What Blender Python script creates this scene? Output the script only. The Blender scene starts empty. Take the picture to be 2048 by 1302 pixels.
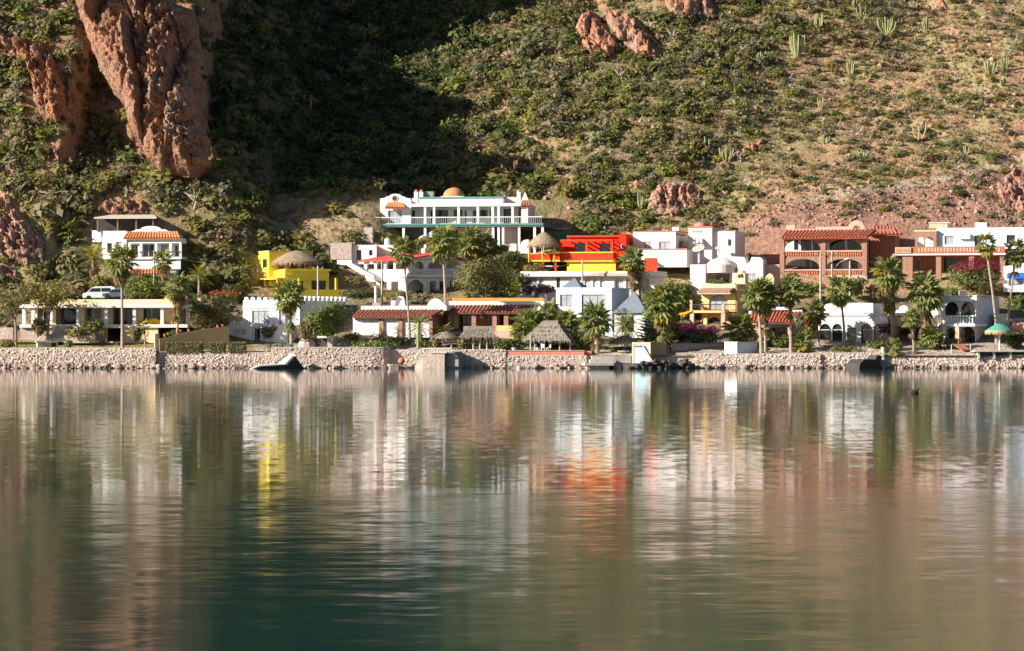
import bpy, math, random
import numpy as np
from mathutils import Vector, geometry
R = math.radians
rnd = random.Random(7)
scene = bpy.context.scene
col = scene.collection

# ------------------------------------------------------------------ camera, sky, sun, exposure
F, HY, CD, CH = 6750.0, 677.0, 450.0, 4.0      # focal length and horizon of the 2048 x 1302 photograph, distance to the far shore, eye height
cam = bpy.data.objects.new('camera', bpy.data.cameras.new('camera'))
col.objects.link(cam)
cam.location = (0, -CD, CH)
cam.rotation_euler = (R(90), 0, 0)
cam.data.sensor_width = 36
cam.data.lens = 36 * F / 2048
cam.data.shift_y = (HY - 651) / 2048
cam.data.clip_start = 1
cam.data.clip_end = 3000
scene.camera = cam

AZ, EL = R(68), R(24.5)                           # the sun stands low on the left, a little behind the camera
world = bpy.data.worlds.new('World'); scene.world = world
world.use_nodes = True
wn = world.node_tree.nodes; wl = world.node_tree.links
sky = wn.new('ShaderNodeTexSky'); sky.sky_type = 'NISHITA'; sky.sun_disc = False
sky.air_density = 0.7; sky.dust_density = 0.6; sky.sun_elevation = EL; sky.sun_rotation = math.pi + AZ
wl.new(sky.outputs[0], wn['Background'].inputs[0])
wn['Background'].inputs[1].default_value = 0.05
sun = bpy.data.objects.new('sun', bpy.data.lights.new('sun', 'SUN')); col.objects.link(sun)
sun.data.energy = 5.0; sun.data.angle = R(0.5); sun.data.color = (1.0, 0.93, 0.82)
sdir = Vector((-math.sin(AZ) * math.cos(EL), -math.cos(AZ) * math.cos(EL), math.sin(EL)))
sun.rotation_euler = sdir.to_track_quat('Z', 'Y').to_euler()
scene.view_settings.view_transform = 'Standard'; scene.view_settings.look = 'None'
scene.view_settings.gamma = 1; scene.view_settings.exposure = 0.95
scene.render.engine = 'CYCLES'
scene.cycles.max_bounces = 5; scene.cycles.diffuse_bounces = 2; scene.cycles.glossy_bounces = 3
scene.cycles.transparent_max_bounces = 4; scene.cycles.use_denoising = True

# ------------------------------------------------------------------ materials
MATS = {}
def srgb(r, g, b):
    f = lambda c: (c / 255 / 12.92) if c <= 10 else ((c / 255 + 0.055) / 1.055) ** 2.4
    return (f(r), f(g), f(b), 1)
def M(name, c=(0.5, 0.5, 0.5), rough=0.85, var=0.12, scale=0.6, bump=0.0, bscale=8.0, metal=0.0, attr=False, stain=0.0, spec=0.3, leaf=False):
    if name in MATS: return MATS[name]
    m = bpy.data.materials.new(name); m.use_nodes = True; MATS[name] = m
    nt = m.node_tree; N = nt.nodes; L = nt.links; b = N['Principled BSDF']
    b.inputs['Roughness'].default_value = rough; b.inputs['Metallic'].default_value = metal
    b.inputs['Specular IOR Level'].default_value = spec
    tc = N.new('ShaderNodeTexCoord')
    geo = N.new('ShaderNodeNewGeometry')
    no = N.new('ShaderNodeTexNoise'); no.inputs['Scale'].default_value = scale; no.inputs['Detail'].default_value = 5
    no.inputs['Roughness'].default_value = 0.65
    L.new(geo.outputs['Position'], no.inputs['Vector'])
    mr = N.new('ShaderNodeMapRange'); mr.inputs[1].default_value = 0.3; mr.inputs[2].default_value = 0.7
    mr.inputs[3].default_value = 1 - var; mr.inputs[4].default_value = 1 + var
    L.new(no.outputs[0], mr.inputs[0])
    mx = N.new('ShaderNodeVectorMath'); mx.operation = 'SCALE'
    if attr:
        at = N.new('ShaderNodeAttribute'); at.attribute_name = 'tint'
        mu = N.new('ShaderNodeVectorMath'); mu.operation = 'MULTIPLY'; mu.inputs[1].default_value = c[:3]
        L.new(at.outputs['Color'], mu.inputs[0]); L.new(mu.outputs[0], mx.inputs[0])
    else:
        mx.inputs[0].default_value = c[:3]
    L.new(mr.outputs[0], mx.inputs['Scale'])
    out = mx.outputs[0]
    if stain:
        mp = N.new('ShaderNodeMapping'); mp.inputs['Scale'].default_value = (2.2, 2.2, 0.35)
        L.new(geo.outputs['Position'], mp.inputs[0])
        n2 = N.new('ShaderNodeTexNoise'); n2.inputs['Scale'].default_value = 1.0; n2.inputs['Detail'].default_value = 6
        L.new(mp.outputs[0], n2.inputs['Vector'])
        r2 = N.new('ShaderNodeMapRange'); r2.inputs[1].default_value = 0.52; r2.inputs[2].default_value = 0.78
        r2.inputs[3].default_value = 0; r2.inputs[4].default_value = stain
        L.new(n2.outputs[0], r2.inputs[0])
        mi = N.new('ShaderNodeMix'); mi.data_type = 'RGBA'
        mi.inputs[7].default_value = (c[0] * 0.45, c[1] * 0.40, c[2] * 0.34, 1)
        L.new(r2.outputs[0], mi.inputs[0]); L.new(out, mi.inputs[6]); out = mi.outputs[2]
    L.new(out, b.inputs['Base Color'])
    if bump:
        bn = N.new('ShaderNodeTexNoise'); bn.inputs['Scale'].default_value = bscale; bn.inputs['Detail'].default_value = 6
        L.new(geo.outputs['Position'], bn.inputs['Vector'])
        bu = N.new('ShaderNodeBump'); bu.inputs['Distance'].default_value = bump
        L.new(bn.outputs[0], bu.inputs['Height']); L.new(bu.outputs[0], b.inputs['Normal'])
    if leaf:
        tr = N.new('ShaderNodeBsdfTranslucent'); L.new(out, tr.inputs[0])
        ms = N.new('ShaderNodeMixShader'); ms.inputs[0].default_value = 0.45
        o = N['Material Output']
        L.new(b.outputs[0], ms.inputs[1]); L.new(tr.outputs[0], ms.inputs[2]); L.new(ms.outputs[0], o.inputs[0])
    return m
def stucco(name, c, stain=0.25): return M(name, c, 0.9, 0.10, 0.8, 0.012, 6, stain=stain + 0.15, spec=0.2)
WHITE = stucco('white_stucco', (0.80, 0.79, 0.77))
WARMWHITE = stucco('warm_white_stucco', (0.80, 0.74, 0.66))
BLUEWHITE = stucco('blue_white_stucco', (0.74, 0.80, 0.88), 0.12)
PALEBLUE = stucco('pale_blue_paint', (0.52, 0.70, 0.85), 0.15)
PINKWHITE = stucco('pink_white_stucco', (0.78, 0.66, 0.62))
CREAM = stucco('cream_stucco', (0.80, 0.60, 0.36), 0.2)
PEACH = stucco('peach_stucco', (0.78, 0.52, 0.24), 0.2)
TAN = stucco('tan_stucco', (0.52, 0.36, 0.18), 0.2)
YELLOW = stucco('yellow_stucco', (0.88, 0.69, 0.07), 0.1)
RED = stucco('red_stucco', (0.72, 0.035, 0.012), 0.15)
ORANGE = stucco('orange_red_stucco', (0.62, 0.055, 0.02), 0.3)
TRIMYEL = stucco('yellow_trim_paint', (0.85, 0.50, 0.06), 0.1)
REDTRIM = stucco('red_trim_paint', (0.62, 0.16, 0.11), 0.1)
PINK = stucco('salmon_stucco', (0.72, 0.27, 0.20), 0.25)
TERRA = stucco('terracotta_stucco', (0.62, 0.25, 0.10), 0.2)
LTERRA = stucco('light_terracotta_stucco', (0.62, 0.41, 0.31), 0.2)
TEAL = stucco('teal_trim_paint', (0.10, 0.30, 0.28), 0.1)
BRICK = M('brick', (0.37, 0.20, 0.14), 0.9, 0.38, 5.0, 0.02, 9, stain=0.25)
DBRICK = M('dark_brick', (0.42, 0.15, 0.10), 0.9, 0.3, 5.0, 0.02, 9, stain=0.25)
TILE = M('terracotta_tile', (0.44, 0.13, 0.07), 0.8, 0.35, 3.5, 0.01, 9)
OTILE = M('orange_clay_tile', (0.62, 0.235, 0.105), 0.8, 0.3, 3.5, 0.01, 9)
BTILE = M('weathered_clay_tile', (0.34, 0.13, 0.085), 0.85, 0.4, 3.0, 0.01, 9)
REDROOF = M('red_painted_roof', (0.62, 0.07, 0.06), 0.75, 0.15, 2.0)
SLATE = M('slate_shingle', (0.17, 0.19, 0.24), 0.75, 0.2, 3.0, 0.01, 9)
CONC = M('concrete', (0.55, 0.50, 0.44), 0.9, 0.18, 2.0, 0.01, 8, stain=0.4)
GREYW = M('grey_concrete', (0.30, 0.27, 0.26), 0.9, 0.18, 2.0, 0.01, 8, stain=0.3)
STONE = M('wall_stone', (1, 1, 1), 0.9, 0.25, 3.0, 0.03, 6, attr=True)
SHADESTONE = M('shade_dark_stone', (0.055, 0.05, 0.045), 0.8, 0.35, 3.0, 0.05, 4.0)  # dark colour carries the shade of the ramp, jetty and pier faces
MORTAR = M('wall_mortar', (0.54, 0.45, 0.385), 0.95, 0.25, 2.0, 0.02, 6, stain=0.4)
STONEW = M('rubble_stone', (0.46, 0.365, 0.315), 0.95, 0.4, 4.0, 0.06, 3.0, stain=0.3)
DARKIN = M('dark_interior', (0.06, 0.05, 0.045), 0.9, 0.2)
GLASS = M('window_glass', (0.018, 0.024, 0.028), 0.08, 0.3, 0.7, spec=0.6)
CURTAIN = M('curtained_glass', (0.34, 0.36, 0.38), 0.25, 0.25, 1.2, spec=0.5)
FRAMEW = M('white_frame_paint', (0.72, 0.72, 0.70), 0.6, 0.05)
FRAMED = M('dark_frame_metal', (0.05, 0.045, 0.04), 0.5, 0.1)
WOOD = M('weathered_wood', (0.24, 0.16, 0.10), 0.9, 0.3, 4.0)
POLEW = M('pale_pole_wood', (0.46, 0.40, 0.33), 0.9, 0.2, 3.0)
THATCH = M('palm_thatch', (0.30, 0.225, 0.15), 1.0, 0.4, 2.5, 0.06, 8)
GTHATCH = M('grey_palm_thatch', (0.25, 0.21, 0.17), 1.0, 0.4, 2.5, 0.06, 8)
TEALTHATCH = M('teal_umbrella_cloth', (0.07, 0.30, 0.24), 0.9, 0.25, 3.0)
STRAW = M('straw_fringe', (0.48, 0.36, 0.17), 1.0, 0.3, 4.0)
WHITEP = M('white_plastic', (0.75, 0.76, 0.76), 0.5, 0.06)
BLACKP = M('black_plastic', (0.02, 0.02, 0.022), 0.5, 0.1)
YELTARP = M('yellow_tarp', (0.82, 0.46, 0.03), 0.7, 0.15, 2.0)
BLUEAWN = M('blue_awning_cloth', (0.01, 0.13, 0.62), 0.8, 0.1)
BARK = M('tree_bark', (0.26, 0.21, 0.16), 0.95, 0.3, 4.0, 0.03, 6)
PALMBARK = M('palm_trunk', (0.36, 0.28, 0.22), 0.95, 0.35, 5.0, 0.04, 7)
LEAF = M('leaf', (1, 1, 1), 0.75, 0.18, 0.4, attr=True, leaf=True, spec=0.2)
FROND = M('palm_frond', (0.25, 0.28, 0.085), 0.6, 0.3, 0.8, leaf=True, spec=0.3)
FRONDY = M('yellowing_frond', (0.36, 0.30, 0.045), 0.6, 0.3, 0.8, leaf=True, spec=0.3)
FRONDD = M('dead_frond', (0.32, 0.22, 0.11), 0.9, 0.3, 0.8, leaf=True, spec=0.1)
CACTUS = M('cactus_skin', (0.32, 0.33, 0.15), 0.8, 0.2, 2.0)
ROCK = M('red_rock', (1, 1, 1), 0.95, 0.42, 1.6, 0.75, 1.5, attr=True)
LAWN = M('lawn_grass', (0.20, 0.19, 0.055), 1.0, 0.35, 0.7, 0.03, 12)
STUMP = M('clay_pot', (0.55, 0.20, 0.09), 0.8, 0.2)
CARW = M('white_car_paint', (0.72, 0.75, 0.78), 0.3, 0.03, spec=0.5)
CARB = M('blue_grey_car_paint', (0.10, 0.14, 0.20), 0.3, 0.05, spec=0.5)
RUBBER = M('tyre_rubber', (0.02, 0.02, 0.02), 0.9, 0.1)
FEATHER = M('dark_feathers', (0.06, 0.035, 0.025), 0.8, 0.3, 8)
SOILBED = M('earth_bed', (0.20, 0.12, 0.08), 1.0, 0.3, 2.0)

# ------------------------------------------------------------------ helpers: pixels to places, meshes, things
def W(px, py, d):
    D = CD + d
    return Vector(((px - 1024) / F * D, d, CH + (HY - py) / F * D))
def link(name, me, parent=None, loc=(0, 0, 0), rot=(0, 0, 0), sc=(1, 1, 1), mat=None):
    o = bpy.data.objects.new(name, me); col.objects.link(o)
    o.parent = parent; o.location = loc; o.rotation_euler = rot; o.scale = sc
    return o
def tag(o, label=None, cat=None, group=None, kind=None):
    if label: o['label'] = label
    if cat: o['category'] = cat
    if group: o['group'] = group
    if kind: o['kind'] = kind
    return o
def empty(name, label, cat, loc=(0, 0, 0), rz=0, group=None):
    o = link(name, None, None, loc, (0, 0, rz)); o.empty_display_size = 0.5
    return tag(o, label, cat, group)

class MB:
    def __init__(s): s.v = []; s.f = []
    def add(s, v, f):
        n = len(s.v); s.v += [tuple(p) for p in v]; s.f += [tuple(i + n for i in q) for q in f]; return s
    def box(s, a, b, c, d, e, f):
        a, d = min(a, d), max(a, d); b, e = min(b, e), max(b, e); c, f = min(c, f), max(c, f)
        return s.add([(a, b, c), (d, b, c), (d, e, c), (a, e, c), (a, b, f), (d, b, f), (d, e, f), (a, e, f)],
                     [(0, 3, 2, 1), (4, 5, 6, 7), (0, 1, 5, 4), (1, 2, 6, 5), (2, 3, 7, 6), (3, 0, 4, 7)])
    def loops(s, outer, holes, v0, v1):
        """A slab between v0 and v1 with the outline outer and openings holes, all lists of (u, z)."""
        ls = [outer] + holes
        allp = [p for l in ls for p in l]
        tris = geometry.tessellate_polygon([[Vector((p[0], p[1], 0)) for p in l] for l in ls])
        n = len(allp)
        v = [(p[0], v0, p[1]) for p in allp] + [(p[0], v1, p[1]) for p in allp]
        f = []
        for t in tris:
            a, b, c = [allp[i] for i in t]
            if (b[0] - a[0]) * (c[1] - a[1]) - (b[1] - a[1]) * (c[0] - a[0]) < 0: t = (t[0], t[2], t[1])
            f += [tuple(t), tuple(i + n for i in reversed(t))]
        k = 0
        for li, l in enumerate(ls):
            m = len(l)
            area = sum(l[i][0] * l[(i + 1) % m][1] - l[(i + 1) % m][0] * l[i][1] for i in range(m))
            flip = (area < 0) != (li > 0)
            for i in range(m):
                a, b = k + i, k + (i + 1) % m
                f.append((a, a + n, b + n, b) if not flip else (b, b + n, a + n, a))
            k += m
        return s.add(v, f)
    def tube(s, pts, rad, n=6, cap=True):
        pts = [Vector(p) for p in pts]; m = len(pts); vs = []; fs = []
        for i, p in enumerate(pts):
            t = (pts[min(i + 1, m - 1)] - pts[max(i - 1, 0)]).normalized()
            a = t.cross(Vector((0, 1, 0))) if abs(t.y) < 0.9 else t.cross(Vector((1, 0, 0)))
            a.normalize(); b = t.cross(a)
            r = rad[i] if isinstance(rad, (list, tuple)) else rad
            for k in range(n):
                w = 2 * math.pi * k / n
                vs.append(p + (a * math.cos(w) + b * math.sin(w)) * r)
        for i in range(m - 1):
            for k in range(n):
                fs.append((i * n + k, (i + 1) * n + k, (i + 1) * n + (k + 1) % n, i * n + (k + 1) % n))
        if cap: fs += [tuple(range(n)), tuple((m - 1) * n + k for k in reversed(range(n)))]
        return s.add(vs, fs)
    def lathe(s, prof, n=16, c=(0, 0, 0), cap=True):
        vs = []; fs = []
        for r, z in prof:
            for k in range(n):
                w = 2 * math.pi * k / n
                vs.append((c[0] + r * math.cos(w), c[1] + r * math.sin(w), c[2] + z))
        m = len(prof)
        for i in range(m - 1):
            for k in range(n):
                fs.append((i * n + k, i * n + (k + 1) % n, (i + 1) * n + (k + 1) % n, (i + 1) * n + k))
        if cap: fs += [tuple(reversed(range(n))), tuple((m - 1) * n + k for k in range(n))]
        return s.add(vs, fs)
    def mesh(s, name, mat, smooth=False):
        me = bpy.data.meshes.new(name); me.from_pydata(s.v, [], s.f); me.materials.append(mat)
        if smooth: me.shade_smooth()
        return me
    def build(s, name, mat, parent=None, smooth=False, **k):
        return link(name, s.mesh(name, mat, smooth), parent, **k)

def np_mesh(name, V, Q, mat, tint=None, smooth=False):
    """Mesh from numpy arrays: V (n,3), Q (m,k) faces, tint (n,3)."""
    V = np.ascontiguousarray(V, np.float32); Q = np.ascontiguousarray(Q, np.int32)
    me = bpy.data.meshes.new(name)
    me.vertices.add(len(V)); me.vertices.foreach_set('co', V.ravel())
    m, k = Q.shape
    me.loops.add(m * k); me.loops.foreach_set('vertex_index', Q.ravel())
    me.polygons.add(m); me.polygons.foreach_set('loop_start', np.arange(0, m * k, k, dtype=np.int32))
    me.polygons.foreach_set('loop_total', np.full(m, k, np.int32))
    me.update(calc_edges=True)
    if tint is not None:
        a = me.attributes.new('tint', 'FLOAT_COLOR', 'POINT')
        a.data.foreach_set('color', np.concatenate([tint, np.ones((len(V), 1))], 1).astype(np.float32).ravel())
    me.materials.append(mat)
    if smooth: me.shade_smooth()
    return me

def vnoise(x, y, seed=0):
    xi = np.floor(x).astype(np.int64); yi = np.floor(y).astype(np.int64)
    fx = x - xi; fy = y - yi; fx = fx * fx * (3 - 2 * fx); fy = fy * fy * (3 - 2 * fy)
    def h(a, b):
        n = (a * 374761393 + b * 668265263 + seed * 974711) & 0x7fffffff
        n = ((n ^ (n >> 13)) * 1274126177) & 0x7fffffff
        return ((n ^ (n >> 16)) & 0xffff) / 65535.0
    return (h(xi, yi) * (1 - fx) + h(xi + 1, yi) * fx) * (1 - fy) + (h(xi, yi + 1) * (1 - fx) + h(xi + 1, yi + 1) * fx) * fy
def fbm(x, y, seed=0, oct=4):
    s = 0; a = 0.5; t = 0
    for i in range(oct):
        s = s + a * vnoise(x * 2 ** i + 13.7 * i, y * 2 ** i + 7.1 * i, seed + i); t += a; a *= 0.55
    return s / t
def cells(x, y, seed=0, jit=.9):
    """Broken facets: every cell of a jittered grid has its own height and tilt; returns height and distance to the nearest joint."""
    xi = np.floor(x); yi = np.floor(y); b1 = np.full(x.shape, 9.); b2 = np.full(x.shape, 9.); h = np.zeros(x.shape)
    r = lambda a, b, k: np.modf(np.abs(np.sin(a * 127.1 + b * 311.7 + (seed + k) * 74.7) * 43758.5453))[0]
    for i in (-1, 0, 1):
        for j in (-1, 0, 1):
            cx, cy = xi + i, yi + j; dx = x - cx - .5 - (r(cx, cy, 1) - .5) * jit; dy = y - cy - .5 - (r(cx, cy, 2) - .5) * jit
            q = np.hypot(dx, dy); hh = r(cx, cy, 3) + (r(cx, cy, 4) - .5) * 1.1 * dx + (r(cx, cy, 5) - .6) * 1.1 * dy
            n = q < b1; b2 = np.where(n, b1, np.minimum(b2, q)); h = np.where(n, hh, h); b1 = np.where(n, q, b1)
    return h, b2 - b1, b1
def sstep(a, b, x):
    t = np.clip((x - a) / (b - a), 0, 1); return t * t * (3 - 2 * t)

# ------------------------------------------------------------------ the hillside
PROF = np.array([(-1, 1.5), (1.5, 1.75), (5, 2.6), (12, 3.6), (15, 5.0), (24, 8.7), (33, 8.9), (44, 12.6), (58, 18.2), (64, 21.5), (260, 21.5 + 0.58 * 196)])
def terrain(x, d):
    x = np.asarray(x, float); d = np.asarray(d, float)
    z = np.interp(d, PROF[:, 0], PROF[:, 1])
    hill = sstep(44, 64, d)
    z = z + hill * ((fbm(x / 22, d / 22, 3) - 0.5) * 5.0 + (fbm(x / 6, d / 6, 9) - 0.5) * 1.6)
    z = z + hill * 4.5 * np.exp(-((x - 22 - (d - 100) * 0.1) / 30) ** 2) * sstep(64, 110, d)
    # grassy shoulder to the left of the mansion
    z = z + 6.0 * np.exp(-((x + 26) / 8.5) ** 4) * sstep(45, 58, d) * (1 - sstep(60, 74, d))
    # scree bank behind the brick houses
    z = z + 3.5 * np.exp(-((x - 60) / 24) ** 4) * sstep(52, 60, d) * (1 - sstep(66, 82, d))
    # the rocky spur on the left: steep slope, then a cliff that throws its shade over the gully
    xe = -47.5 + (fbm(d / 9, d * 0 + 2.0, 21) - 0.5) * 5
    low = sstep(-30, -44, x) * sstep(32, 38, d)
    zl = np.interp(d, [33, 40, 45, 51, 60, 66, 90, 260], [8.9, 13.2, 19.0, 26.5, 31, 35, 50, 160])
    z = np.where(low > 0, z * (1 - low) + np.maximum(z, zl) * low, z)
    t = sstep(xe + 1.0, xe - 1.2, x)
    crest = np.interp(d, [46, 50, 56, 68, 74, 76, 81, 85, 98.3, 99.7, 103, 108, 140, 260], [48, 50, 51.5, 54.5, 53, 60.5, 60.5, 59, 59, 68, 89, 94, 116, 196])
    crest = crest + np.maximum(xe - x, 0) * 0.45 + (fbm(x / 4, d / 4, 33) - 0.5) * 3
    dfr = 58.5 - 8.5 * sstep(-65, -67.5, x) + (fbm(x / 3.5, d * 0 + 5.5, 41) - 0.5) * 3
    cl = np.minimum(27 + (d - dfr) * (3.4 - 2.25 * sstep(-55, -60, x)), crest)
    z = np.where(t > 0, z * (1 - t) + np.maximum(z, cl) * t, z)
    return z
def hits(px, py, dmin=34.0):
    """Where the lines of sight through photo pixels first meet the hillside (vectorised)."""
    px = np.atleast_1d(np.asarray(px, float)); py = np.atleast_1d(np.asarray(py, float))
    dd = np.full(len(px), 250.0); live = np.arange(len(px))
    for d in np.arange(dmin, 250, 0.5):
        D = CD + d; a = px[live]; b = py[live]
        g = terrain((a - 1024) / F * D, np.full(len(live), d)) >= CH + (HY - b) / F * D
        dd[live[g]] = d - 0.25; live = live[~g]
        if not len(live): break
    D = CD + dd; x = (px - 1024) / F * D
    return np.stack([x, dd, CH + (HY - py) / F * D], 1)
def proj(x, d, z):
    D = CD + d; return 1024 + x / D * F, HY - (z - CH) / D * F

gx = np.arange(-135, 135.1, 0.7); gd = np.concatenate([np.arange(1.2, 150, 0.7), np.arange(150, 262, 2.5)])
X, Dg = np.meshgrid(gx, gd)
Z = terrain(X, Dg)
nx, nd = len(gx), len(gd)
idx = np.arange(nx * nd).reshape(nd, nx)
Q = np.stack([idx[:-1, :-1], idx[:-1, 1:], idx[1:, 1:], idx[1:, :-1]], -1).reshape(-1, 4)
PX, PY = proj(X, Dg, Z)
# kinds of ground: red soil, dry grass, green undergrowth, scree, rock
n1 = fbm(X / 7, Dg / 7, 51); n2 = fbm(X / 2.2, Dg / 2.2, 52); n3 = fbm(X / 16, Dg / 16, 53)
soil = np.array([0.40, 0.235, 0.145]); dry = np.array([0.38, 0.30, 0.15]); green = np.array([0.15, 0.14, 0.065])
scree = np.array([0.30, 0.165, 0.12]); rockc = np.array([0.34, 0.19, 0.12])
def mixc(a, b, t): return a * (1 - t[..., None]) + b * t[..., None]
C = mixc(np.broadcast_to(soil, X.shape + (3,)), dry, sstep(0.38, 0.62, n1 * 0.6 + n2 * 0.4))
rightness = sstep(1250, 1750, PX - (300 - PY) * 0.6)
C = mixc(C, green, sstep(0.35, 0.6, n3 * 0.5 + n2 * 0.5) * (0.85 - 0.6 * rightness))
mead = np.exp(-((PX - 650) / 130) ** 4 - ((PY - 440) / 55) ** 4)
gul_shade = np.exp(-((X + 27) / 19) ** 4) * sstep(60, 68, Dg); C = mixc(C, np.array([0.07, 0.07, 0.035]), gul_shade * .85)  # gully ground darkened, its shade put into the colour
C = mixc(C, np.array([0.34, 0.25, 0.15]), np.clip(mead, 0, 1))
line = np.interp(PX, [1440, 1560, 1700, 1850, 2048, 2200], [455, 412, 390, 372, 325, 290])
talus = sstep(-6, 10, PY - line + (n2 - 0.5) * 26) * sstep(1430, 1500, PX) * sstep(45, 50, Dg)
C = mixc(C, scree, talus * 0.9)
band = np.exp(-((PY - line + 6) / 9) ** 2) * sstep(1560, 1640, PX) * sstep(45, 50, Dg)
C = mixc(C, np.array([0.40, 0.31, 0.23]), band * 0.9)
C = mixc(C, rockc, sstep(-40, -46, X) * 0.8 * sstep(40, 60, Dg))
C = mixc(C, np.array([0.22, 0.17, 0.11]), 1 - sstep(30, 40, Dg)); C = mixc(C, np.array([0.42, 0.34, 0.27]), 1 - sstep(9, 13, Dg))
lawnm = (1 - sstep(11, 14, Dg)) * np.maximum(sstep(-34, -36, X), 0)
C = mixc(C, np.array([0.24, 0.215, 0.065]), lawnm * 0.9)
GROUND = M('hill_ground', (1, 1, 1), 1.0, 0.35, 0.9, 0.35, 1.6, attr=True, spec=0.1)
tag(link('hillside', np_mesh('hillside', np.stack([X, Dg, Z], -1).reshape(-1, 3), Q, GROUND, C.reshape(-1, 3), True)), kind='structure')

# ------------------------------------------------------------------ the bay
wm = bpy.data.materials.new('bay_water'); wm.use_nodes = True
N = wm.node_tree.nodes; L = wm.node_tree.links; pb = N['Principled BSDF']
pb.inputs['Base Color'].default_value = (0.010, 0.048, 0.038, 1)
pb.inputs['IOR'].default_value = 1.5
geo = N.new('ShaderNodeNewGeometry'); sep = N.new('ShaderNodeSeparateXYZ'); L.new(geo.outputs['Position'], sep.inputs[0])
def nmap(src, a, b, c, d, smooth=True):
    m = N.new('ShaderNodeMapRange'); m.interpolation_type = 'SMOOTHSTEP' if smooth else 'LINEAR'
    for i, v in enumerate((a, b, c, d)): m.inputs[i + 1].default_value = v
    L.new(src, m.inputs[0]); return m.outputs[0]
def nmath(op, a, b):
    m = N.new('ShaderNodeMath'); m.operation = op
    for i, v in enumerate((a, b)):
        if isinstance(v, (int, float)): m.inputs[i].default_value = v
        else: L.new(v, m.inputs[i])
    return m.outputs[0]
def slope(sx, sy, rot, detail, seed):
    mp = N.new('ShaderNodeMapping'); mp.inputs['Scale'].default_value = (sx, sy, 1); mp.inputs['Rotation'].default_value = (0, 0, R(rot))
    mp.inputs['Location'].default_value = (seed, seed * 2, 0)
    L.new(geo.outputs['Position'], mp.inputs[0])
    n = N.new('ShaderNodeTexNoise'); n.inputs['Scale'].default_value = 1; n.inputs['Detail'].default_value = detail
    L.new(mp.outputs[0], n.inputs['Vector'])
    v = N.new('ShaderNodeVectorMath'); v.operation = 'SUBTRACT'; v.inputs[1].default_value = (0.5, 0.5, 0.5)
    L.new(n.outputs['Color'], v.inputs[0]); return v.outputs[0]
# wind patches: calm under the far wall, fine ripples in mid bay, longer swell near this shore
pm = N.new('ShaderNodeMapping'); pm.inputs['Scale'].default_value = (0.02, 0.05, 1); L.new(geo.outputs['Position'], pm.inputs[0])
pn = N.new('ShaderNodeTexNoise'); pn.inputs['Scale'].default_value = 1; pn.inputs['Detail'].default_value = 3; L.new(pm.outputs[0], pn.inputs['Vector'])
yy = nmath('ADD', sep.outputs['Y'], nmath('MULTIPLY', nmath('SUBTRACT', pn.outputs[0], 0.5), 22.0))
near = nmap(yy, -CD + 80, -CD + 94, 1, 0)
mid = nmath('MULTIPLY', nmap(yy, -CD + 80, -CD + 100, 0, 1), nmap(yy, -CD + 190, -CD + 330, 1, 0))
def scaled(v, f):
    m = N.new('ShaderNodeVectorMath'); m.operation = 'SCALE'; L.new(v, m.inputs[0])
    if isinstance(f, (int, float)): m.inputs['Scale'].default_value = f
    else: L.new(f, m.inputs['Scale'])
    return m.outputs[0]
def vadd(a, b):
    m = N.new('ShaderNodeVectorMath'); m.operation = 'ADD'; L.new(a, m.inputs[0]); L.new(b, m.inputs[1]); return m.outputs[0]
swell = scaled(slope(0.75, 1.3, -4, 4, 3), nmath('MULTIPLY', near, 0.032))
fine = vadd(scaled(slope(1.9, 0.6, 4, 4, 8), nmath('MULTIPLY', mid, 0.025)), scaled(slope(1.7, 5.5, -6, 2, 23), nmath('ADD', nmath('MULTIPLY', mid, 0.014), nmath('MULTIPLY', near, 0.046))))
calm = scaled(slope(0.5, 0.5, 0, 2, 15), 0.008)
tot = vadd(vadd(swell, fine), calm)
fl = N.new('ShaderNodeVectorMath'); fl.operation = 'MULTIPLY'; fl.inputs[1].default_value = (1.0, 1, 0); L.new(tot, fl.inputs[0])
up = N.new('ShaderNodeVectorMath'); up.operation = 'ADD'; up.inputs[1].default_value = (0, 0, 1); L.new(fl.outputs[0], up.inputs[0])
nn = N.new('ShaderNodeVectorMath'); nn.operation = 'NORMALIZE'; L.new(up.outputs[0], nn.inputs[0])
L.new(nn.outputs[0], pb.inputs['Normal'])
pb.inputs['Roughness'].default_value = 0.05
L.new(nmath('ADD', nmath('ADD', nmath('MULTIPLY', near, 0.035), nmath('MULTIPLY', mid, 0.012)), 0.045), pb.inputs['Roughness'])
MB().add([(-400, -480, 0), (400, -480, 0), (400, 1.0, 0), (-400, 1.0, 0)], [(0, 1, 2, 3)]).build('water', wm)['kind'] = 'structure'
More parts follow.
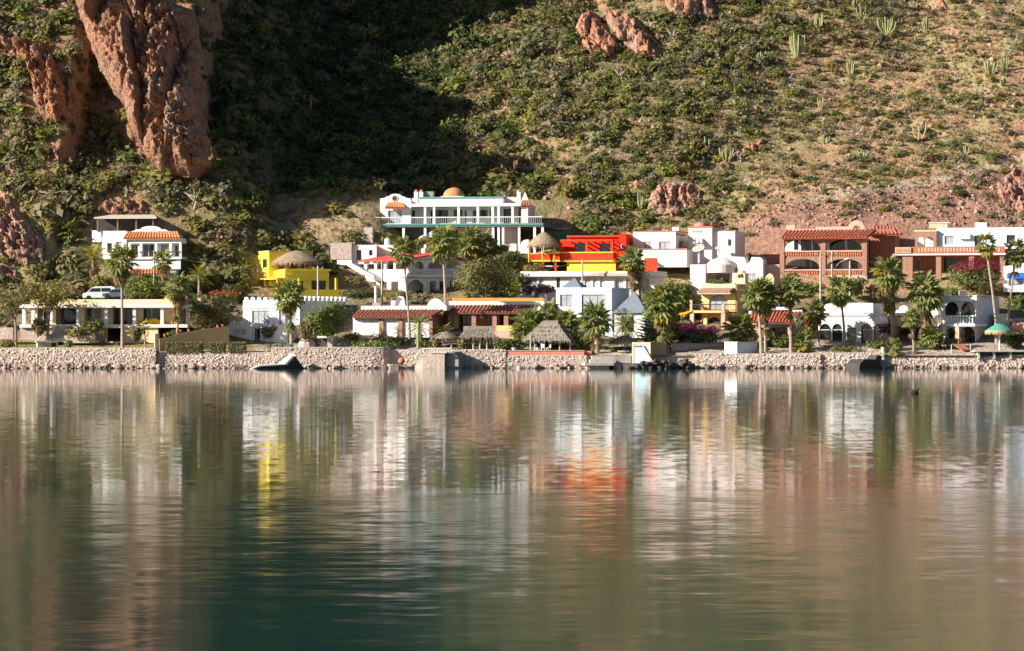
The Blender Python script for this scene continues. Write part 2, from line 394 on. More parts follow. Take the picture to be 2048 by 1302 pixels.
# ------------------------------------------------------------------ buildings: a frame with u along the front, v into the depth, z up
BAL = {}
def baluster_mesh(mat, h, r):
    k = (mat.name, round(h, 2), round(r, 2))
    if k not in BAL:
        BAL[k] = MB().lathe([(r * .7, 0), (r, h * .12), (r * .55, h * .3), (r, h * .55), (r * .5, h * .85), (r * .8, h)], 6).mesh('baluster', mat)
    return BAL[k]
class House:
    def __init__(s, name, label, cat, px, py, d, yaw, group=None):
        s.o = W(px, py, d); a = R(yaw); s.a = a
        s.U = Vector((math.cos(a), -math.sin(a), 0)); s.V = Vector((math.sin(a), math.cos(a), 0))
        s.root = empty(name, label, cat, s.o, -a, group)
        s.m = (s.o - cam.location).length / F            # metres per photo pixel here
    def L(s, px, py, v=0.0):
        """Photo pixel -> (u, z) on the vertical plane that lies v behind the front."""
        r = Vector(((px - 1024) / F, 1, (HY - py) / F)); c = Vector((0, -CD, CH))
        t = (v - (c - s.o).dot(s.V)) / r.dot(s.V); p = c + r * t - s.o
        return p.dot(s.U), p.z
    def S(s, px, py, u):
        """Photo pixel -> (v, z) on the side plane at u."""
        r = Vector(((px - 1024) / F, 1, (HY - py) / F)); c = Vector((0, -CD, CH))
        t = (u - (c - s.o).dot(s.U)) / r.dot(s.U); p = c + r * t - s.o
        return p.dot(s.V), p.z
    def rect(s, x0, y0, x1, y1, v=0.0):
        u0, z1 = s.L(x0, y0, v); u1, z0 = s.L(x1, y1, v); return u0, z0, u1, z1
    def block(s, name, mat, x0, y0, x1, y1, v, dep, parent=None, label=None):
        u0, z0, u1, z1 = s.rect(x0, y0, x1, y1, v)
        return tag(MB().box(u0, v, z0, u1, v + dep, z1).build(name, mat, parent or s.root), label)
    def poly(s, name, mat, pts, v, th, parent=None, label=None):
        return tag(MB().loops([s.L(x, y, v) for x, y in pts], [], v, v + th).build(name, mat, parent or s.root), label)
    def hole(s, h, v):
        x0, y0, x1, y1, k = h[:5]
        u0, z0, u1, z1 = s.rect(x0, y0, x1, y1, v)
        if 'a' in k:
            r = (u1 - u0) / 2; rise = min(r, (z1 - z0) * 0.9) if len(h) < 6 or not h[5] else (z1 - z0) * h[5]
            n = 10
            arc = [((u0 + u1) / 2 + r * math.cos(math.pi * i / n), z1 - rise + rise * math.sin(math.pi * i / n)) for i in range(n + 1)]
            return [(u0, z0), (u1, z0)] + arc
        return [(u0, z0), (u1, z0), (u1, z1), (u0, z1)]
    def glaze(s, loop, v, pane=GLASS, frame=FRAMEW, bars=1, mids=0, fw=0.07, parent=None):
        us = [p[0] for p in loop]; zs = [p[1] for p in loop]
        cu, cz = (min(us) + max(us)) / 2, (min(zs) + max(zs)) / 2
        ku, kz = 1 - 2 * fw / (max(us) - min(us)), 1 - 2 * fw / (max(zs) - min(zs))
        e = 0.004
        lo = [(cu + (u - cu) * (1 - e), cz + (z - cz) * (1 - e)) for u, z in loop]
        li = [(cu + (u - cu) * ku, cz + (z - cz) * kz) for u, z in loop]
        m = MB().loops(lo, [li], v, v + 0.06)
        top = max(p[1] for p in li) - (0 if len(loop) == 4 else 0.25 * (max(us) - min(us)))
        for i in range(bars):
            u = min(us) + (max(us) - min(us)) * (i + 1) / (bars + 1)
            m.box(u - fw / 2, v + 0.005, min(p[1] for p in li), u + fw / 2, v + 0.045, top)
        for i in range(mids):
            z = min(zs) + (max(zs) - min(zs)) * (i + 1) / (mids + 1)
            m.box(min(p[0] for p in li), v + 0.01, z - fw / 2, max(p[0] for p in li), v + 0.04, z + fw / 2)
        w = m.build('window', frame, parent or s.root)
        MB().loops([(cu + (u - cu) * .999 * (ku + 0.005), cz + (z - cz) * .999 * (kz + .005)) for u, z in loop], [], v + 0.02, v + 0.035).build('pane', pane, w)
        return w
    def facade(s, name, mat, x0, y0, x1, y1, v, holes=(), th=0.3, outline=None, parent=None, frame=FRAMEW, label=None):
        """A wall panel with real openings. Kinds: w window, a arched, o open, c curtained, d dark door, g grille of bars."""
        out = [s.L(x, y, v) for x, y in outline] if outline else None
        if not out:
            u0, z0, u1, z1 = s.rect(x0, y0, x1, y1, v); out = [(u0, z0), (u1, z0), (u1, z1), (u0, z1)]
        hl = [s.hole(h, v) for h in holes]
        p = tag(MB().loops(out, hl, v, v + th).build(name, mat, parent or s.root), label)
        for h, l in zip(holes, hl):
            k = h[4]
            if 'o' in k: continue
            wpx = abs(h[2] - h[0])
            s.glaze(l, v + th * 0.5, CURTAIN if 'c' in k else GLASS, FRAMED if 'd' in k else frame,
                    bars=(3 if 'g' in k else 2 if wpx > 34 else 1 if wpx > 11 else 0), mids=(2 if 'g' in k else 0))
        return p
    def rail(s, x0, x1, y0, y1, v, mat, step=0.42, r=0.085, bars=False, name='railing', side=None):
        """Handrail, foot rail and balusters along the front plane at v."""
        u0, z0, u1, z1 = s.rect(x0, y0, x1, y1, v)
        h = z1 - z0; t = min(0.14, h * 0.16)
        k = MB().box(u0, v, z1 - t, u1, v + 0.16, z1).box(u0, v, z0, u1, v + 0.16, z0 + t * 0.7).build(name, mat, s.root)
        n = max(2, int((u1 - u0) / step))
        if bars:
            m = MB()
            for i in range(n): 
                u = u0 + (u1 - u0) * (i + .5) / n; m.box(u - r, v + 0.06, z0 + t * 0.7, u + r, v + 0.09, z1 - t)
            tag(m.build('railing_bars', mat, k), kind='stuff')
        else:
            me = baluster_mesh(mat, h - 1.7 * t, r)
            for i in range(n): link('baluster', me, k, (u0 + (u1 - u0) * (i + .5) / n, v + 0.08, z0 + t * 0.7))
        return k
    def column(s, name, mat, px, y0, y1, v, w=0.4, cap=True, round_=False, parent=None):
        u, z1 = s.L(px, y0, v); _, z0 = s.L(px, y1, v)
        m = MB()
        if round_: m.lathe([(w / 2, z0), (w / 2 * .9, z1)], 10, (u, v + w / 2, 0))
        else: m.box(u - w / 2, v, z0, u + w / 2, v + w, z1)
        if cap:
            m.box(u - w * .68, v - w * .16, z1 - 0.22, u + w * .68, v + w * 1.16, z1 - 0.003)
            m.box(u - w * .62, v - w * .12, z0 + .003, u + w * .62, v + w * 1.12, z0 + 0.22)
        return m.build(name, mat, parent or s.root)
    def dome(s, name, mat, cx, y0, y1, rpx, v, parent=None, n=20):
        u, z0 = s.L(cx, y1, v); _, z1 = s.L(cx, y0, v); r = rpx * s.m; h = z1 - z0
        prof = [(r * 1.04, -0.12), (r * 1.04, 0)] + [(r * math.cos(t), h * math.sin(t)) for t in [math.pi / 2 * i / 8 for i in range(8)]] + [(0.04, h)]
        return MB().lathe(prof, n, (u, v + r, z0)).build(name, mat, parent or s.root, True)
    def tiles(s, name, mat, xa0, xa1, ya, xb0, xb1, yb, va, vb, step=0.5, rows=3, parent=None, scallop=True):
        """A sloping roof from the eave (photo line ya from xa0 to xa1, plane va) to the ridge (yb, xb0..xb1, plane vb), with barrel tiles."""
        u0, za = s.L(xa0, ya, va); u1, _ = s.L(xa1, ya, va); w0, zb = s.L(xb0, yb, vb); w1, _ = s.L(xb1, yb, vb)
        t = 0.14
        base = MB().add([(u0, va, za - t), (u1, va, za - t), (w1, vb, zb - t), (w0, vb, zb - t), (u0, va, za), (u1, va, za), (w1, vb, zb), (w0, vb, zb)],
                 [(0, 3, 2, 1), (4, 5, 6, 7), (0, 1, 5, 4), (1, 2, 6, 5), (2, 3, 7, 6), (3, 0, 4, 7)]).build(name, mat, parent or s.root)
        n = max(3, int(round(abs(u1 - u0) / step)))
        wd = abs(u1 - u0) / n
        ln = math.hypot(vb - va, zb - za) / rows
        vs = []; fs = []
        for j, (y, k) in enumerate(((0, 1.0), (ln * 1.08, 0.86))):
            for i in range(6):
                q = math.pi * i / 5; vs.append((-math.cos(q) * wd * .43 * k, y, math.sin(q) * wd * .36 * k + 0.03 - j * 0.02))
        for i in range(5): fs.append((i, i + 1, i + 7, i + 6))
        fs.append(tuple(range(6)))
        me = bpy.data.meshes.new('roof_tile'); me.from_pydata(vs, [], fs); me.materials.append(mat)
        tilt = math.atan2(zb - za, vb - va)
        for i in range(n):
            f = (i + .5) / n
            for j in range(rows):
                g = j / rows
                ua = u0 + (u1 - u0) * f; ub = w0 + (w1 - w0) * f
                p = (ua + (ub - ua) * g, va + (vb - va) * g - (0.12 if j == 0 else 0.02), za + (zb - za) * g + rnd.uniform(0, .025))
                link('roof_tile', me, base, p, (tilt, 0, -math.atan2(ub - ua, vb - va) + rnd.uniform(-.03, .03)))
        return base
    def crenels(s, mat, x0, x1, y0, y1, v, n, th=0.35, parent=None):
        """Rounded merlons standing on a wall top."""
        for i in range(n):
            xa = x0 + (x1 - x0) * (i + .12) / n; xb = x0 + (x1 - x0) * (i + .72) / n
            l = s.hole((xa, y0, xb, y1, 'a', 0.45), v)
            MB().loops(l, [], v, v + th).build('merlon', mat, parent or s.root)
    def gable(s, name, mat, x0, x1, yb, ys, yp, v, th=0.35, parent=None):
        """A scrolled mission gable: shoulders at ys, round top at yp."""
        w = x1 - x0; c = (x0 + x1) / 2; pts = [(x0, yb), (x1, yb), (x1, ys)]
        q = w * 0.16; mid = ys + (yp - ys) * 0.45
        pts += [(x1 - w * .10, ys + (yp - ys) * 0.06), (x1 - w * .17, ys + (yp - ys) * .2), (x1 - w * .22, mid), (c + w * .20, mid)]
        pts += [(c + w * .20 * math.cos(math.pi * i / 8), mid + (yp - mid) * math.sin(math.pi * i / 8)) for i in range(1, 8)]
        pts += [(c - w * .20, mid), (x0 + w * .22, mid), (x0 + w * .17, ys + (yp - ys) * .2), (x0 + w * .10, ys + (yp - ys) * 0.06), (x0, ys)]
        return s.poly(name, mat, pts, v, th, parent)
    def swin(s, x0, y0, x1, y1, u, pane=GLASS):
        """A window on the right side wall at u (visible side)."""
        va, z1 = s.S(x0, y0, u); vb, z0 = s.S(x1, y1, u)
        w = MB().box(u + 0.003, va, z0, u + 0.06, vb, z1).build('window', FRAMEW, s.root)
        MB().box(u + 0.05, va + .08, z0 + .08, u + 0.075, vb - .08, z1 - .08).build('pane', pane, w)
def pyramid(h, name, mat, x0, x1, y0, xp, yp, v, dep):
    u0, z0 = h.L(x0, y0, v); u1, _ = h.L(x1, y0, v); zp = h.L(xp, yp, v + dep / 2)[1]; c = (u0 + u1) / 2
    return MB().add([(u0, v, z0), (u1, v, z0), (u1, v + dep, z0), (u0, v + dep, z0), (c, v + dep / 2, zp)],
                    [(0, 3, 2, 1), (0, 1, 4), (1, 2, 4), (2, 3, 4), (3, 0, 4)]).build(name, mat, h.root)

# ---- white villa with two clay tiled awnings, high on the left
h = House('hillside_villa', 'white villa with mission gable and two orange tiled awnings, among trees below the left cliff', 'house', 257, 562, 40, 12)
h.block('wall', WHITE, 257, 470, 352, 585, 3.0, 7)
h.facade('rear_wall', WHITE, 257, 486, 361, 516, 2.6, [(262, 489, 276, 515, 'w'), (285, 488, 308, 515, 'w'), (322, 489, 336, 515, 'cd'), (349, 490, 357, 514, 'w')], 0.35)
h.block('upper_beam', WHITE, 257, 477, 362, 486, 0.0, 2.55)
for x in (258.5, 282, 312, 341, 360.5): h.column('column', WHITE, x, 486, 515, 0.02, 0.34, False)
h.block('balcony_slab', WHITE, 257, 514, 363, 518, -0.25, 2.8)
h.rail(259, 361, 503, 514, -0.1, FRAMED, 0.5, 0.02, True)
h.facade('lower_wall', WHITE, 257, 518, 361, 538, 0.1, [], 0.3)
h.block('lower_mass', WHITE, 258, 538, 352, 585, 0.45, 2.4)
h.tiles('tiled_awning', OTILE, 246, 362, 477, 254, 356, 465, -0.5, 1.6, 0.45, 2)
h.tiles('lower_tiled_awning', OTILE, 257, 331, 550, 260, 331, 538, -1.2, 0.35, 0.45, 2)
h.gable('mission_gable', WHITE, 250, 353, 476, 464, 452, 1.75, 0.35)
h.block('left_wing', WHITE, 206, 463, 252, 585, 2.2, 6)
h.facade('left_wing_front', WHITE, 204, 462, 252.5, 585, 1.8, [(214, 486, 224, 505, 'w'), (232, 484, 243, 508, 'cd')], 0.35)
h.block('parapet_block', WHITE, 184, 461, 201, 484, 2.6, 1.4)
h.block('garden_wall', WHITE, 206, 505, 250, 575, 1.2, 0.3)
for x in (262, 272): h.column('porch_post', WHITE, x, 551, 578, -1.0, 0.25, False)

# ---- shade roof above it
h = House('ramada', 'flat weathered shade roof on posts in dark brush above the white villa', 'shelter', 190, 458, 43, 5)
u0, z0 = h.L(188, 437.5); u1, _ = h.L(313, 437.5); _, z1 = h.L(240, 431, 3)
MB().add([(u0, 0, z0), (u1, 0, z0), (u1 - 1.5, 5.5, z1), (u0 + 1.5, 5.5, z1), (u0, 0, z0 + .22), (u1, 0, z0 + .22), (u1 - 1.5, 5.5, z1 + .22), (u0 + 1.5, 5.5, z1 + .22)],
         [(0, 3, 2, 1), (4, 5, 6, 7), (0, 1, 5, 4), (1, 2, 6, 5), (2, 3, 7, 6), (3, 0, 4, 7)]).build('roof', CONC, h.root)
for x in (195, 235, 272, 306): h.column('post', WOOD, x, 437, 462, 0.4, 0.2, False)
h.block('back_wall', DARKIN, 196, 437, 304, 464, 2.2, 0.4)  # added wall; the darkness under the roof is put into its colour

# ---- long cream house with the colonnade
h = House('colonnade_house', 'long low cream house with white square columns and flat roof behind the left lawn', 'house', 40, 655, 13, 8)
h.block('roof_slab', WARMWHITE, 39, 609, 385, 615, -0.6, 9.5)
h.block('parapet', CREAM, 60, 599, 397, 608.8, 0.6, 8)
h.block('roof_pier', CREAM, 389, 590, 402, 609, 0.3, 1.0)
h.block('roof_hump', CREAM, 330, 592, 344, 599, 1.0, 1.0)
for i, x in enumerate((47.5, 66, 102, 156, 212, 268.5, 324, 377)): h.column('column', WHITE, x, 615, 649, -0.2, 0.42, False)
h.facade('wall', CREAM, 70, 615, 378, 649, 2.6, [(74, 616, 97, 648, 'w'), (112, 616, 152, 648.6, 'dd'), (169, 616, 203, 648, 'w'), (226, 616, 265, 648.6, 'dd'), (286, 616, 320, 648, 'w'), (346, 616, 372, 648, 'w')], 0.35)
h.block('house_mass', CREAM, 72, 615.5, 377, 650, 3.0, 6)
h.block('right_wall', CREAM, 378, 615, 384, 655, 0.6, 9)
h.block('terrace_slab', WARMWHITE, 39, 649, 375, 655, -1.0, 10)
h.facade('base_wall', CREAM, 199, 655, 316, 686, -0.6, [(214, 656.5, 241, 683, 'o')], 0.5)
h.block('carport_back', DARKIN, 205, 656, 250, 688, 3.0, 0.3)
h.block('stone_base', STONEW, 40, 655, 198, 688, -0.5, 0.6)
h.block('jamb', TAN, 203, 656, 213.6, 684, -0.75, 0.12)
st = MB()
for i in range(9):
    a = h.L(112 - i * 2.7, 652 + i * 3.1, -1.0 - i * .32); b = h.L(140 - i * 1.4, 652 + i * 3.1, -1.0 - i * .32); z = h.L(100, 684, -1 - i * .32)[1]
    st.box(a[0], -1.0 - i * .32, z, b[0], -1.32 - i * .32 + .003, a[1])
st.build('staircase', CONC, h.root)
for k, x in enumerate((345, 351, 357)):
    u, z = h.L(x, 649, -0.6); MB().lathe([(.14, 0), (.24, .4), (.26, .42)], 8, (u, -0.6, z)).build('flower_pot', STUMP, h.root)

# ---- white house with merlons
h = House('crenellated_house', 'white house with rounded merlons and round grilled bay, right of the clipped hedges', 'house', 458, 688, 14, 27)
lp = [(468, 658, 492, 671, 'c')]
h.facade('lower_front', WHITE, 458, 649, 509, 690, 0.0, lp, 0.35)
h.block('lower_mass', WHITE, 460, 650, 575, 690, 0.9, 5)
h.facade('terrace_wall', WHITE, 520, 652, 574, 688, 0.4, [(529, 660, 545, 672, 'c')], 0.35)
h.crenels(WHITE, 458, 500, 642, 649.2, 0.02, 3)
h.crenels(WHITE, 524, 574, 646, 652.2, 0.42, 4)
uc, zc = h.L(509, 688, 0.4); r = 0.85
MB().lathe([(r, 0), (r, 2.3), (r * 1.12, 2.35), (r * 1.12, 2.75), (r * .9, 2.9)], 14, (uc, .9, zc)).build('round_bay', WHITE, h.root)
g = MB()
for i in range(9):
    w = math.pi + math.pi * (i + .5) / 9; g.tube([(uc + r * 1.06 * math.cos(w), .9 + r * 1.06 * math.sin(w), zc + .2), (uc + r * 1.06 * math.cos(w), .9 + r * 1.06 * math.sin(w), zc + 2.2)], .03, 4)
g.build('window_grille', FRAMED, h.root)
MB().lathe([(r + .01, 0.25), (r + .01, 2.1)], 14, (uc, .9, zc), False).build('pane', GLASS, h.root)
h.facade('upper_front', WHITE, 486, 601, 599, 652, 3.0, [(504, 621, 539, 648, 'cd'), (558, 621, 593, 648, 'cd')], 0.35)
h.block('upper_mass', WHITE, 487, 601.5, 597.5, 650, 3.4, 13)
h.block('cornice', WHITE, 485, 613, 600, 616, 2.85, 0.145)
h.crenels(WHITE, 487, 601, 594, 601.2, 3.02, 9)
uS = h.L(599, 600, 3.0)[0]
for i in range(11):
    v = 3.4 + i * 1.2; z = h.L(599, 601, 3)[1]
    MB().box(uS - .4, v, z - .004, uS + .02, v + .8, z + .35).build('merlon', WHITE, h.root)
    MB().lathe([(.4, 0), (.34, .14), (.2, .26), (.03, .3)], 10, (uS - .2, v + .4, z + .35)).build('merlon_cap', WHITE, h.root)

# ---- yellow house
h = House('yellow_house', 'bright yellow house with roof terrace above the white merloned house', 'house', 570, 600, 35, -20)
zT = lambda y: h.L(570, y, 0)[1]
def vS(px, u=0): return h.S(px, 560, u)[0]
h.block('main_wall', YELLOW, 571, 541, 657, 606, 0.3, 6)
h.facade('front_wall', YELLOW, 570, 539, 658, 606, 0.0, [(578, 562, 594, 580, 'd'), (599, 562, 607, 579, 'd'), (623, 561, 652, 580, 'd')], 0.3, frame=FRAMED)
h.block('string_course', YELLOW, 569.5, 548, 659, 550.5, -0.12, 0.115)
h.facade('terrace_parapet', YELLOW, 570, 537.5, 662, 542, -0.15, [], 0.3)
h.block('low_wall', YELLOW, 598, 579, 690, 608, -2.4, 0.35)
h.column('pillar', YELLOW, 599, 556, 580, -2.3, 0.3, False); h.column('pillar', YELLOW, 673, 556, 580, -2.3, 0.3, False)
# the sunny left side, running back from the corner
va, vb, vc = vS(560), vS(542), vS(524)
sl = MB().loops([(0.31, zT(606)), (vc, zT(606)), (vc, zT(554)), (vb, zT(541)), (.31, zT(537.5))], [[(vb - .6, zT(604)), (vb + .5, zT(604)), (vb + .5, zT(563)), (vb - .6, zT(563))], [(va - .5, zT(604)), (va + .6, zT(604)), (va + .6, zT(563)), (va - .5, zT(563))]], -.05, .25)
sl.v = [(p[1], p[0], p[2]) for p in sl.v]; sl.f = [tuple(reversed(f)) for f in sl.f]
sl.build('left_wall', YELLOW, h.root)
for v in (va, vb): MB().box(.02, v - .6, zT(604), .08, v + .6, zT(563)).build('door', FRAMED, h.root)
MB().box(-.12, .3, zT(550.5), -.055, vb, zT(548)).build('string_course', YELLOW, h.root)
for v in (vS(556, -1.6), vS(530, -1.6)): MB().box(-1.75, v, zT(606), -1.45, v + .3, zT(559)).build('pillar', TRIMYEL, h.root)
MB().box(-1.8, vS(556, -1.6), zT(558.6), -.06, vc + .4, zT(555.5)).build('porch_beam', YELLOW, h.root)
u1 = h.L(538, 520, 5.0)[0]; vd = h.S(503, 520, u1)[0]
MB().box(u1, 5.0, zT(585), u1 + 6.6, vd, zT(501)).build('upper_block', YELLOW, h.root)
MB().box(u1 - .06, 4.94, zT(501) + .003, u1 + 6.7, vd + .05, zT(499.3)).build('roof_coping', TAN, h.root)
v1, v2 = h.S(534, 520, u1)[0], h.S(526, 520, u1)[0]
w = MB().box(u1 - .04, v1, zT(533), u1 - .002, v2, zT(516)).build('window', FRAMED, h.root); MB().box(u1 - .06, v1 + .06, zT(532), u1 - .041, v2 - .06, zT(517)).build('pane', GLASS, w)
for k in range(3): MB().box(u1 + 1.4 + k * 1.8, 4.93, zT(538), u1 + 2.3 + k * 1.8, 4.997, zT(516)).build('doorway', DBRICK, h.root)
u2 = h.L(520, 560, 8.0)[0]; ve = h.S(503, 560, u2)[0]
MB().box(u2, 8.0, zT(590), u2 + 2.2, ve, zT(549)).build('left_wing', YELLOW, h.root)

# ---- the white mansion with the orange dome
h = House('mansion', 'large white mansion with orange dome and long columned porch on stilts, highest on the slope', 'house', 760, 448, 58, 9)
h.facade('left_wing_front', WHITE, 760, 400, 821.5, 449, 0.0, [(776, 421, 804, 448, 'c')], 0.35)
h.gable('mission_gable', WHITE, 760, 821.5, 400.1, 397, 387.5, 0.02, 0.33)
h.block('left_wing', WHITE, 761, 400.4, 818, 449, 0.37, 8)
u, z = h.L(789.6, 397, 0)
oc = MB()
oc.loops([(u + .52 * math.cos(t * .5236), z + .52 * math.sin(t * .5236)) for t in range(12)], [[(u + .36 * math.cos(t * .5236), z + .36 * math.sin(t * .5236)) for t in range(12)]], -.06, .015)
oc = oc.build('round_vent', LTERRA, h.root)
MB().loops([(u + .35 * math.cos(t * .5236), z + .35 * math.sin(t * .5236)) for t in range(12)], [], -.02, .012).build('vent_screen', DARKIN, oc)
h.tiles('tiled_hood', OTILE, 769, 812, 416, 776, 802, 406, -1.1, -0.01, 0.4, 2)
h.rail(762, 819, 434, 448, -1.6, FRAMEW, 0.3, 0.018, True)
h.facade('porch_wall', PINKWHITE, 822, 411, 1037, 449, 2.4, [(823.5, 421, 830, 446, 'd'), (861, 421, 867, 446, 'd'), (869, 420, 896, 446.5, 'd'), (907, 420, 925, 436, 'd'), (929.5, 421, 933, 446, 'd'), (946, 421, 953, 446, 'd'), (960, 420, 975, 436, 'd'), (980, 420, 987, 446, 'd'), (1007, 418, 1022, 446, 'd')], 0.35)
h.block('porch_door', WARMWHITE, 935, 420, 945, 446.5, 2.3, 0.095)
h.block('house_mass', PINKWHITE, 824, 396, 1035, 449, 2.8, 6)
h.block('eave', WHITE, 821.8, 407.5, 1041, 412, -0.3, 3.0)
h.block('upper_parapet', WHITE, 838, 396, 1006, 407.4, 0.9, 5.5)
h.block('teal_coping', TEAL, 837, 394, 1007, 396, 0.75, 5.7)
for x in (850, 868, 917, 955.5, 985, 997, 1025): h.column('porch_column', WHITE, x, 412, 448, -0.15, 0.34)
h.block('deck', GREYW, 745.7, 449.8, 1086, 452.5, -2.2, 9)
h.block('deck_edge', TEAL, 745.7, 448, 1086.5, 449.7, -2.35, 9.2)
h.rail(822, 1084, 434, 447.8, -2.2, FRAMEW, 0.28, 0.017, True)
h.rail(746, 760, 434, 447.8, -2.2, LTERRA, 0.28, 0.02, True)
h.block('right_wing', PINKWHITE, 1042.5, 408, 1056, 449, 0.2, 7)
h.gable('rear_gable', PINKWHITE, 1042, 1058, 409, 400, 385, 3.0, 0.4)
h.tiles('right_hood', BTILE, 1041, 1063, 413, 1044, 1058, 402, -0.8, 0.3, 0.4, 2)
h.block('chimney', WHITE, 1033.5, 384, 1041, 408, 0.4, 0.75)
h.dome('chimney_cap', OTILE, 1037.2, 379, 384, 3.8, 0.42)
for x0, x1 in ((828, 836), (838.5, 846)):
    h.block('chimney', WHITE, x0, 384, x1, 402, 1.8, 0.75); h.dome('chimney_cap', OTILE, (x0 + x1) / 2, 379, 384, 4.0, 1.8)
h.block('air_conditioner', GREYW, 846.5, 383, 866.5, 394.2, 2.4, 1.3)
h.dome('dome', OTILE, 904, 374, 393.5, 22, 2.0, n=28)
h.block('dome_drum', WARMWHITE, 881, 392.5, 927, 394.5, 2.0, 3.4)
for x in (747, 759, 807, 850, 986, 997, 1006, 1038, 1069, 1085): h.column('stilt', WHITE, x, 452.6, 506, -2.0, 0.36, False)
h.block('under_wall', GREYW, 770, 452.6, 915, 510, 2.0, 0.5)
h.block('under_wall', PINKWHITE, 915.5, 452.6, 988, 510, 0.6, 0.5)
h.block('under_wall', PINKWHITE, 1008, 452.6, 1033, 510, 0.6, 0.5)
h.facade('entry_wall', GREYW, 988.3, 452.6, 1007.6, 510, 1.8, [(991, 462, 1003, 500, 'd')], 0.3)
for (xa, ya, xb, yb, v) in ((766, 452, 792, 480, -0.6), (912, 452, 838, 484, -1.6)):
    a = h.L(xa, ya, v); b = h.L(xb, yb, v); k = MB(); n = 10
    for i in range(n):
        f = i / n; g_ = (i + 1) / n
        k.box(a[0] + (b[0] - a[0]) * f, v, a[1] + (b[1] - a[1]) * g_ - .25, a[0] + (b[0] - a[0]) * g_, v + 1.2, a[1] + (b[1] - a[1]) * g_)
    k = k.build('staircase', WARMWHITE, h.root)
    dz = 0.8
    MB().add([(a[0], v - .12, a[1] - .2), (b[0], v - .12, b[1] - .3), (b[0], v - .12, b[1] + .75), (a[0], v - .12, a[1] + .8), (a[0], v - .004, a[1] - .2), (b[0], v - .004, b[1] - .3), (b[0], v - .004, b[1] + .75), (a[0], v - .004, a[1] + .8)],
             [(0, 1, 2, 3), (7, 6, 5, 4), (0, 4, 5, 1), (1, 5, 6, 2), (2, 6, 7, 3), (3, 7, 4, 0)]).build('stair_wall', WHITE, k)
h.block('side_canopy', BLACKP, 1086.8, 456, 1142, 459, -0.5, 4)

# ---- white house with arcades under a red roof
h = House('arcade_house', 'white house with arched balconies under a red gabled roof, below the mansion', 'house', 815, 600, 36, -38)
zT = lambda y: h.L(815, y, 0)[1]
wd = h.L(927, 540, 0)[0]; dp = abs(h.S(728, 540, 0)[0])
h.facade('gable_wall', WHITE, 815, 519, 927, 556, 0.0, [(829, 522, 848, 537.5, 'oa'), (856, 521, 886, 537.5, 'oa'), (892, 521, 922, 537.5, 'oa')], 0.3)
h.facade('gable', WHITE, 0, 0, 0, 0, 0.0, outline=[(815, 518.6), (927, 518.6), (880, 505.5)], th=0.3)
h.block('lower_wall', WHITE, 815, 556, 927, 604, 1.6, 0.3)
h.facade('garage_wall', WHITE, 815, 556, 855, 600, 0.02, outline=[(812, 556), (855, 556), (855, 600), (848, 600), (848, 570), (838, 560), (826, 560), (815, 570), (815, 600), (812, 600)], th=0.3)
h.facade('lower_front', WHITE, 856, 556, 927, 600, 0.0, [(860, 562, 872, 586, 'd'), (879, 562, 888, 597, 'd'), (900, 562, 920, 586, 'd')], 0.3)
h.rail(816, 927, 538, 548, -0.2, WHITE, 0.36, 0.08)
h.block('balcony_slab', WHITE, 813, 548, 928, 555.8, -0.25, 2.4)
h.block('house_mass', PINKWHITE, 822, 519, 926, 603, 2.3, dp - 2.6)
# sunny long side at u = 0 running back: arches built in a wall along v
sl = MB(); hl = []
zt, zs, zf = zT(517), zT(538), zT(556)
for i in range(4):
    c = 0.75 + (dp - 1.2) * (i + .5) / 4; r = (dp - 1.2) / 8 * .78
    hl.append([(c - r, zs), (c + r, zs)] + [(c + r * math.cos(math.pi * k / 8), zs + (zt - zs) * .42 + (zt - zs) * .42 * math.sin(math.pi * k / 8)) for k in range(9)])
sl.loops([(0.31, zf), (dp, zf), (dp, zt), (0.31, zt)], hl, 0, .3)
sl.v = [(p[1], p[0], p[2]) for p in sl.v]; sl.f = [tuple(reversed(f)) for f in sl.f]
sl.build('arcade_wall', WHITE, h.root)
MB().box(-.2, .31, zT(548), -.004, dp, zT(538)).build('side_balustrade', WHITE, h.root)
MB().box(2.0, .4, zT(556), 2.29, dp - .4, zT(518)).build('inner_wall', LTERRA, h.root)
for i in range(4):
    c = 0.75 + (dp - 1.2) * (i + .5) / 4
    MB().box(1.93, c - .42, zs + .1, 1.995, c + .42, zt - .65).build('window', FRAMED, h.root)
zr = zT(503.5); ur = h.L(880, 505, 0)[0]
rf = MB().add([(-.7, -.7, zt - .1), (ur, -.7, zr), (ur, dp + .7, zr), (-.7, dp + .7, zt - .1), (-.7, -.7, zt - .28), (ur, -.7, zr - .18), (ur, dp + .7, zr - .18), (-.7, dp + .7, zt - .28)],
              [(0, 1, 2, 3), (7, 6, 5, 4), (0, 4, 5, 1), (1, 5, 6, 2), (2, 6, 7, 3), (3, 7, 4, 0)]).build('roof', REDROOF, h.root)
MB().add([(wd + .7, -.7, zt - .1), (ur + .004, -.7, zr), (ur + .004, dp + .7, zr), (wd + .7, dp + .7, zt - .1), (wd + .7, -.7, zt - .28), (ur + .004, -.7, zr - .18), (ur + .004, dp + .7, zr - .18), (wd + .7, dp + .7, zt - .28)],
         [(3, 2, 1, 0), (4, 5, 6, 7), (1, 5, 4, 0), (2, 6, 5, 1), (3, 7, 6, 2), (0, 4, 7, 3)]).build('roof', REDROOF, h.root)
for x in (789.6, 764): 
    pass
MB().box(-.05, .31, zT(604), .25, dp, zf - .003).build('basement_wall', WHITE, h.root)
for v in (2.2, 5.0, 7.6):
    MB().box(-.1, v, zT(598), -.054, v + 1.7, zT(562)).build('garage_door', DARKIN, h.root)
h.block('chimney', WHITE, 849, 497, 861, 506, 4.0, 0.8)
n = 12; stp = MB()
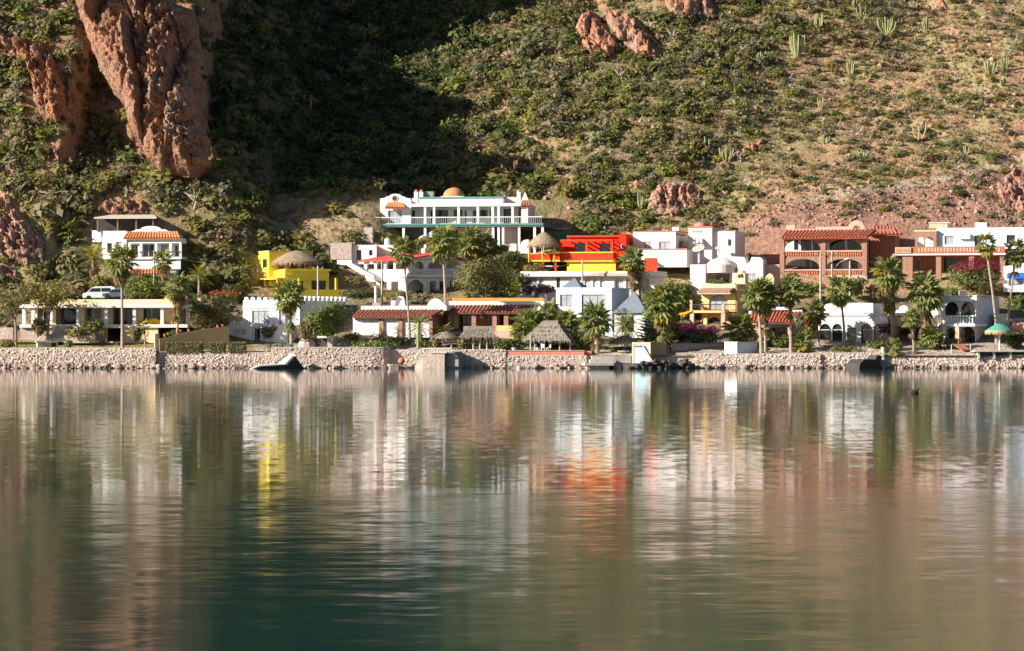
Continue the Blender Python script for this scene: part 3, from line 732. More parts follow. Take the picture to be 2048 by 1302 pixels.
for i in range(n):
    z1 = zT(523 + (556 - 523) * i / n); v = 12.9 - i * 6.8 / n
    stp.box(-1.5, v - 6.8 / n, z1 - .5, -.35, v, z1)
stp.build('staircase', WARMWHITE, h.root)
MB().add([(-1.6, 12.9, zT(518)), (-1.6, 6.1, zT(551)), (-1.6, 6.1, zT(557)), (-1.6, 12.9, zT(525)), (-1.501, 12.9, zT(518)), (-1.501, 6.1, zT(551)), (-1.501, 6.1, zT(557)), (-1.501, 12.9, zT(525))],
         [(0, 3, 2, 1), (4, 5, 6, 7), (0, 1, 5, 4), (1, 2, 6, 5), (2, 3, 7, 6), (3, 0, 4, 7)]).build('stair_wall', WARMWHITE, h.root)
# annexe behind it
h = House('white_annexe', 'small plain white block with a narrow door behind the red roofed arcade house', 'house', 704, 526, 47, 8)
h.facade('wall', WHITE, 704, 490, 753, 528, 0, [(713, 500, 723, 524, 'd'), (738, 500, 745, 511, 'd')], 0.3)
h.block('house_mass', WHITE, 705, 490.5, 752, 530, 0.32, 5)
h.block('rear_block', WHITE, 753.5, 490, 800, 520, 1.2, 4)
h.block('terrace_wall', WHITE, 674, 520, 703.5, 530, -0.5, 0.4)

# ---- long white house with brick pilasters
h = House('pilaster_house', 'long white house with brick pilasters and dark red tiled eave, beside the round ficus', 'house', 709, 672, 14, 14)
h.block('wall', WHITE, 706, 636, 858, 675, 0.25, 8)
h.block('fascia', WARMWHITE, 705, 634, 864, 637.5, -0.3, 0.5)
for x0, x1 in ((757.5, 766.5), (796.5, 804.5), (858, 865)): h.block('pilaster', BRICK, x0, 637.5, x1, 675, -0.05, 0.5)
h.block('side_wall', BRICK, 865.2, 634, 867.5, 675, 0.5, 7)
h.tiles('tiled_roof', BTILE, 705, 864, 634, 717, 886, 621, -0.6, 2.2, 0.5, 3)
h.block('parapet', WARMWHITE, 722, 612, 893, 621, 2.3, 6)
h.poly('roof_gable', WHITE, [(853, 613), (893, 613), (886, 605), (878, 598.5), (871, 597), (864, 598.5), (857, 605)], 2.5, 0.4)
for x in (756, 850): 
    u, z = h.L(x, 619.5, 2.2); MB().tube([(u, 2.1, z), (u, 2.5, z)], .12, 8).build('rain_spout', STUMP, h.root)
h.block('chimney_base', GREYW, 745, 605, 761, 612, 3.5, 1)
u, z = h.L(751.5, 605, 4.0); MB().lathe([(.2, 0), (.2, 2.0), (.27, 2.05), (.27, 2.2)], 10, (u, 4.0, z)).build('chimney', WHITE, h.root)

# ---- terracotta house in the middle
h = House('terracotta_house', 'low terracotta house with brick porch pillars and tiled roof, behind the grey thatched sheds', 'house', 888, 672, 15, 10)
h.block('brick_band', TERRA, 904, 596, 1087, 602.5, 6.0, 3)
h.block('parapet', WARMWHITE, 898, 602.6, 1089, 612.5, 2.9, 6)
h.tiles('tiled_roof', BTILE, 886, 1058, 626, 895, 1070, 612, -0.7, 2.8, 0.5, 3)
h.poly('white_gable', WHITE, [(1060, 672), (1089, 672), (1089, 609), (1082, 610), (1062, 624)], 1.2, 4)
h.block('porch_beam', WOOD, 890, 625.5, 1058, 628.5, -0.3, 0.5)
for x in (900, 947.5, 989, 1012, 1038): h.column('brick_pillar', BRICK, x, 628.6, 668, -0.35, 0.6, False)
h.facade('wall', TERRA, 888, 625, 1058, 674, 2.6, [(921, 630, 944, 668, 'd'), (972, 630, 985, 652, 'd'), (994, 630, 1007, 650, 'd'), (1018, 630, 1034, 652, 'da', 0.3)], 0.35)
h.block('house_mass', TERRA, 889, 612.6, 1057, 674, 3.0, 5)
h.block('side_pier', PEACH, 905, 627, 917, 672, 1.2, 0.5)  # peach colour stands for sunlight on the porch side wall
h.block('porch_parapet', PEACH, 993, 651, 1037, 663, -0.45, 0.3)
h.block('porch_floor', LTERRA, 888, 663.5, 1060, 680, -0.5, 3.0)
u, z = h.L(962, 636, 1.2); MB().lathe([(.05, .9), (.05, .45), (.25, .4), (.3, 0), (.1, -.1)], 8, (u, 1.2, z)).build('hanging_lantern', FRAMEW, h.root)

# ---- blue white modern house with slate pyramids
h = House('pyramid_roof_house', 'blue white modern house with two grey slate pyramid roofs and big dark windows', 'house', 1112, 672, 17, 20)
h.facade('upper_front', BLUEWHITE, 1112, 577, 1223, 640, 0, [(1120, 589, 1145, 613, 'cd'), (1163, 589, 1210, 628, 'cd')], 0.35, frame=FRAMED)
h.block('upper_mass', BLUEWHITE, 1113, 577.5, 1222, 640, 0.37, 8)
h.block('coping', BLUEWHITE, 1111, 575.5, 1224, 577.3, -0.08, 8.6)
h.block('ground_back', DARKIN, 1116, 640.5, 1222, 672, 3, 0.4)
for x in (1115, 1150, 1220): h.column('column', BLUEWHITE, x, 640.2, 672, 0.1, 0.4, False)
h.glaze(h.hole((1153, 642, 1216, 664, 'w'), 1.0), 1.0, GLASS, FRAMED, 3)
h.block('terrace_base', BLUEWHITE, 1110, 664, 1226, 674, -0.8, 4)
pyramid(h, 'slate_pyramid', SLATE, 1120, 1164, 577, 1140, 555, 2.5, 3.2)
h.facade('pavilion_front', WHITE, 1229, 626, 1290, 676, -1.0, [(1243, 632, 1268, 664, 'd')], 0.3)
h.block('pavilion', WHITE, 1230, 626.5, 1288, 676, -0.68, 3.6)
pyramid(h, 'slate_pyramid', SLATE, 1224, 1294, 626, 1267, 583, -1.5, 4.8)

# ---- red house
h = House('red_house', 'vivid red and orange house with open roof terrace over a yellow basement', 'house', 1120, 548, 44, 14)
h.block('rear_wall', RED, 1135, 471, 1238, 520, 3.2, 0.4)
h.facade('rear_doors', RED, 1121, 479, 1224, 507, 3.0, [(1149, 487, 1176, 504, 'd'), (1199, 487, 1221, 504, 'd')], 0.195)
h.block('house_mass', RED, 1122, 480, 1237, 545, 3.65, 6)
h.block('side_block', RED, 1238.2, 468, 1252, 512, 1.8, 7)
h.swin(1242, 488, 1246, 497, h.L(1252, 480, 1.8)[0])
h.block('top_beam', ORANGE, 1133, 471, 1240, 474, 2.8, 0.38)
h.block('frame_beam', ORANGE, 1120, 479, 1226, 482.5, 0.0, 0.5)
for x in (1121.5, 1173, 1223.5): h.column('frame_post', ORANGE, x, 482.6, 505, 0.05, 0.35, False)
for i in range(7):
    u, z = h.L(1128 + i * 15.5, 481, 0); MB().box(u - .08, .52, z, u + .08, 2.99, z + .2).build('rafter', ORANGE, h.root)
h.block('parapet', ORANGE, 1120, 505.8, 1226, 521, -0.1, 0.35)
h.block('parapet_cap', TRIMYEL, 1119.5, 504, 1226.5, 505.7, -0.18, 0.5)
h.block('terrace_floor', TRIMYEL, 1119.5, 521.1, 1227, 523, -0.15, 4)
h.facade('basement_wall', YELLOW, 1134, 523.1, 1231, 548, 0.3, [], 0.3)
h.block('lower_parapet', ORANGE, 1056.5, 507.8, 1119.3, 520, -0.6, 0.35)
h.block('lower_parapet_cap', TRIMYEL, 1056, 506, 1119.4, 507.7, -0.66, 0.48)
h.block('lower_floor', TRIMYEL, 1056, 520.1, 1119.4, 523, -0.62, 4)
for x in (1058, 1086, 1111): h.column('red_post', ORANGE, x, 523.2, 548, -0.5, 0.3, False)
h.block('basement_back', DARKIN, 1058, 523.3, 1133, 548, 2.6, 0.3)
h.block('basement_beam', LTERRA, 1083, 531, 1116, 533.5, -0.4, 0.3)
h.poly('curved_wall', WHITE, [(1041, 507), (1057, 507), (1057, 479), (1050, 479.5), (1044, 483), (1041, 490)], 1.0, 1.5)
h.block('right_panel', ORANGE, 1289, 516, 1314, 543, -2.2, 0.4)

# ---- white house with pink domed tower
h = House('domed_tower_house', 'white house with red coping and a small pink domed tower, right of the red house', 'house', 1266, 532, 46, 18)
h.facade('upper_front', WHITE, 1266, 463.5, 1351, 500, 0, [(1286.5, 483, 1303, 499, 'c'), (1318, 483, 1340, 499, 'cd')], 0.3)
h.block('upper_mass', WHITE, 1267, 464, 1350, 500, 0.32, 8)
h.block('coping', REDTRIM, 1265, 462, 1352, 463.4, -0.06, 8.5)
h.facade('lower_front', WHITE, 1252, 499.5, 1373, 534, -1.8, [], 0.3)
h.block('lower_mass', WHITE, 1253, 500, 1372, 534, -1.48, 8)
h.block('lower_coping', REDTRIM, 1251, 497.8, 1374, 499.4, -1.86, 1.8)
h.block('tower', PINKWHITE, 1377, 455, 1424, 532, 3.0, 4.5)
h.block('tower_coping', REDTRIM, 1376, 452.6, 1425, 454.9, 2.9, 4.8)
h.dome('tower_dome', PINK, 1397, 444.5, 452.6, 13, 4.0)
for x in (1388, 1395, 1402):
    u, z = h.L(x, 463, 3.0); MB().box(u - .12, 2.93, z - .12, u + .12, 2.997, z + .12).build('tower_vent', REDTRIM, h.root)
h.block('right_wing', PINKWHITE, 1425.5, 463, 1470, 532, 3.6, 6)
h.swin(1455, 478, 1462, 492, h.L(1470, 480, 3.6)[0])
uR = h.L(1351, 470, 0)[0]
for i in range(3):
    _, z = h.L(1351, 468, 0); MB().tube([(uR - .1, 1.2 + i * 1.4, z), (uR + .55, 1.2 + i * 1.4, z - .1)], .11, 8).build('rain_spout', REDTRIM, h.root)
h.swin(1360, 481, 1368, 497, uR)
h.block('roof_unit', WHITEP, 1345, 454, 1357, 462, 2.5, 1.2)
h.tiles('arched_porch', PINKWHITE, 1385, 1408, 488, 1387, 1406, 478, 2.0, 2.95, 0.6, 1)
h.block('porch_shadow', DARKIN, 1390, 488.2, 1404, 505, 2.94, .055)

# ---- long low white house with barred windows
h = House('barred_window_house', 'long low white house with a row of tall barred windows, below the red house', 'house', 1041, 600, 35, 14)
h.block('roof_slab', WARMWHITE, 1040, 543, 1312, 552, -0.5, 8)
h.poly('roof_gable', LTERRA, [(1163, 552), (1300, 552), (1300, 549), (1245, 547.5), (1198, 544.5)], -0.62, 0.1)
h.facade('wall', WARMWHITE, 1041, 552, 1310, 602, 0.3, [(1057, 556, 1074, 574, 'c'), (1078, 556, 1086, 574, 'c'), (1113, 555, 1120, 585, 'dg'), (1150, 555, 1160, 590, 'cg'), (1169, 555, 1181, 596, 'cg'), (1186, 555, 1193, 596, 'cg'), (1200, 555, 1208, 596, 'cg'), (1231, 556, 1247, 596, 'cg'), (1252, 556, 1268, 596, 'c'), (1284, 556, 1299, 596, 'c')], 0.3)
h.block('house_mass', WARMWHITE, 1042, 552.3, 1309, 602, 0.62, 7)
h.block('left_shade', GREYW, 1041.5, 553, 1055, 573, 0.2, 0.09)

# ---- pale pink house with round canopy
h = House('round_canopy_house', 'pale pink house with a bulging round canopy over a recessed balcony', 'house', 1380, 590, 38, 16)
h.block('left_wall', PINKWHITE, 1380, 529, 1411, 592, 0.3, 6)
u0, zb = h.L(1408, 545.5, 0); u1, zt = h.L(1468, 529, 0); c = (u0 + u1) / 2; r = (u1 - u0) / 2
MB().lathe([(r, zb), (r, zt), (r * .75, zt + .55), (r * .3, zt + 1.0), (.05, zt + 1.1)], 24, (c, 1.6, 0)).build('round_canopy', PINKWHITE, h.root, False)
h.block('balcony_back', LTERRA, 1411, 545.8, 1466, 568, 2.2, 0.3)
h.glaze(h.hole((1433, 547, 1458, 566, 'w'), 2.1), 2.1, GLASS, FRAMED, 2)
h.block('balcony_wall', PINKWHITE, 1408, 566.5, 1470, 592, 0.3, 2)
h.column('column', PINKWHITE, 1468, 545.8, 566, 0.2, 0.5, False)
h.facade('right_front', PINKWHITE, 1474, 529, 1526, 592, 0.9, [(1493, 547, 1512, 569, 'c')], 0.3)
h.block('right_mass', PINKWHITE, 1475, 529.4, 1525, 592, 1.22, 6)
h.poly('roof_curve', WARMWHITE, [(1462, 529.5), (1526, 529.5), (1526, 520), (1521, 514.5), (1503, 514), (1500, 523), (1493, 528), (1488, 514), (1462, 513)], 1.6, 2.5)
h.block('side_wall', LTERRA, 1531, 529, 1559, 592, 3.4, 0.5)
h.poly('roof_kiosk', CREAM, [(1531, 570), (1547.5, 570), (1547.5, 555), (1544, 549), (1539.5, 546.5), (1535, 549), (1531, 555)], -1.0, 1.2)

# ---- peach house with balcony
h = House('peach_house', 'peach coloured house with arched balcony door, tiled hood and brick pillars behind bougainvillea', 'house', 1402, 655, 18, 20)
h.block('roof_parapet', CREAM, 1402, 568, 1471, 577, 0.3, 6)
h.tiles('tiled_hood', LTERRA, 1394, 1460, 584.5, 1404, 1468, 577, -1.0, 0.28, 0.4, 2)
h.block('hood_beam', CREAM, 1395, 585.5, 1461, 588, -0.95, 1.2)
h.facade('front_wall', PEACH, 1402, 586, 1471, 623, 0.3, [(1418, 590, 1456, 620, 'ca', 0.5)], 0.35, frame=FRAMED)
h.block('house_mass', PEACH, 1403, 577.4, 1470, 660, 0.67, 12)
h.block('side_wall', TAN, 1470.5, 568, 1474, 660, 0.4, 14)
h.rail(1384, 1471, 608, 621, -1.4, FRAMED, 0.22, 0.014, True)
h.block('balcony_slab', PEACH, 1380, 621, 1449, 625.5, -1.5, 1.78)
h.column('balcony_post', LTERRA, 1382, 600, 621, -1.45, 0.35, False)
h.column('balcony_post', LTERRA, 1446, 608, 621, -1.45, 0.35, False)
for x in (1383.5, 1446): h.column('brick_pillar', LTERRA, x, 625.6, 658, -1.4, 0.55, False)
h.column('peach_pillar', PEACH, 1408.5, 625.6, 658, -0.4, 0.75, False)
h.facade('lower_front', PEACH, 1402, 625.6, 1471, 660, 0.28, [(1415, 634, 1442, 656, 'oa')], 0.02)
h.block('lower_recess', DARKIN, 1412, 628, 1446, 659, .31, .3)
for i in range(4): 
    u, z = h.L(1358 + i * 2, 629 + i * 2.4, -1.4); v = -1.6 + i * .6; u2, z2 = h.L(1384, 622, v)
    MB().tube([(u, v, z), (u2, v, z2)], .1, 5).build('pergola_beam', TRIMYEL, h.root)
h.block('roof_kiosk', CREAM, 1472.5, 546, 1490, 568, 2.0, 1.2); 
for x in (1475.5, 1481.5): h.block('kiosk_opening', DARKIN, x, 549, x + 4, 555, 1.9, .095)
h.dome('kiosk_cap', CREAM, 1481, 540, 546, 8, 1.9)

# ---- little tiled house
h = House('tiled_cottage', 'small house with a broad terracotta tiled roof on red pillars, behind two slim palms', 'house', 1500, 692, 13, 12)
h.tiles('tiled_roof', TILE, 1498, 1587, 645, 1502, 1602, 625, -1.2, 3.6, 0.45, 3)
h.block('white_beam', WHITE, 1512, 646.5, 1582, 650, -0.6, 0.4)
for x in (1516, 1535, 1578): h.column('red_pillar', LTERRA, x, 650.2, 694, -0.55, 0.35, False)
h.facade('wall', LTERRA, 1500, 640, 1592, 694, 2.6, [(1518, 655, 1530, 688, 'd'), (1542, 655, 1570, 690, 'd')], 0.3, frame=FRAMED)
h.block('house_mass', LTERRA, 1501, 636, 1591, 694, 2.95, 3)
h.block('parapet', WHITE, 1497, 622, 1512, 628, 3.7, .5); h.block('parapet', WHITE, 1580, 620, 1604, 628, 3.7, .5)
h.block('roof_bench', WHITEP, 1543, 614, 1577, 620, 4.4, .5)

# ---- brick house with four arches
h = House('brick_arch_house', 'two storey brick house with four wide arched balconies and a scalloped tile roof', 'house', 1560, 560, 47, 13)
h.facade('upper_front', BRICK, 1560, 476, 1734, 503, 0, [(1569, 479, 1641, 501.5, 'oa', 0.8), (1652, 479, 1724, 500, 'oa', 0.8)], 0.5)
h.facade('middle_band', BRICK, 1560, 503, 1734, 517, 0.1, [], 0.4)
h.facade('lower_front', BRICK, 1560, 517, 1734, 540, 0, [(1571, 517.8, 1639, 539, 'oa', 0.8), (1652, 517.8, 1725, 539, 'oa', 0.8)], 0.5)
def ornament(y0, y1, spans, mat):
    m = []
    for xa, xb in spans:
        n = int((xb - xa) / 4.6)
        for i in range(n):
            x = xa + (xb - xa) * i / n
            u0, z0, u1, z1 = h.rect(x, y0, x + 2.6, y1, -0.02); k = len(m)
            me = MB().add([(u0 - .06, -.03, z0), (u0 + .1, -.03, z0), (u1, -.03, z1), (u1 - .16, -.03, z1), (u0 - .06, .095, z0), (u0 + .1, .095, z0), (u1, .095, z1), (u1 - .16, .095, z1)],
                          [(0, 1, 2, 3), (7, 6, 5, 4), (0, 4, 5, 1), (1, 5, 6, 2), (2, 6, 7, 3), (3, 7, 4, 0)]).build('brick', mat, h.root); m.append(me)
ornament(503.5, 511.5, ((1572, 1638), (1655, 1724)), OTILE)
ornament(541, 548.5, ((1570, 1638), (1653, 1724)), OTILE)
h.block('balcony_rail', LTERRA, 1567, 501.6, 1730, 503.2, -0.12, 0.62)
h.block('balcony_rail', LTERRA, 1566, 538.8, 1731, 540.6, -0.12, 0.62)
h.facade('lower_band', BRICK, 1562, 540.6, 1732, 550, 0.1, [], 0.4)
h.block('stone_base', STONEW, 1560, 550.2, 1734, 590, -0.05, 2)
for x in (1564, 1646.5, 1729): h.block('pier', BRICK, x - 4.5, 476.5, x + 4.5, 550, -0.15, 0.13)
h.facade('inner_wall', WHITE, 1562, 478, 1733, 502, 2.5, [(1588, 480, 1597, 500, 'd'), (1602, 479, 1622, 501, 'd'), (1626, 479, 1640, 500, 'd'), (1660, 480, 1690, 500, 'd'), (1695, 480, 1722, 500, 'd')], 0.3)
h.facade('lower_inner_wall', WHITE, 1562, 518, 1733, 540, 2.5, [(1612, 519, 1620, 538.5, 'd'), (1624, 521, 1636, 538, 'd'), (1664, 520, 1684, 538, 'd'), (1702, 521, 1716, 538, 'd')], 0.3)
h.block('balcony_floor', BRICK, 1561, 503.2, 1733.5, 516, 0.52, 2.3)
h.block('house_mass', DBRICK, 1561, 478.4, 1733, 575, 2.85, 9)
h.block('side_pier', BRICK, 1729, 478, 1734, 550, 0.52, 2.3)
h.swin(1748, 482, 1756, 496, h.L(1733, 490, 2.85)[0], CURTAIN)
h.tiles('tiled_roof', TILE, 1560, 1734, 476.5, 1571, 1752, 462, -0.9, 3.0, 0.5, 3)
h.block('rear_parapet', LTERRA, 1573, 450, 1590, 466, 4, .6); h.block('rear_parapet', LTERRA, 1590.3, 458, 1632, 466, 4, .6); h.block('rear_parapet', LTERRA, 1632.3, 453.5, 1697, 466, 4, .6)
u, z = h.L(1713, 462, 3.6); 
ring = MB().loops([(u + 1.3 * math.cos(math.pi * i / 14), z + 1.6 * math.sin(math.pi * i / 14)) for i in range(15)] + [(u + .62 * math.cos(math.pi * i / 14), z + .85 * math.sin(math.pi * i / 14)) for i in range(14, -1, -1)], [], 3.6, 4.2).build('roof_arch', LTERRA, h.root)
h.block('rear_wing', DBRICK, 1740, 458, 1790, 575, 5, 6)
h.tiles('rear_roof', BTILE, 1742, 1806, 470, 1746, 1795, 453, 4.0, 8.0, 0.6, 2)

# ---- white house with brick terrace at the right
h = House('brick_terrace_house', 'long white house with brick terrace on tall pillars and two small arches, right uphill', 'house', 1830, 560, 46, 13)
h.facade('front', BLUEWHITE, 1873.5, 456, 2070, 497, 0.6, [(1889, 472, 1908, 489, 'c'), (1949, 471, 1960, 496, 'd'), (2013, 470, 2030, 488, 'd')], 0.3)
h.block('house_mass', BLUEWHITE, 1874, 456.4, 2069, 497, 0.92, 8)
h.facade('arched_porch', BRICK, 1830, 463, 1873, 499, 0.0, [(1835, 474, 1848, 497, 'oa'), (1850, 473, 1867, 497, 'oa')], 0.35)
h.block('porch_cap', CREAM, 1829, 460.5, 1874, 462.9, -0.1, 3.5)
h.block('porch_back', WARMWHITE, 1832, 463.2, 1873, 499, 2.6, 0.3)
h.block('terrace_band', DBRICK, 1822.5, 493.5, 2010, 507.5, -1.8, 0.4)
for i in range(26):
    x = 1838 + i * 6.4
    if 1877 < x < 1882: continue
    u, z = h.L(x, 499, -1.85); MB().box(u - .13, -1.84, z - .3, u + .13, -1.805, z + .25).build('lattice_block', LTERRA, h.root)
h.block('terrace_slab', WARMWHITE, 1786, 507.7, 2012, 509.5, -1.9, 4)
h.block('planter_box', ORANGE if False else LTERRA, 1790, 494.5, 1822, 506, -2.0, 1.2)
for x0 in (1792, 1807): h.block('planter_panel', OTILE, x0, 497, x0 + 12, 504, -2.04, .035)
for x in (1810, 1820, 1877, 1943, 2005): h.column('brick_pillar', BRICK, x, 509.6, 590, -1.6, 0.75, False)
h.facade('lower_wall', DBRICK, 1824, 509.6, 2010, 590, 2.0, [(1833, 517, 1842, 545, 'w'), (1888, 516, 1930, 545, 'd')], 0.3)
u, z = h.L(1930, 478, .6)
ac = MB().box(u - .8, .1, z, u + .8, .595, z + .75).build('air_conditioner', WHITEP, h.root)
u, z = h.L(1963, 451, 3); MB().tube([(u - .9, 3, z), (u + .8, 3, z)], .45, 12).build('water_tank', WHITEP, h.root)
h.block('chimney', LTERRA, 1858, 446, 1895, 456, 3, 1.2); h.block('chimney_cap', CONC, 1856, 444.6, 1901, 446, 2.9, 1.4)

# ---- white house with the blue awning
h = House('blue_awning_house', 'white house with a bright blue window awning at the right edge', 'house', 2007, 582, 36, 12)
h.facade('front', WHITE, 0, 0, 0, 0, 0, [(2018, 556, 2046, 572, 'c')], 0.3, outline=[(2007, 584), (2080, 584), (2080, 521), (2048, 526), (2007, 533)])
h.block('house_mass', WHITE, 2008, 534, 2079, 584, 0.32, 7)
u0, z0, u1, z1 = h.rect(2014, 545, 2060, 555, -0.9)
MB().add([(u0, 0, z1), (u1, 0, z1), (u1, -.9, z0 + .1), (u0, -.9, z0 + .1), (u0, -.9, z0 - .15), (u1, -.9, z0 - .15)], [(0, 3, 2, 1), (3, 4, 5, 2)]).build('awning', BLUEAWN, h.root)

# ---- white house with ground floor arches
h = House('white_arch_house', 'single storey white house with tall dark arched doors, right of the tiled cottage', 'house', 1635, 692, 13, 20)
h.facade('front', WHITE, 1635, 631, 1775, 694, 0, [(1639, 647.5, 1661.5, 689, 'da'), (1664.5, 647.5, 1684, 689, 'da'), (1694, 656, 1712, 684, 'd'), (1722, 647.5, 1744, 689, 'da'), (1747, 648, 1762, 684, 'da')], 0.4, frame=FRAMED)
h.block('house_mass', WHITE, 1636, 631.4, 1773, 694, 0.42, 7)
h.block('roof_slab', WHITE, 1632, 626, 1794, 630.8, -0.22, 8)
h.poly('vaulted_block', WHITE, [(1648, 625.8), (1746, 625.8), (1746, 606.5), (1700, 605.5), (1655, 607.5), (1649, 611)], 1.0, 4.5)
h.block('blue_clerestory', BLUEWHITE, 1652, 622.5, 1737, 625.6, 0.9, 0.095)
h.block('vent_slot', BLUEWHITE, 1668, 619, 1679, 621.5, 0.92, .075)
for (x0, x1) in ((1640, 1660), (1665, 1684), (1722, 1744)): h.block('transom', FRAMEW, x0 + 1, 659, x1, 660.3, 0.12, 0.05)
h.block('side_wall', LTERRA, 1775.5, 631, 1786, 694, 1.5, 5)

# ---- white two storey house with balustrade
h = House('balustrade_house', 'two storey white house with paired arches above a white balustraded balcony, right waterfront', 'house', 1790, 700, 14, 27)
h.facade('upper_front', WHITE, 1882, 600, 1952, 634, 2.2, [(1890, 604, 1917, 633, 'da'), (1922, 604, 1950, 633, 'da')], 0.35, frame=FRAMED)
h.block('upper_mass', WHITE, 1883, 593.4, 1951, 652, 2.57, 10)
h.block('roof_eave', WHITE, 1880, 592, 1953, 602, 0.9, 1.65)
h.block('roof_cap', WARMWHITE, 1879, 590.8, 1953.5, 592, 0.8, 11)
h.rail(1826, 1948, 631, 648, -0.3, WHITE, 0.42, 0.11)
h.rail(1791, 1815, 632, 648, -0.3, WHITE, 0.42, 0.11)
h.block('balcony_slab', WHITE, 1788, 648.2, 1950, 652.5, -0.5, 5)
for x in (1824, 1914): h.column('brick_pillar', LTERRA, x, 652.6, 702, -0.4, 0.55, False)
h.column('white_pillar', WHITE, 1888, 652.6, 702, -0.3, 0.25, False)
h.facade('lower_front', PINKWHITE, 1793, 652.7, 1952, 704, 2.2, [(1806, 658, 1826, 700, 'd'), (1832, 656, 1850, 664, 'd'), (1864, 655, 1887, 690, 'da'), (1892, 656, 1911, 690, 'da'), (1921, 653.5, 1950, 690, 'da')], 0.35, frame=FRAMED)
h.block('lower_mass', PINKWHITE, 1794, 653, 1951, 704, 2.57, 9)
h.gable('roof_gable', WHITE, 1782, 1832, 630, 628, 611, 3.2, .4)
h.poly('stair_hood', WHITE, [(1853, 648), (1876, 627), (1868, 609), (1858, 612), (1853, 625)], 4.0, .4)

# ---- low pink outbuilding at the right edge
h = House('pink_outbuilding', 'low salmon outbuilding with a wavy clay coping behind the teal parasol', 'house', 2022, 690, 12, 14)
h.block('wall', PINK, 2024, 645, 2080, 692, 0.5, 4)
h.tiles('tiled_roof', LTERRA, 2020, 2080, 655, 2024, 2084, 641, -0.2, 2.4, 0.8, 1)
h.block('parapet', WARMWHITE, 1990, 627, 2015, 650, 3, 3); h.block('white_parapet', WHITE, 2010, 637, 2080, 643, 2.6, 2)

# ---- dark retaining walls and roof clutter
h = House('retaining_wall', 'dark stone retaining wall left of the white annexe, lower of two', 'wall', 661, 516, 47, 10)
h.block('wall_body', STONEW, 661, 487, 703, 519, 0, 1.0); h.block('coping', CONC, 660, 485.6, 703.5, 486.9, -.06, 1.1)
h = House('retaining_wall', 'dark stone retaining wall under the left end of the mansion deck, upper of two', 'wall', 702, 492, 52, 10)
h.block('wall_body', STONEW, 703, 473, 745, 489.5, 0, 1.0); h.block('coping', CONC, 702, 471.8, 745.5, 472.9, -.06, 1.1); h.block('stair_cheek', STONEW, 728, 455, 745, 471.7, .3, 1.2)
def mast(label, px, yb, yt, d):
    b = W(px, yb, d); t = empty('antenna_mast', label, 'antenna', b); k = W(px, yt, d).z - b.z
    MB().tube([(0, 0, 0), (0, 0, k)], .045, 5).build('mast', FRAMED, t); MB().tube([(-.5, 0, k - .3), (.5, 0, k - .3)], .03, 4).build('crossbar', FRAMED, t); MB().tube([(-.35, 0, k - .7), (.35, 0, k - .7)], .03, 4).build('crossbar', FRAMED, t)
mast('tall thin antenna mast behind the red house', 1238, 470, 428, 50)
mast('short antenna on the domed tower house roof, left end', 1291, 463, 454, 50)
mast('forked antenna in the shade above the mansion dome', 938, 390, 362, 72)
mast('thin antenna on the merloned house roof', 530, 600, 582, 22)
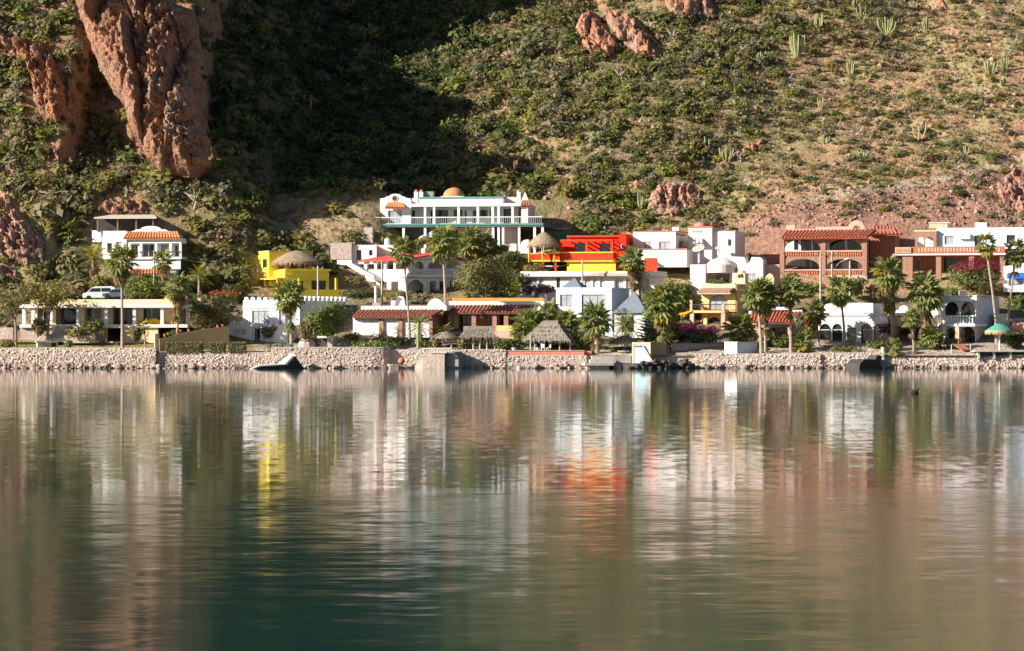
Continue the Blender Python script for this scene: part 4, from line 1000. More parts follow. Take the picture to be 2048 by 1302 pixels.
# ------------------------------------------------------------------ rock outcrops and cliffs on the hillside
def inside(px, py, poly):
    r = np.zeros(px.shape, bool); n = len(poly)
    for i in range(n):
        (x0, y0), (x1, y1) = poly[i], poly[(i + 1) % n]
        c = ((y0 > py) != (y1 > py)) & (px < (x1 - x0) * (py - y0) / (y1 - y0 + 1e-9) + x0)
        r ^= c
    return r
def edge_dist(px, py, poly):
    d = np.full(px.shape, 1e9); n = len(poly)
    for i in range(n):
        a = np.array(poly[i], float); b = np.array(poly[(i + 1) % n], float); ab = b - a
        t = np.clip(((px - a[0]) * ab[0] + (py - a[1]) * ab[1]) / (ab @ ab + 1e-9), 0, 1)
        d = np.minimum(d, np.hypot(px - a[0] - t * ab[0], py - a[1] - t * ab[1]))
    return d
ROCKS = []
def rock(name, label, poly, T, seed, step=3.0, edge=22, ridge=1.0, hue=(0.30, 0.155, 0.10), stretch=(26, 70), lean=0.0, pil=.5, plane=None):
    ROCKS.append(poly)
    xs = [p[0] for p in poly]; ys = [p[1] for p in poly]
    gx = np.arange(min(xs) - step, max(xs) + step * 2, step); gy = np.arange(min(ys) - step, max(ys) + step * 2, step)
    A, B = np.meshgrid(gx, gy)
    wob = (fbm(A / 18, B / 18, seed + 5) - 0.5) * 18
    ins = inside(A + wob, B + wob * .6, poly)
    ed = edge_dist(A + wob, B + wob * .6, poly)
    ins_i = np.where(ins.ravel())[0]
    H = np.zeros((A.size, 3)); H[ins_i] = plane(A.ravel()[ins_i], B.ravel()[ins_i]) if plane else hits(A.ravel()[ins_i], B.ravel()[ins_i])
    q = np.clip(ed / edge, 0, 1); prof = np.sqrt(1 - (1 - q) ** 2)
    a = A + lean * B
    r1 = 1 - np.abs(2 * fbm(a / stretch[0], B / stretch[1], seed, 4) - 1)
    r2 = 1 - np.abs(2 * fbm(a / 9 + 3, B / 22, seed + 9, 3) - 1)
    r3 = fbm(A / 4, B / 5, seed + 17, 3); r4 = 1 - np.abs(2 * fbm(a / 5 + 8, B / 9, seed + 23, 2) - 1)
    h1, j1, q1 = cells(a / (stretch[0] * 1.35) + (r1 - .5) * .12, B / (stretch[1] * 1.5) + (r1 - .5) * .2, seed)
    h2, j2, q2 = cells(a / 11 + .35 * B / 17, B / 17 + (r3 - .5) * .3, seed + 3)
    h3, j3, q3 = cells(a / 5.2 - .3 * B / 8, B / 7.5, seed + 6)
    disp = (T * prof * (0.45 + 0.5 * h1) + ridge * q * (3.0 * pil * (.35 - q1 ** 2) - 1.2 * sstep(.09, .0, j1) + (h2 - .5) * 1.2 - .5 * sstep(.14, .0, j2) + (h3 - .5) * .65 - .25 * sstep(.14, .0, j3) + (r3 - .5) * .15) - 0.35).ravel()
    dirv = np.array([-0.22, -0.88, 0.42])
    V = H + disp[:, None] * dirv
    nx, ny = A.shape[1], A.shape[0]
    idx = np.arange(A.size).reshape(ny, nx)
    Q = np.stack([idx[:-1, :-1], idx[1:, :-1], idx[1:, 1:], idx[:-1, 1:]], -1).reshape(-1, 4)
    ok = ins.ravel()[Q].all(1)
    hd = H[:, 1][Q]; ok &= (hd.max(1) - hd.min(1)) < 8
    Q = Q[ok]
    used = np.unique(Q); mp = np.zeros(A.size, int); mp[used] = np.arange(len(used))
    V = V[used]; Q = mp[Q]
    base = np.array([V[:, 0].mean(), V[:, 1].max(), V[:, 2].min()])
    n = fbm(A / 30, B / 30, seed + 31)[..., None]; n2 = fbm(A / 6, B / 10, seed + 37)[..., None]
    c1 = np.array(hue); c2 = np.array([0.32, 0.23, 0.175]); c3 = np.array([0.33, 0.135, 0.065])
    t = c1 + (c2 - c1) * sstep(.5, .68, n) * .8
    t = t + (c3 - t) * sstep(.52, .3, n2) * .45
    lich = sstep(.58, .74, fbm(A / 9, B / 26, seed + 43))[..., None]; t = t * (1 - .45 * lich)
    o = link(name, np_mesh(name, V - base, Q, ROCK, t.reshape(-1, 3)[used]), None, tuple(base))
    tag(o, label, 'rock')
def cliff_plane(px, py):
    # a wall that leans back a little and turns away to the left
    d = 52 + np.maximum(0, 355 - py) * .0205 + np.maximum(0, 290 - px) * .05
    D = CD + d; return np.stack([(px - 1024) / F * D, d, CH + (HY - py) / F * D], 1)
rock('red_cliff', 'tall sunlit red cliff with rounded pillars and deep fissures, biggest rock on the left',
     [(150, -60), (330, -45), (362, 16), (386, 34), (399, 66), (405, 130), (412, 200), (424, 290), (425, 345), (395, 366), (330, 356), (292, 318), (270, 268), (248, 218), (226, 184), (204, 146), (186, 104), (163, 40)], 8.0, 5, 2.2, 46, 1.15, lean=0.22, stretch=(30, 80), pil=1.0, plane=cliff_plane)
rock('cliff_foot_rock', 'broken striped rock at the shaded foot of the tall red cliff', [(258, 250), (300, 262), (318, 290), (352, 300), (362, 330), (330, 330), (280, 300), (255, 285)], 2.4, 15, 3, 14, .8)
rock('arched_rock', 'orange rock buttress curving over a dark hollow at the far left', [(-20, 48), (30, 85), (90, 92), (112, 120), (130, 170), (146, 240), (120, 252), (85, 240), (66, 180), (50, 130), (10, 108), (-20, 112)], 4.5, 25, 2.2, 20, 1.0, (0.34, 0.155, 0.08))
rock('leaning_slab', 'dark slab leaning against the right side of the orange buttress', [(138, 150), (152, 180), (164, 240), (150, 258), (140, 220)], 2.5, 27, 2.5, 8, .6, (0.33, 0.18, 0.12))
rock('ledge_rock', 'small square red ledge below the orange buttress', [(45, 245), (75, 255), (72, 280), (50, 278)], 1.6, 31, 2.5, 9, .6)
rock('stepped_rock', 'stepped red rock with a flat bright top below the orange buttress', [(78, 288), (122, 288), (130, 302), (145, 305), (153, 345), (125, 340), (110, 310), (82, 308)], 2.2, 35, 2.5, 10, .7, (0.44, 0.19, 0.12))
rock('edge_rock', 'red rock cut off by the left picture edge above the big scree outcrop', [(-30, 300), (8, 300), (10, 350), (-30, 365)], 2.0, 37, 3, 9, .6)
rock('pink_outcrop', 'rough pink outcrop stepping down beside the white villa at far left', [(-30, 380), (18, 388), (45, 430), (70, 455), (88, 490), (95, 525), (60, 540), (-30, 500)], 3.0, 41, 3, 24, 1.1, (0.44, 0.25, 0.19))
rock('low_boulder', 'rounded pink boulder half hidden under the leftmost tree', [(-20, 530), (25, 528), (42, 548), (40, 572), (-20, 575)], 1.6, 45, 3, 14, .6, (0.42, 0.22, 0.17))
rock('villa_rocks', 'red broken rocks behind the weathered shade roof', [(215, 395), (290, 400), (300, 430), (190, 430)], 1.2, 47, 3, 10, .9)
rock('left_slab_rock', 'sunlit red slab, left half of the split outcrop high on the slope', [(1152, 60), (1180, 22), (1200, 40), (1245, 102), (1220, 116), (1185, 112), (1158, 90)], 3.0, 51, 2.5, 14, .8, (0.45, 0.21, 0.13))
rock('right_slab_rock', 'larger red slab, right half of the split outcrop high on the slope', [(1202, 24), (1250, 24), (1290, 55), (1318, 88), (1345, 108), (1315, 122), (1278, 116), (1245, 92), (1215, 50)], 3.4, 53, 2.5, 16, .9, (0.45, 0.21, 0.13))
rock('top_rock', 'red rock cut by the top picture edge above the split outcrop', [(1325, -40), (1418, -40), (1436, 40), (1400, 35), (1385, 50), (1350, 35), (1332, 20)], 3.0, 57, 3, 16, .8, (0.44, 0.21, 0.13))
rock('hollow_rock', 'broad pink rock standing on the slope above the domed tower house', [(1293, 420), (1300, 390), (1325, 365), (1380, 358), (1408, 385), (1392, 420), (1370, 432), (1310, 432)], 2.2, 61, 2.5, 18, .8, (0.42, 0.22, 0.16))
rock('ridge_rock', 'jagged small red ridge running up the slope beside a dry cactus', [(1440, 330), (1470, 308), (1510, 282), (1532, 270), (1534, 288), (1500, 305), (1480, 330), (1440, 345)], 1.5, 67, 2.5, 9, .8, (0.45, 0.21, 0.13))
rock('small_orange_rock', 'little orange rock just left of the broad pink rock', [(1254, 370), (1275, 358), (1290, 372), (1262, 380)], .9, 71, 2.5, 7, .5, (0.46, 0.24, 0.12))
rock('summit_soil_knob', 'bare orange knob at the top edge between two cacti', [(1838, -10), (1885, -10), (1905, 22), (1870, 28), (1840, 18)], 1.0, 75, 2.5, 12, .6, (0.48, 0.25, 0.15))
rock('gully_rock', 'pinkish rocks poking from the lit scrub just right of the shaded gully', [(992, 108), (1030, 108), (1034, 124), (1000, 126)], 1.2, 77, 2.5, 8, .7, (0.42, 0.25, 0.2))
rock('scree_head_rock', 'rough red outcrop at the right picture edge above the scree', [(1990, 370), (2030, 330), (2090, 310), (2090, 430), (2010, 420)], 1.8, 87, 3, 20, .9, (0.42, 0.21, 0.15))

# ------------------------------------------------------------------ leaves: clouds of small faces
def leaf_cloud(rng, lobes, n, size, core=0.35, flat=1.0):
    """n leaf quads spread through ellipsoid lobes (x, y, z, rx, ry, rz), denser towards the skin."""
    L = np.array(lobes, float)
    w = L[:, 3] * L[:, 5]; k = rng.choice(len(L), n, p=w / w.sum())
    u = rng.normal(size=(n, 3)); u /= np.linalg.norm(u, axis=1)[:, None]
    r = 1 - (1 - core) * rng.random(n) ** 2
    c = L[k, :3] + u * L[k, 3:] * r[:, None] + rng.normal(size=(n, 3)) * size * .4
    nn = u + np.array([0, 0, .35]) + rng.normal(size=(n, 3)) * .42; nn /= np.linalg.norm(nn, axis=1)[:, None]
    t = np.cross(nn, rng.normal(size=(n, 3))); t /= np.linalg.norm(t, axis=1)[:, None]; b = np.cross(nn, t)
    s = size * (0.6 + 0.8 * rng.random(n))[:, None]
    V = np.stack([c - t * s * .5, c - b * s * .32, c + t * s * .5, c + b * s * .32], 1).reshape(-1, 3)
    return V, np.arange(4 * n).reshape(n, 4)
def tints(rng, n, base, var=0.3, warm=0.15):
    t = np.array(base) * (1 + (rng.random((n, 1)) - .5) * 2 * var)
    t[:, 0] *= 1 + (rng.random(n) - .3) * warm
    return np.repeat(np.clip(t, 0, 1), 4, 0)
nrg = np.random.default_rng(11)
GREENS = {'olive': (0.235, 0.22, 0.085), 'dark': (0.16, 0.195, 0.07), 'bright': (0.23, 0.265, 0.055), 'grey': (0.27, 0.25, 0.15), 'brown': (0.26, 0.20, 0.12),
          'yellow': (0.31, 0.28, 0.08), 'deep': (0.08, 0.115, 0.04), 'magenta': (0.62, 0.03, 0.32), 'purple': (0.20, 0.05, 0.14), 'crimson': (0.26, 0.02, 0.05), 'orangered': (0.42, 0.10, 0.03)}
def plant(name, label, cat, px, py, wpx, hpx, d, tint='olive', trunk=None, n=900, size=0.26, mixt=None, sparse=0.35, group=None, lobes=6, boxy=False, flowers=None):
    """A shrub or tree whose crown is wpx x hpx photo pixels around (px, py); trunk = (base px, base py)."""
    c = W(px, py, d); m = (CD + d) / F; rx, rz = wpx * m / 2, hpx * m / 2
    base = W(trunk[0], trunk[1], d) if trunk else c - Vector((0, 0, rz))
    t = empty(name, label, cat, base, 0, group); o = c - base
    L = []
    if boxy:
        V = (nrg.random((n, 3)) - .5) * 2; a = nrg.integers(0, 3, n); V[np.arange(n), a] = np.sign(V[np.arange(n), a]) * (1 - .08 * nrg.random(n))
        V = V * [rx, min(rx, .9), rz] + nrg.normal(size=(n, 3)) * .05
        u = nrg.normal(size=(n, 3)); u /= np.linalg.norm(u, axis=1)[:, None]; w = np.cross(u, nrg.normal(size=(n, 3))); w /= np.linalg.norm(w, axis=1)[:, None]
        V = np.stack([V - u * size * .5, V - w * size * .4, V + u * size * .5, V + w * size * .4], 1).reshape(-1, 3); Q = np.arange(4 * n).reshape(n, 4)
        MB().box(-rx * .88, -min(rx, .9) * .8, -rz, rx * .88, min(rx, .9) * .8, rz * .84).build('branches', BARK, t, loc=tuple(o))
    else:
        for i in range(lobes):
            a = 2 * math.pi * (i + rnd.random() * .7) / lobes; q = 0 if i == 0 else rnd.uniform(.35, .62)
            f = rnd.uniform(.38, .6) if lobes > 3 else .8
            L.append((math.cos(a) * rx * q, math.sin(a) * rx * q, (math.sin(a * 1.7 + i) * .5) * rz * q * 1.4, rx * f, rx * f, rz * f))
        n = int(n * 1.5); V, Q = leaf_cloud(nrg, L, n, size * 1.5, sparse)
    T = tints(nrg, n, GREENS[tint])
    if mixt:
        s = np.repeat(nrg.random(n) < .35, 4); T[s] = tints(nrg, n, GREENS[mixt])[s]
    MBc = np_mesh('crown', V, Q, LEAF, T); link('crown', MBc, t, tuple(o))
    if flowers:
        fv, fq = leaf_cloud(nrg, [(0, -rx * .25, rz * .55, rx * .9, rx * .5, rz * .45)], n // 3, size, .7)
        tag(link('flowers', np_mesh('flowers', fv, fq, LEAF, tints(nrg, n // 3, GREENS[flowers])), t, tuple(o)), kind='stuff')
    if trunk:
        b = MB(); h = o.z; r = max(.09, h * .03)
        b.tube([(0, 0, -.4), (o.x * .25 + .05, 0, h * .35), (o.x * .6, 0, h * .65), tuple(o)], [r * 1.3, r, r * .8, r * .4], 7)
        for i in range(6):
            l = L[i % len(L)] if L else (0, 0, 0, 1, 1, 1)
            s = Vector((o.x * .45, 0, h * .55)); e = o + Vector(l[:3]) * 1.1
            b.tube([s, s.lerp(e, .5) + Vector((rnd.uniform(-.2, .2), 0, .1)), e], [r * .6, r * .4, r * .15], 5)
        b.build('trunk', BARK, t)
    return t

# ---- desert scrub: the 300 shrubs that show largest are things, the rest one mass
HB = [(180, 420, 322, 462, 52), (175, 445, 372, 600, 48), (490, 495, 700, 610, 46), (735, 375, 1150, 520, 70), (665, 485, 940, 610, 50), (1030, 455, 1330, 610, 54), (1240, 440, 1570, 610, 58), (1550, 440, 1815, 620, 60), (1780, 440, 2060, 600, 58),
      (36, 588, 405, 692, 24), (453, 588, 725, 692, 25), (700, 592, 900, 678, 24), (882, 588, 1094, 690, 24), (1108, 552, 1302, 680, 28), (1380, 540, 1485, 665, 34), (1493, 612, 1606, 694, 18), (1628, 600, 1796, 696, 22), (1783, 588, 2016, 702, 26), (2004, 520, 2100, 600, 46)]
def density(px, py, d, x):
    """How thickly scrub covers the slope, and how tall it grows there."""
    right = sstep(1150, 1750, px - (300 - py) * 0.7)
    dn = 1.02 - 0.56 * right + .4 * (px < 420) + .35 * ((px > 400) & (px < 1000) & (x < 0))
    ln = np.interp(px, [1440, 1560, 1700, 1850, 2048, 2200], [455, 412, 390, 372, 325, 290])
    dn = np.where((px > 1440) & (py > ln - 16), 0.24, dn)
    dn = np.where(np.exp(-((px - 650) / 115) ** 4 - ((py - 435) / 42) ** 4) > .4, 0.10, dn)
    dn = dn * (0.38 + 1.1 * sstep(0.32, 0.56, fbm(x / 8, d / 8, 77)))
    return np.where((px < 430) & (py < 440), np.maximum(dn, .85), dn)
protos = []
for i in range(12):
    L = [(math.cos(a) * q, math.sin(a) * q, .32 + .25 * rnd.random(), f, f, f * .75) for a, q, f in [(rnd.uniform(0, 6.3), rnd.uniform(0, .5), rnd.uniform(.42, .62)) for _ in range(4)]]
    V, Q = leaf_cloud(nrg, L, 112, .365, .4)
    protos.append((V, Q))
kinds = ['olive', 'olive', 'olive', 'grey', 'brown', 'bright', 'dark', 'yellow', 'olive', 'grey', 'deep', 'deep']
pmesh = []
for i, (V, Q) in enumerate(protos): pmesh.append(np_mesh('desert_shrub', V, Q, LEAF, tints(nrg, 112, GREENS[kinds[i]], .3)))
NC = 20000
cx = nrg.uniform(-96, 96, NC); cd = 15 + 130 * nrg.random(NC) ** 0.9
cz = terrain(cx, cd); cpx, cpy = proj(cx, cd, cz)
keep = (nrg.random(NC) < density(cpx, cpy, cd, cx)) & (cpx > -80) & (cpx < 2130) & (cpy > -70)
for (x0, y0, x1, y1, d) in HB: keep &= ~((cpx > x0) & (cpx < x1) & (cpy > y0) & (cpy < y1 + 8) & (cd < d))
keep &= ~((cd > 24) & (cd < 33.5) & (nrg.random(NC) < .8)) & ~((cd < 15.5)) & ~((cd < 34) & (nrg.random(NC) < .25))
for P in ROCKS:
    e = inside(cpx, cpy + 6, P); keep &= ~(e & (nrg.random(NC) < .93))
slope_ = np.abs(terrain(cx, cd + .6) - terrain(cx, cd - .6)) / 1.2
keep &= ~((slope_ > 3) & (nrg.random(NC) < .4))
sel = np.where(keep)[0]
rt = sstep(1150, 1750, cpx - (300 - cpy) * 0.7)
size = (0.6 + 1.5 * nrg.random(NC) ** 2.2) * (1.05 - .38 * rt)
size = np.where(nrg.random(NC) < .06, size * 1.5, size) * np.where(cpx < 430, 1.15, 1)
big = sel[np.argsort(-size[sel] / (CD + cd[sel]))[:300]]
rest = np.setdiff1d(sel, big)
kd = nrg.integers(0, 10, NC); rzv = nrg.uniform(0, 6.28, NC)
# warm, dry plants grow on the right, greener ones on the left
kd = np.where((rt > .5) & (nrg.random(NC) < .45), nrg.choice([3, 4, 7, 9, 0], NC), kd)
gully = np.exp(-((cx + 27) / 19) ** 4) * sstep(60, 68, cd); kd = np.where(nrg.random(NC) < gully * .9, nrg.choice([10, 11, 10, 6], NC), kd)  # darker leaf colours inside the gully deepen its shade
ansx = nrg.uniform(.8, 1.3, NC)
for i in big:
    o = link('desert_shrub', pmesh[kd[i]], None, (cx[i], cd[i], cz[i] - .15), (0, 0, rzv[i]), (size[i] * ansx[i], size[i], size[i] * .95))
    q, w = cpx[i], cpy[i]
    zone = ('on the rocky left slope around the red cliff' if q < 430 and w < 380 else 'on the bank left of the yellow house' if q < 560 else 'on the bank behind the waterfront houses' if cd[i] < 46 else
            'in the shaded gully right of the red cliff' if q < 800 and w < 400 else 'on the green slope above the mansion' if q < 1180 else 'low on the slope behind the domed tower' if q < 1480 and w > 280 else
            'high on the slope by the split outcrop' if q < 1480 else 'on the dry open slope above the scree')
    cl_ = {'olive': 'olive green', 'grey': 'grey green', 'brown': 'brownish', 'bright': 'fresh green', 'dark': 'dark green', 'deep': 'shade darkened green', 'yellow': 'yellow green'}[kinds[kd[i]]]
    tag(o, 'large ' + cl_ + ' desert shrub ' + zone, 'shrub', 'desert shrubs on the hillside')
VV = []; QQ = []; TT = []; off = 0
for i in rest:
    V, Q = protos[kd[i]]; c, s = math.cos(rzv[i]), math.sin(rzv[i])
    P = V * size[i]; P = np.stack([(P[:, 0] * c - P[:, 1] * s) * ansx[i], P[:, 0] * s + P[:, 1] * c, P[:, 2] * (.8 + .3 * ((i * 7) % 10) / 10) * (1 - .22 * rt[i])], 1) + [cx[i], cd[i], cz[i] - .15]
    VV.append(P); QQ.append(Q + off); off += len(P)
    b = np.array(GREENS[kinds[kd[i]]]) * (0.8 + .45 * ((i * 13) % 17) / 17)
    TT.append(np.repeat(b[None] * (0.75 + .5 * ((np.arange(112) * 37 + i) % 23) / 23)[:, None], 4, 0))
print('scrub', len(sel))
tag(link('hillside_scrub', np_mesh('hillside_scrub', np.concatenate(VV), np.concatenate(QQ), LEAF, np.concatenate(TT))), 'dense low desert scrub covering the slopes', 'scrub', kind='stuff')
# low seedlings and cushion plants, and bare twiggy bushes, filling the gaps
NF = 9000
fx = nrg.uniform(-96, 96, NF); fd = 40 + 100 * nrg.random(NF); fz = terrain(fx, fd); fpx, fpy = proj(fx, fd, fz)
kf = (fpy > -50) & (nrg.random(NF) < .85) & ~((fpx > 1440) & (fpy > np.interp(fpx, [1440, 1560, 1700, 1850, 2048, 2200], [455, 412, 390, 372, 325, 290]) - 12) & (nrg.random(NF) < .75))
for (x0, y0, x1, y1, d) in HB: kf &= ~((fpx > x0) & (fpx < x1) & (fpy > y0) & (fpy < y1 + 8) & (fd < d + 2))
for P in ROCKS: kf &= ~inside(fpx, fpy, P)
fx, fd, fz = fx[kf], fd[kf], fz[kf]; nf = len(fx); V0, Q0 = leaf_cloud(nrg, [(0, 0, .3, .8, .8, .45)], 24, .62, .4); FV = []; FQ = []; FT = []
for i in range(nf):
    sz_ = .28 + .35 * rnd.random(); FV.append(V0 * [sz_ * rnd.uniform(.8, 1.5), sz_, sz_ * rnd.uniform(.6, 1)] + [fx[i], fd[i], fz[i] - .05]); FQ.append(Q0 + 96 * i)
    b = np.array(GREENS[rnd.choice(('olive', 'grey', 'yellow', 'brown', 'olive', 'bright'))]) * rnd.uniform(.85, 1.2); FT.append(np.repeat(b[None] * nrg.uniform(.75, 1.2, (24, 1)), 4, 0))
tag(link('low_cushion_plants', np_mesh('low_cushion_plants', np.concatenate(FV), np.concatenate(FQ), LEAF, np.concatenate(FT))), 'low cushion plants filling the gaps between the shrubs of the slope', 'ground cover', kind='stuff')
NT = 900; tx = nrg.uniform(-70, 95, NT); td = 60 + 75 * nrg.random(NT); tz = terrain(tx, td); tpx, tpy = proj(tx, td, tz); kt = ~((tpx > 1440) & (tpy > 380)) & (tpy < 400)
for P in ROCKS: kt &= ~inside(tpx, tpy, P)
c = np.repeat(np.stack([tx, td, tz], 1)[kt], 9, 0); n = len(c); an = nrg.uniform(0, 6.28, n); le = nrg.uniform(.7, 1.7, n)
ti = c + np.stack([np.cos(an) * le * .7, np.sin(an) * le * .7, le * nrg.uniform(.5, 1, n)], 1); sd = np.stack([-np.sin(an), np.cos(an), an * 0], 1) * .03; up_ = np.array([0, 0, .03])
V = np.stack([c - sd - up_, c + sd + up_, ti + sd * .4, ti - sd * .4], 1).reshape(-1, 3)
tag(link('dry_twigs', np_mesh('dry_twigs', V, np.arange(4 * n).reshape(n, 4), POLEW)), 'bare grey twigs of leafless brush on the slope', 'brush', kind='stuff')
# dry grass tufts between the shrubs
NG = 20000
ax = nrg.uniform(-96, 96, NG); ad = 42 + 90 * nrg.random(NG); az_ = terrain(ax, ad); apx, apy = proj(ax, ad, az_)
kg = (apy > -40) & (fbm(ax / 5, ad / 5, 91) > .42)
for (x0, y0, x1, y1, d) in HB: kg &= ~((apx > x0) & (apx < x1) & (apy > y0) & (apy < y1 + 8) & (ad < d + 4))
for P in ROCKS: kg &= ~inside(apx, apy, P)
ax, ad, az_ = ax[kg], ad[kg], az_[kg]; ng = len(ax)
bl = 5
c = np.repeat(np.stack([ax, ad, az_], 1), bl, 0); n = len(c)
an = nrg.uniform(0, 6.28, n); le = nrg.uniform(.25, .6, n); w = .07
ti = c + np.stack([np.cos(an) * le * .6, np.sin(an) * le * .6, le], 1); sd = np.stack([-np.sin(an), np.cos(an), an * 0], 1) * w
c = c + nrg.normal(size=c.shape) * [.2, .2, 0]
V = np.stack([c - sd, c + sd, ti + sd * .2, ti - sd * .2], 1).reshape(-1, 3)
gt = np.where((nrg.random((n, 1)) < .7), [[0.34, 0.27, 0.12]], [[0.20, 0.18, 0.06]]) * nrg.uniform(.7, 1.2, (n, 1))
tag(link('dry_grass', np_mesh('dry_grass', V, np.arange(4 * n).reshape(n, 4), LEAF, np.repeat(gt, 4, 0))), 'dry grass between the shrubs of the slope', 'grass', kind='stuff')
# loose stones of the scree bank
ico_v = []; f_ = (1 + 5 ** .5) / 2
ICO_V = np.array([(-1, f_, 0), (1, f_, 0), (-1, -f_, 0), (1, -f_, 0), (0, -1, f_), (0, 1, f_), (0, -1, -f_), (0, 1, -f_), (f_, 0, -1), (f_, 0, 1), (-f_, 0, -1), (-f_, 0, 1)]) / 1.902
ICO_F = np.array([(0, 11, 5), (0, 5, 1), (0, 1, 7), (0, 7, 10), (0, 10, 11), (1, 5, 9), (5, 11, 4), (11, 10, 2), (10, 7, 6), (7, 1, 8), (3, 9, 4), (3, 4, 2), (3, 2, 6), (3, 6, 8), (3, 8, 9), (4, 9, 5), (2, 4, 11), (6, 2, 10), (8, 6, 7), (9, 8, 1)])
def stones(P, S, colors, squash=(1, 1, 1), jit=.22):
    """Angular stones at points P with radii S; returns vertices, faces, tints."""
    n = len(P); V = ICO_V[None] * (1 + nrg.normal(size=(n, 12, 1)) * jit) * S[:, None, None] * (nrg.uniform(.7, 1.25, (n, 1, 3)) * np.array(squash))
    V = V + P[:, None]
    return V.reshape(-1, 3), (ICO_F[None] + 12 * np.arange(n)[:, None, None]).reshape(-1, 3), np.repeat(colors, 12, 0)
NS = 9000
sx = nrg.uniform(20, 92, NS); sd_ = nrg.uniform(44, 85, NS); sz = terrain(sx, sd_); spx, spy = proj(sx, sd_, sz)
ln = np.interp(spx, [1440, 1560, 1700, 1850, 2048, 2200], [455, 412, 390, 372, 325, 290])
ks = (spx > 1450) & (spy > ln - 10 * nrg.random(NS))
for (x0, y0, x1, y1, d) in HB: ks &= ~((spx > x0) & (spx < x1) & (spy > y0 + 12) & (spy < y1) & (sd_ < d))
P = np.stack([sx, sd_, sz], 1)[ks]; n = len(P)
colr = np.array([[0.30, 0.18, 0.15]]) * nrg.uniform(.55, 1.6, (n, 1)) * (1 + nrg.normal(size=(n, 3)) * .05)
tag(link('scree', np_mesh('scree', *stones(P, .09 + .24 * nrg.random(n) ** 4, colr)[:2], STONE, np.repeat(colr, 12, 0))), 'loose reddish stones of the scree bank behind the brick houses', 'scree', kind='stuff')
# stones scattered over the open slope
NS = 2600
sx = nrg.uniform(-30, 92, NS); sd_ = 60 + 75 * nrg.random(NS); P = np.stack([sx, sd_, terrain(sx, sd_)], 1)
colr = np.array([[0.36, 0.22, 0.16]]) * nrg.uniform(.6, 1.4, (NS, 1)) * np.ones((1, 3))
v, q, t = stones(P, .12 + .4 * nrg.random(NS) ** 4, colr)
tag(link('slope_stones', np_mesh('slope_stones', v, q, STONE, t)), 'stones lying scattered over the open slope', 'stones', kind='stuff')

# ---- organ pipe cacti
def cactus(label, px, py, hpx, n=7, spread=.5, wide=1.0, mat=CACTUS):
    p = hits([px], [py])[0]; m = (CD + p[1]) / F; h = hpx * m
    t = empty('organ_pipe_cactus', label, 'cactus', tuple(p), 0, 'cacti on the slope')
    for i in range(n):
        a = (i - (n - 1) / 2) / max(1, (n - 1) / 2) if n > 1 else 0
        lean = a * spread * h * .5 * wide + rnd.uniform(-.1, .1); hh = h * rnd.uniform(.68, 1) * (1 - .12 * abs(a)); yy = rnd.uniform(-.3, .3)
        r = max(.10, h * .035)
        MB().tube([(lean * .12, 0, -.2), (lean * .55, yy * .6, hh * .22), (lean * .9, yy, hh * .55), (lean, yy, hh * .97), (lean, yy, hh)], [r * .8, r, r * 1.05, r * .9, r * .3], 7).build('stem', mat, t)
for a in [('biggest pale cactus, many armed, high on the open slope above the scree', 1594, 116, 54, 8, .55), ('pale cactus uphill right of the biggest many armed one', 1637, 64, 42, 6, .4),
          ('yellowish cactus leaning outward, third from the biggest pale one', 1773, 70, 40, 8, .9), ('slender cactus below a bare patch, straight above the brick arch house', 1702, 152, 36, 6, .5),
          ('cactus with thin arms just under the broad bare soil patch', 1832, 84, 22, 3, .3), ('pale cactus right above the broad bare soil patch', 1852, 62, 32, 5, .5),
          ('bushy cactus clump at the right among pink stones', 1981, 150, 34, 9, .8), ('brownish cactus below the bushy one near the right edge', 2006, 174, 24, 5, .4),
          ('three armed green cactus in the middle of the dry slope', 1641, 221, 30, 3, .35), ('tall two armed pale cactus on a bare red streak', 1839, 281, 44, 3, .6),
          ('faded small cactus low on the slope above the scree edge', 1651, 290, 24, 4, .7), ('broad low cactus clump over a pile of pale stones', 1724, 320, 22, 9, 1.4),
          ('tiny cactus tuft at the very edge of the scree', 1646, 382, 18, 5, .8), ('green cactus just above the pale track on the right', 1933, 309, 24, 4, .5),
          ('short cactus touching the top edge, left of two others', 1709, 15, 18, 5, .5), ('yellow cactus a step below the one at the top edge', 1722, 32, 24, 4, .7), ('dark cactus on a bare stalk at the top edge', 1827, 22, 24, 6, .7),
          ('two armed pale cactus left of the dry brown clump', 1414, 300, 32, 2, .5), ('dry brown cactus clump beside the jagged ridge', 1453, 326, 36, 9, .8),
          ('thin twin cactus in the green scrub below the split outcrop', 1406, 182, 22, 2, .4), ('low grey cactus fan between the top rocks and the biggest cactus', 1526, 121, 20, 7, 1.2),
          ('small twin cactus in the middle of the slope', 1468, 214, 18, 2, .5), ('single tall green cactus left of the broad pink rock', 1281, 420, 42, 3, .2),
          ('pale small cactus on the brushy left slope above the shade roof', 252, 393, 22, 4, .3), ('grey cactus by the right edge above the stones', 2010, 140, 30, 5, .5)]:
    cactus(*a, mat=CACTUS)
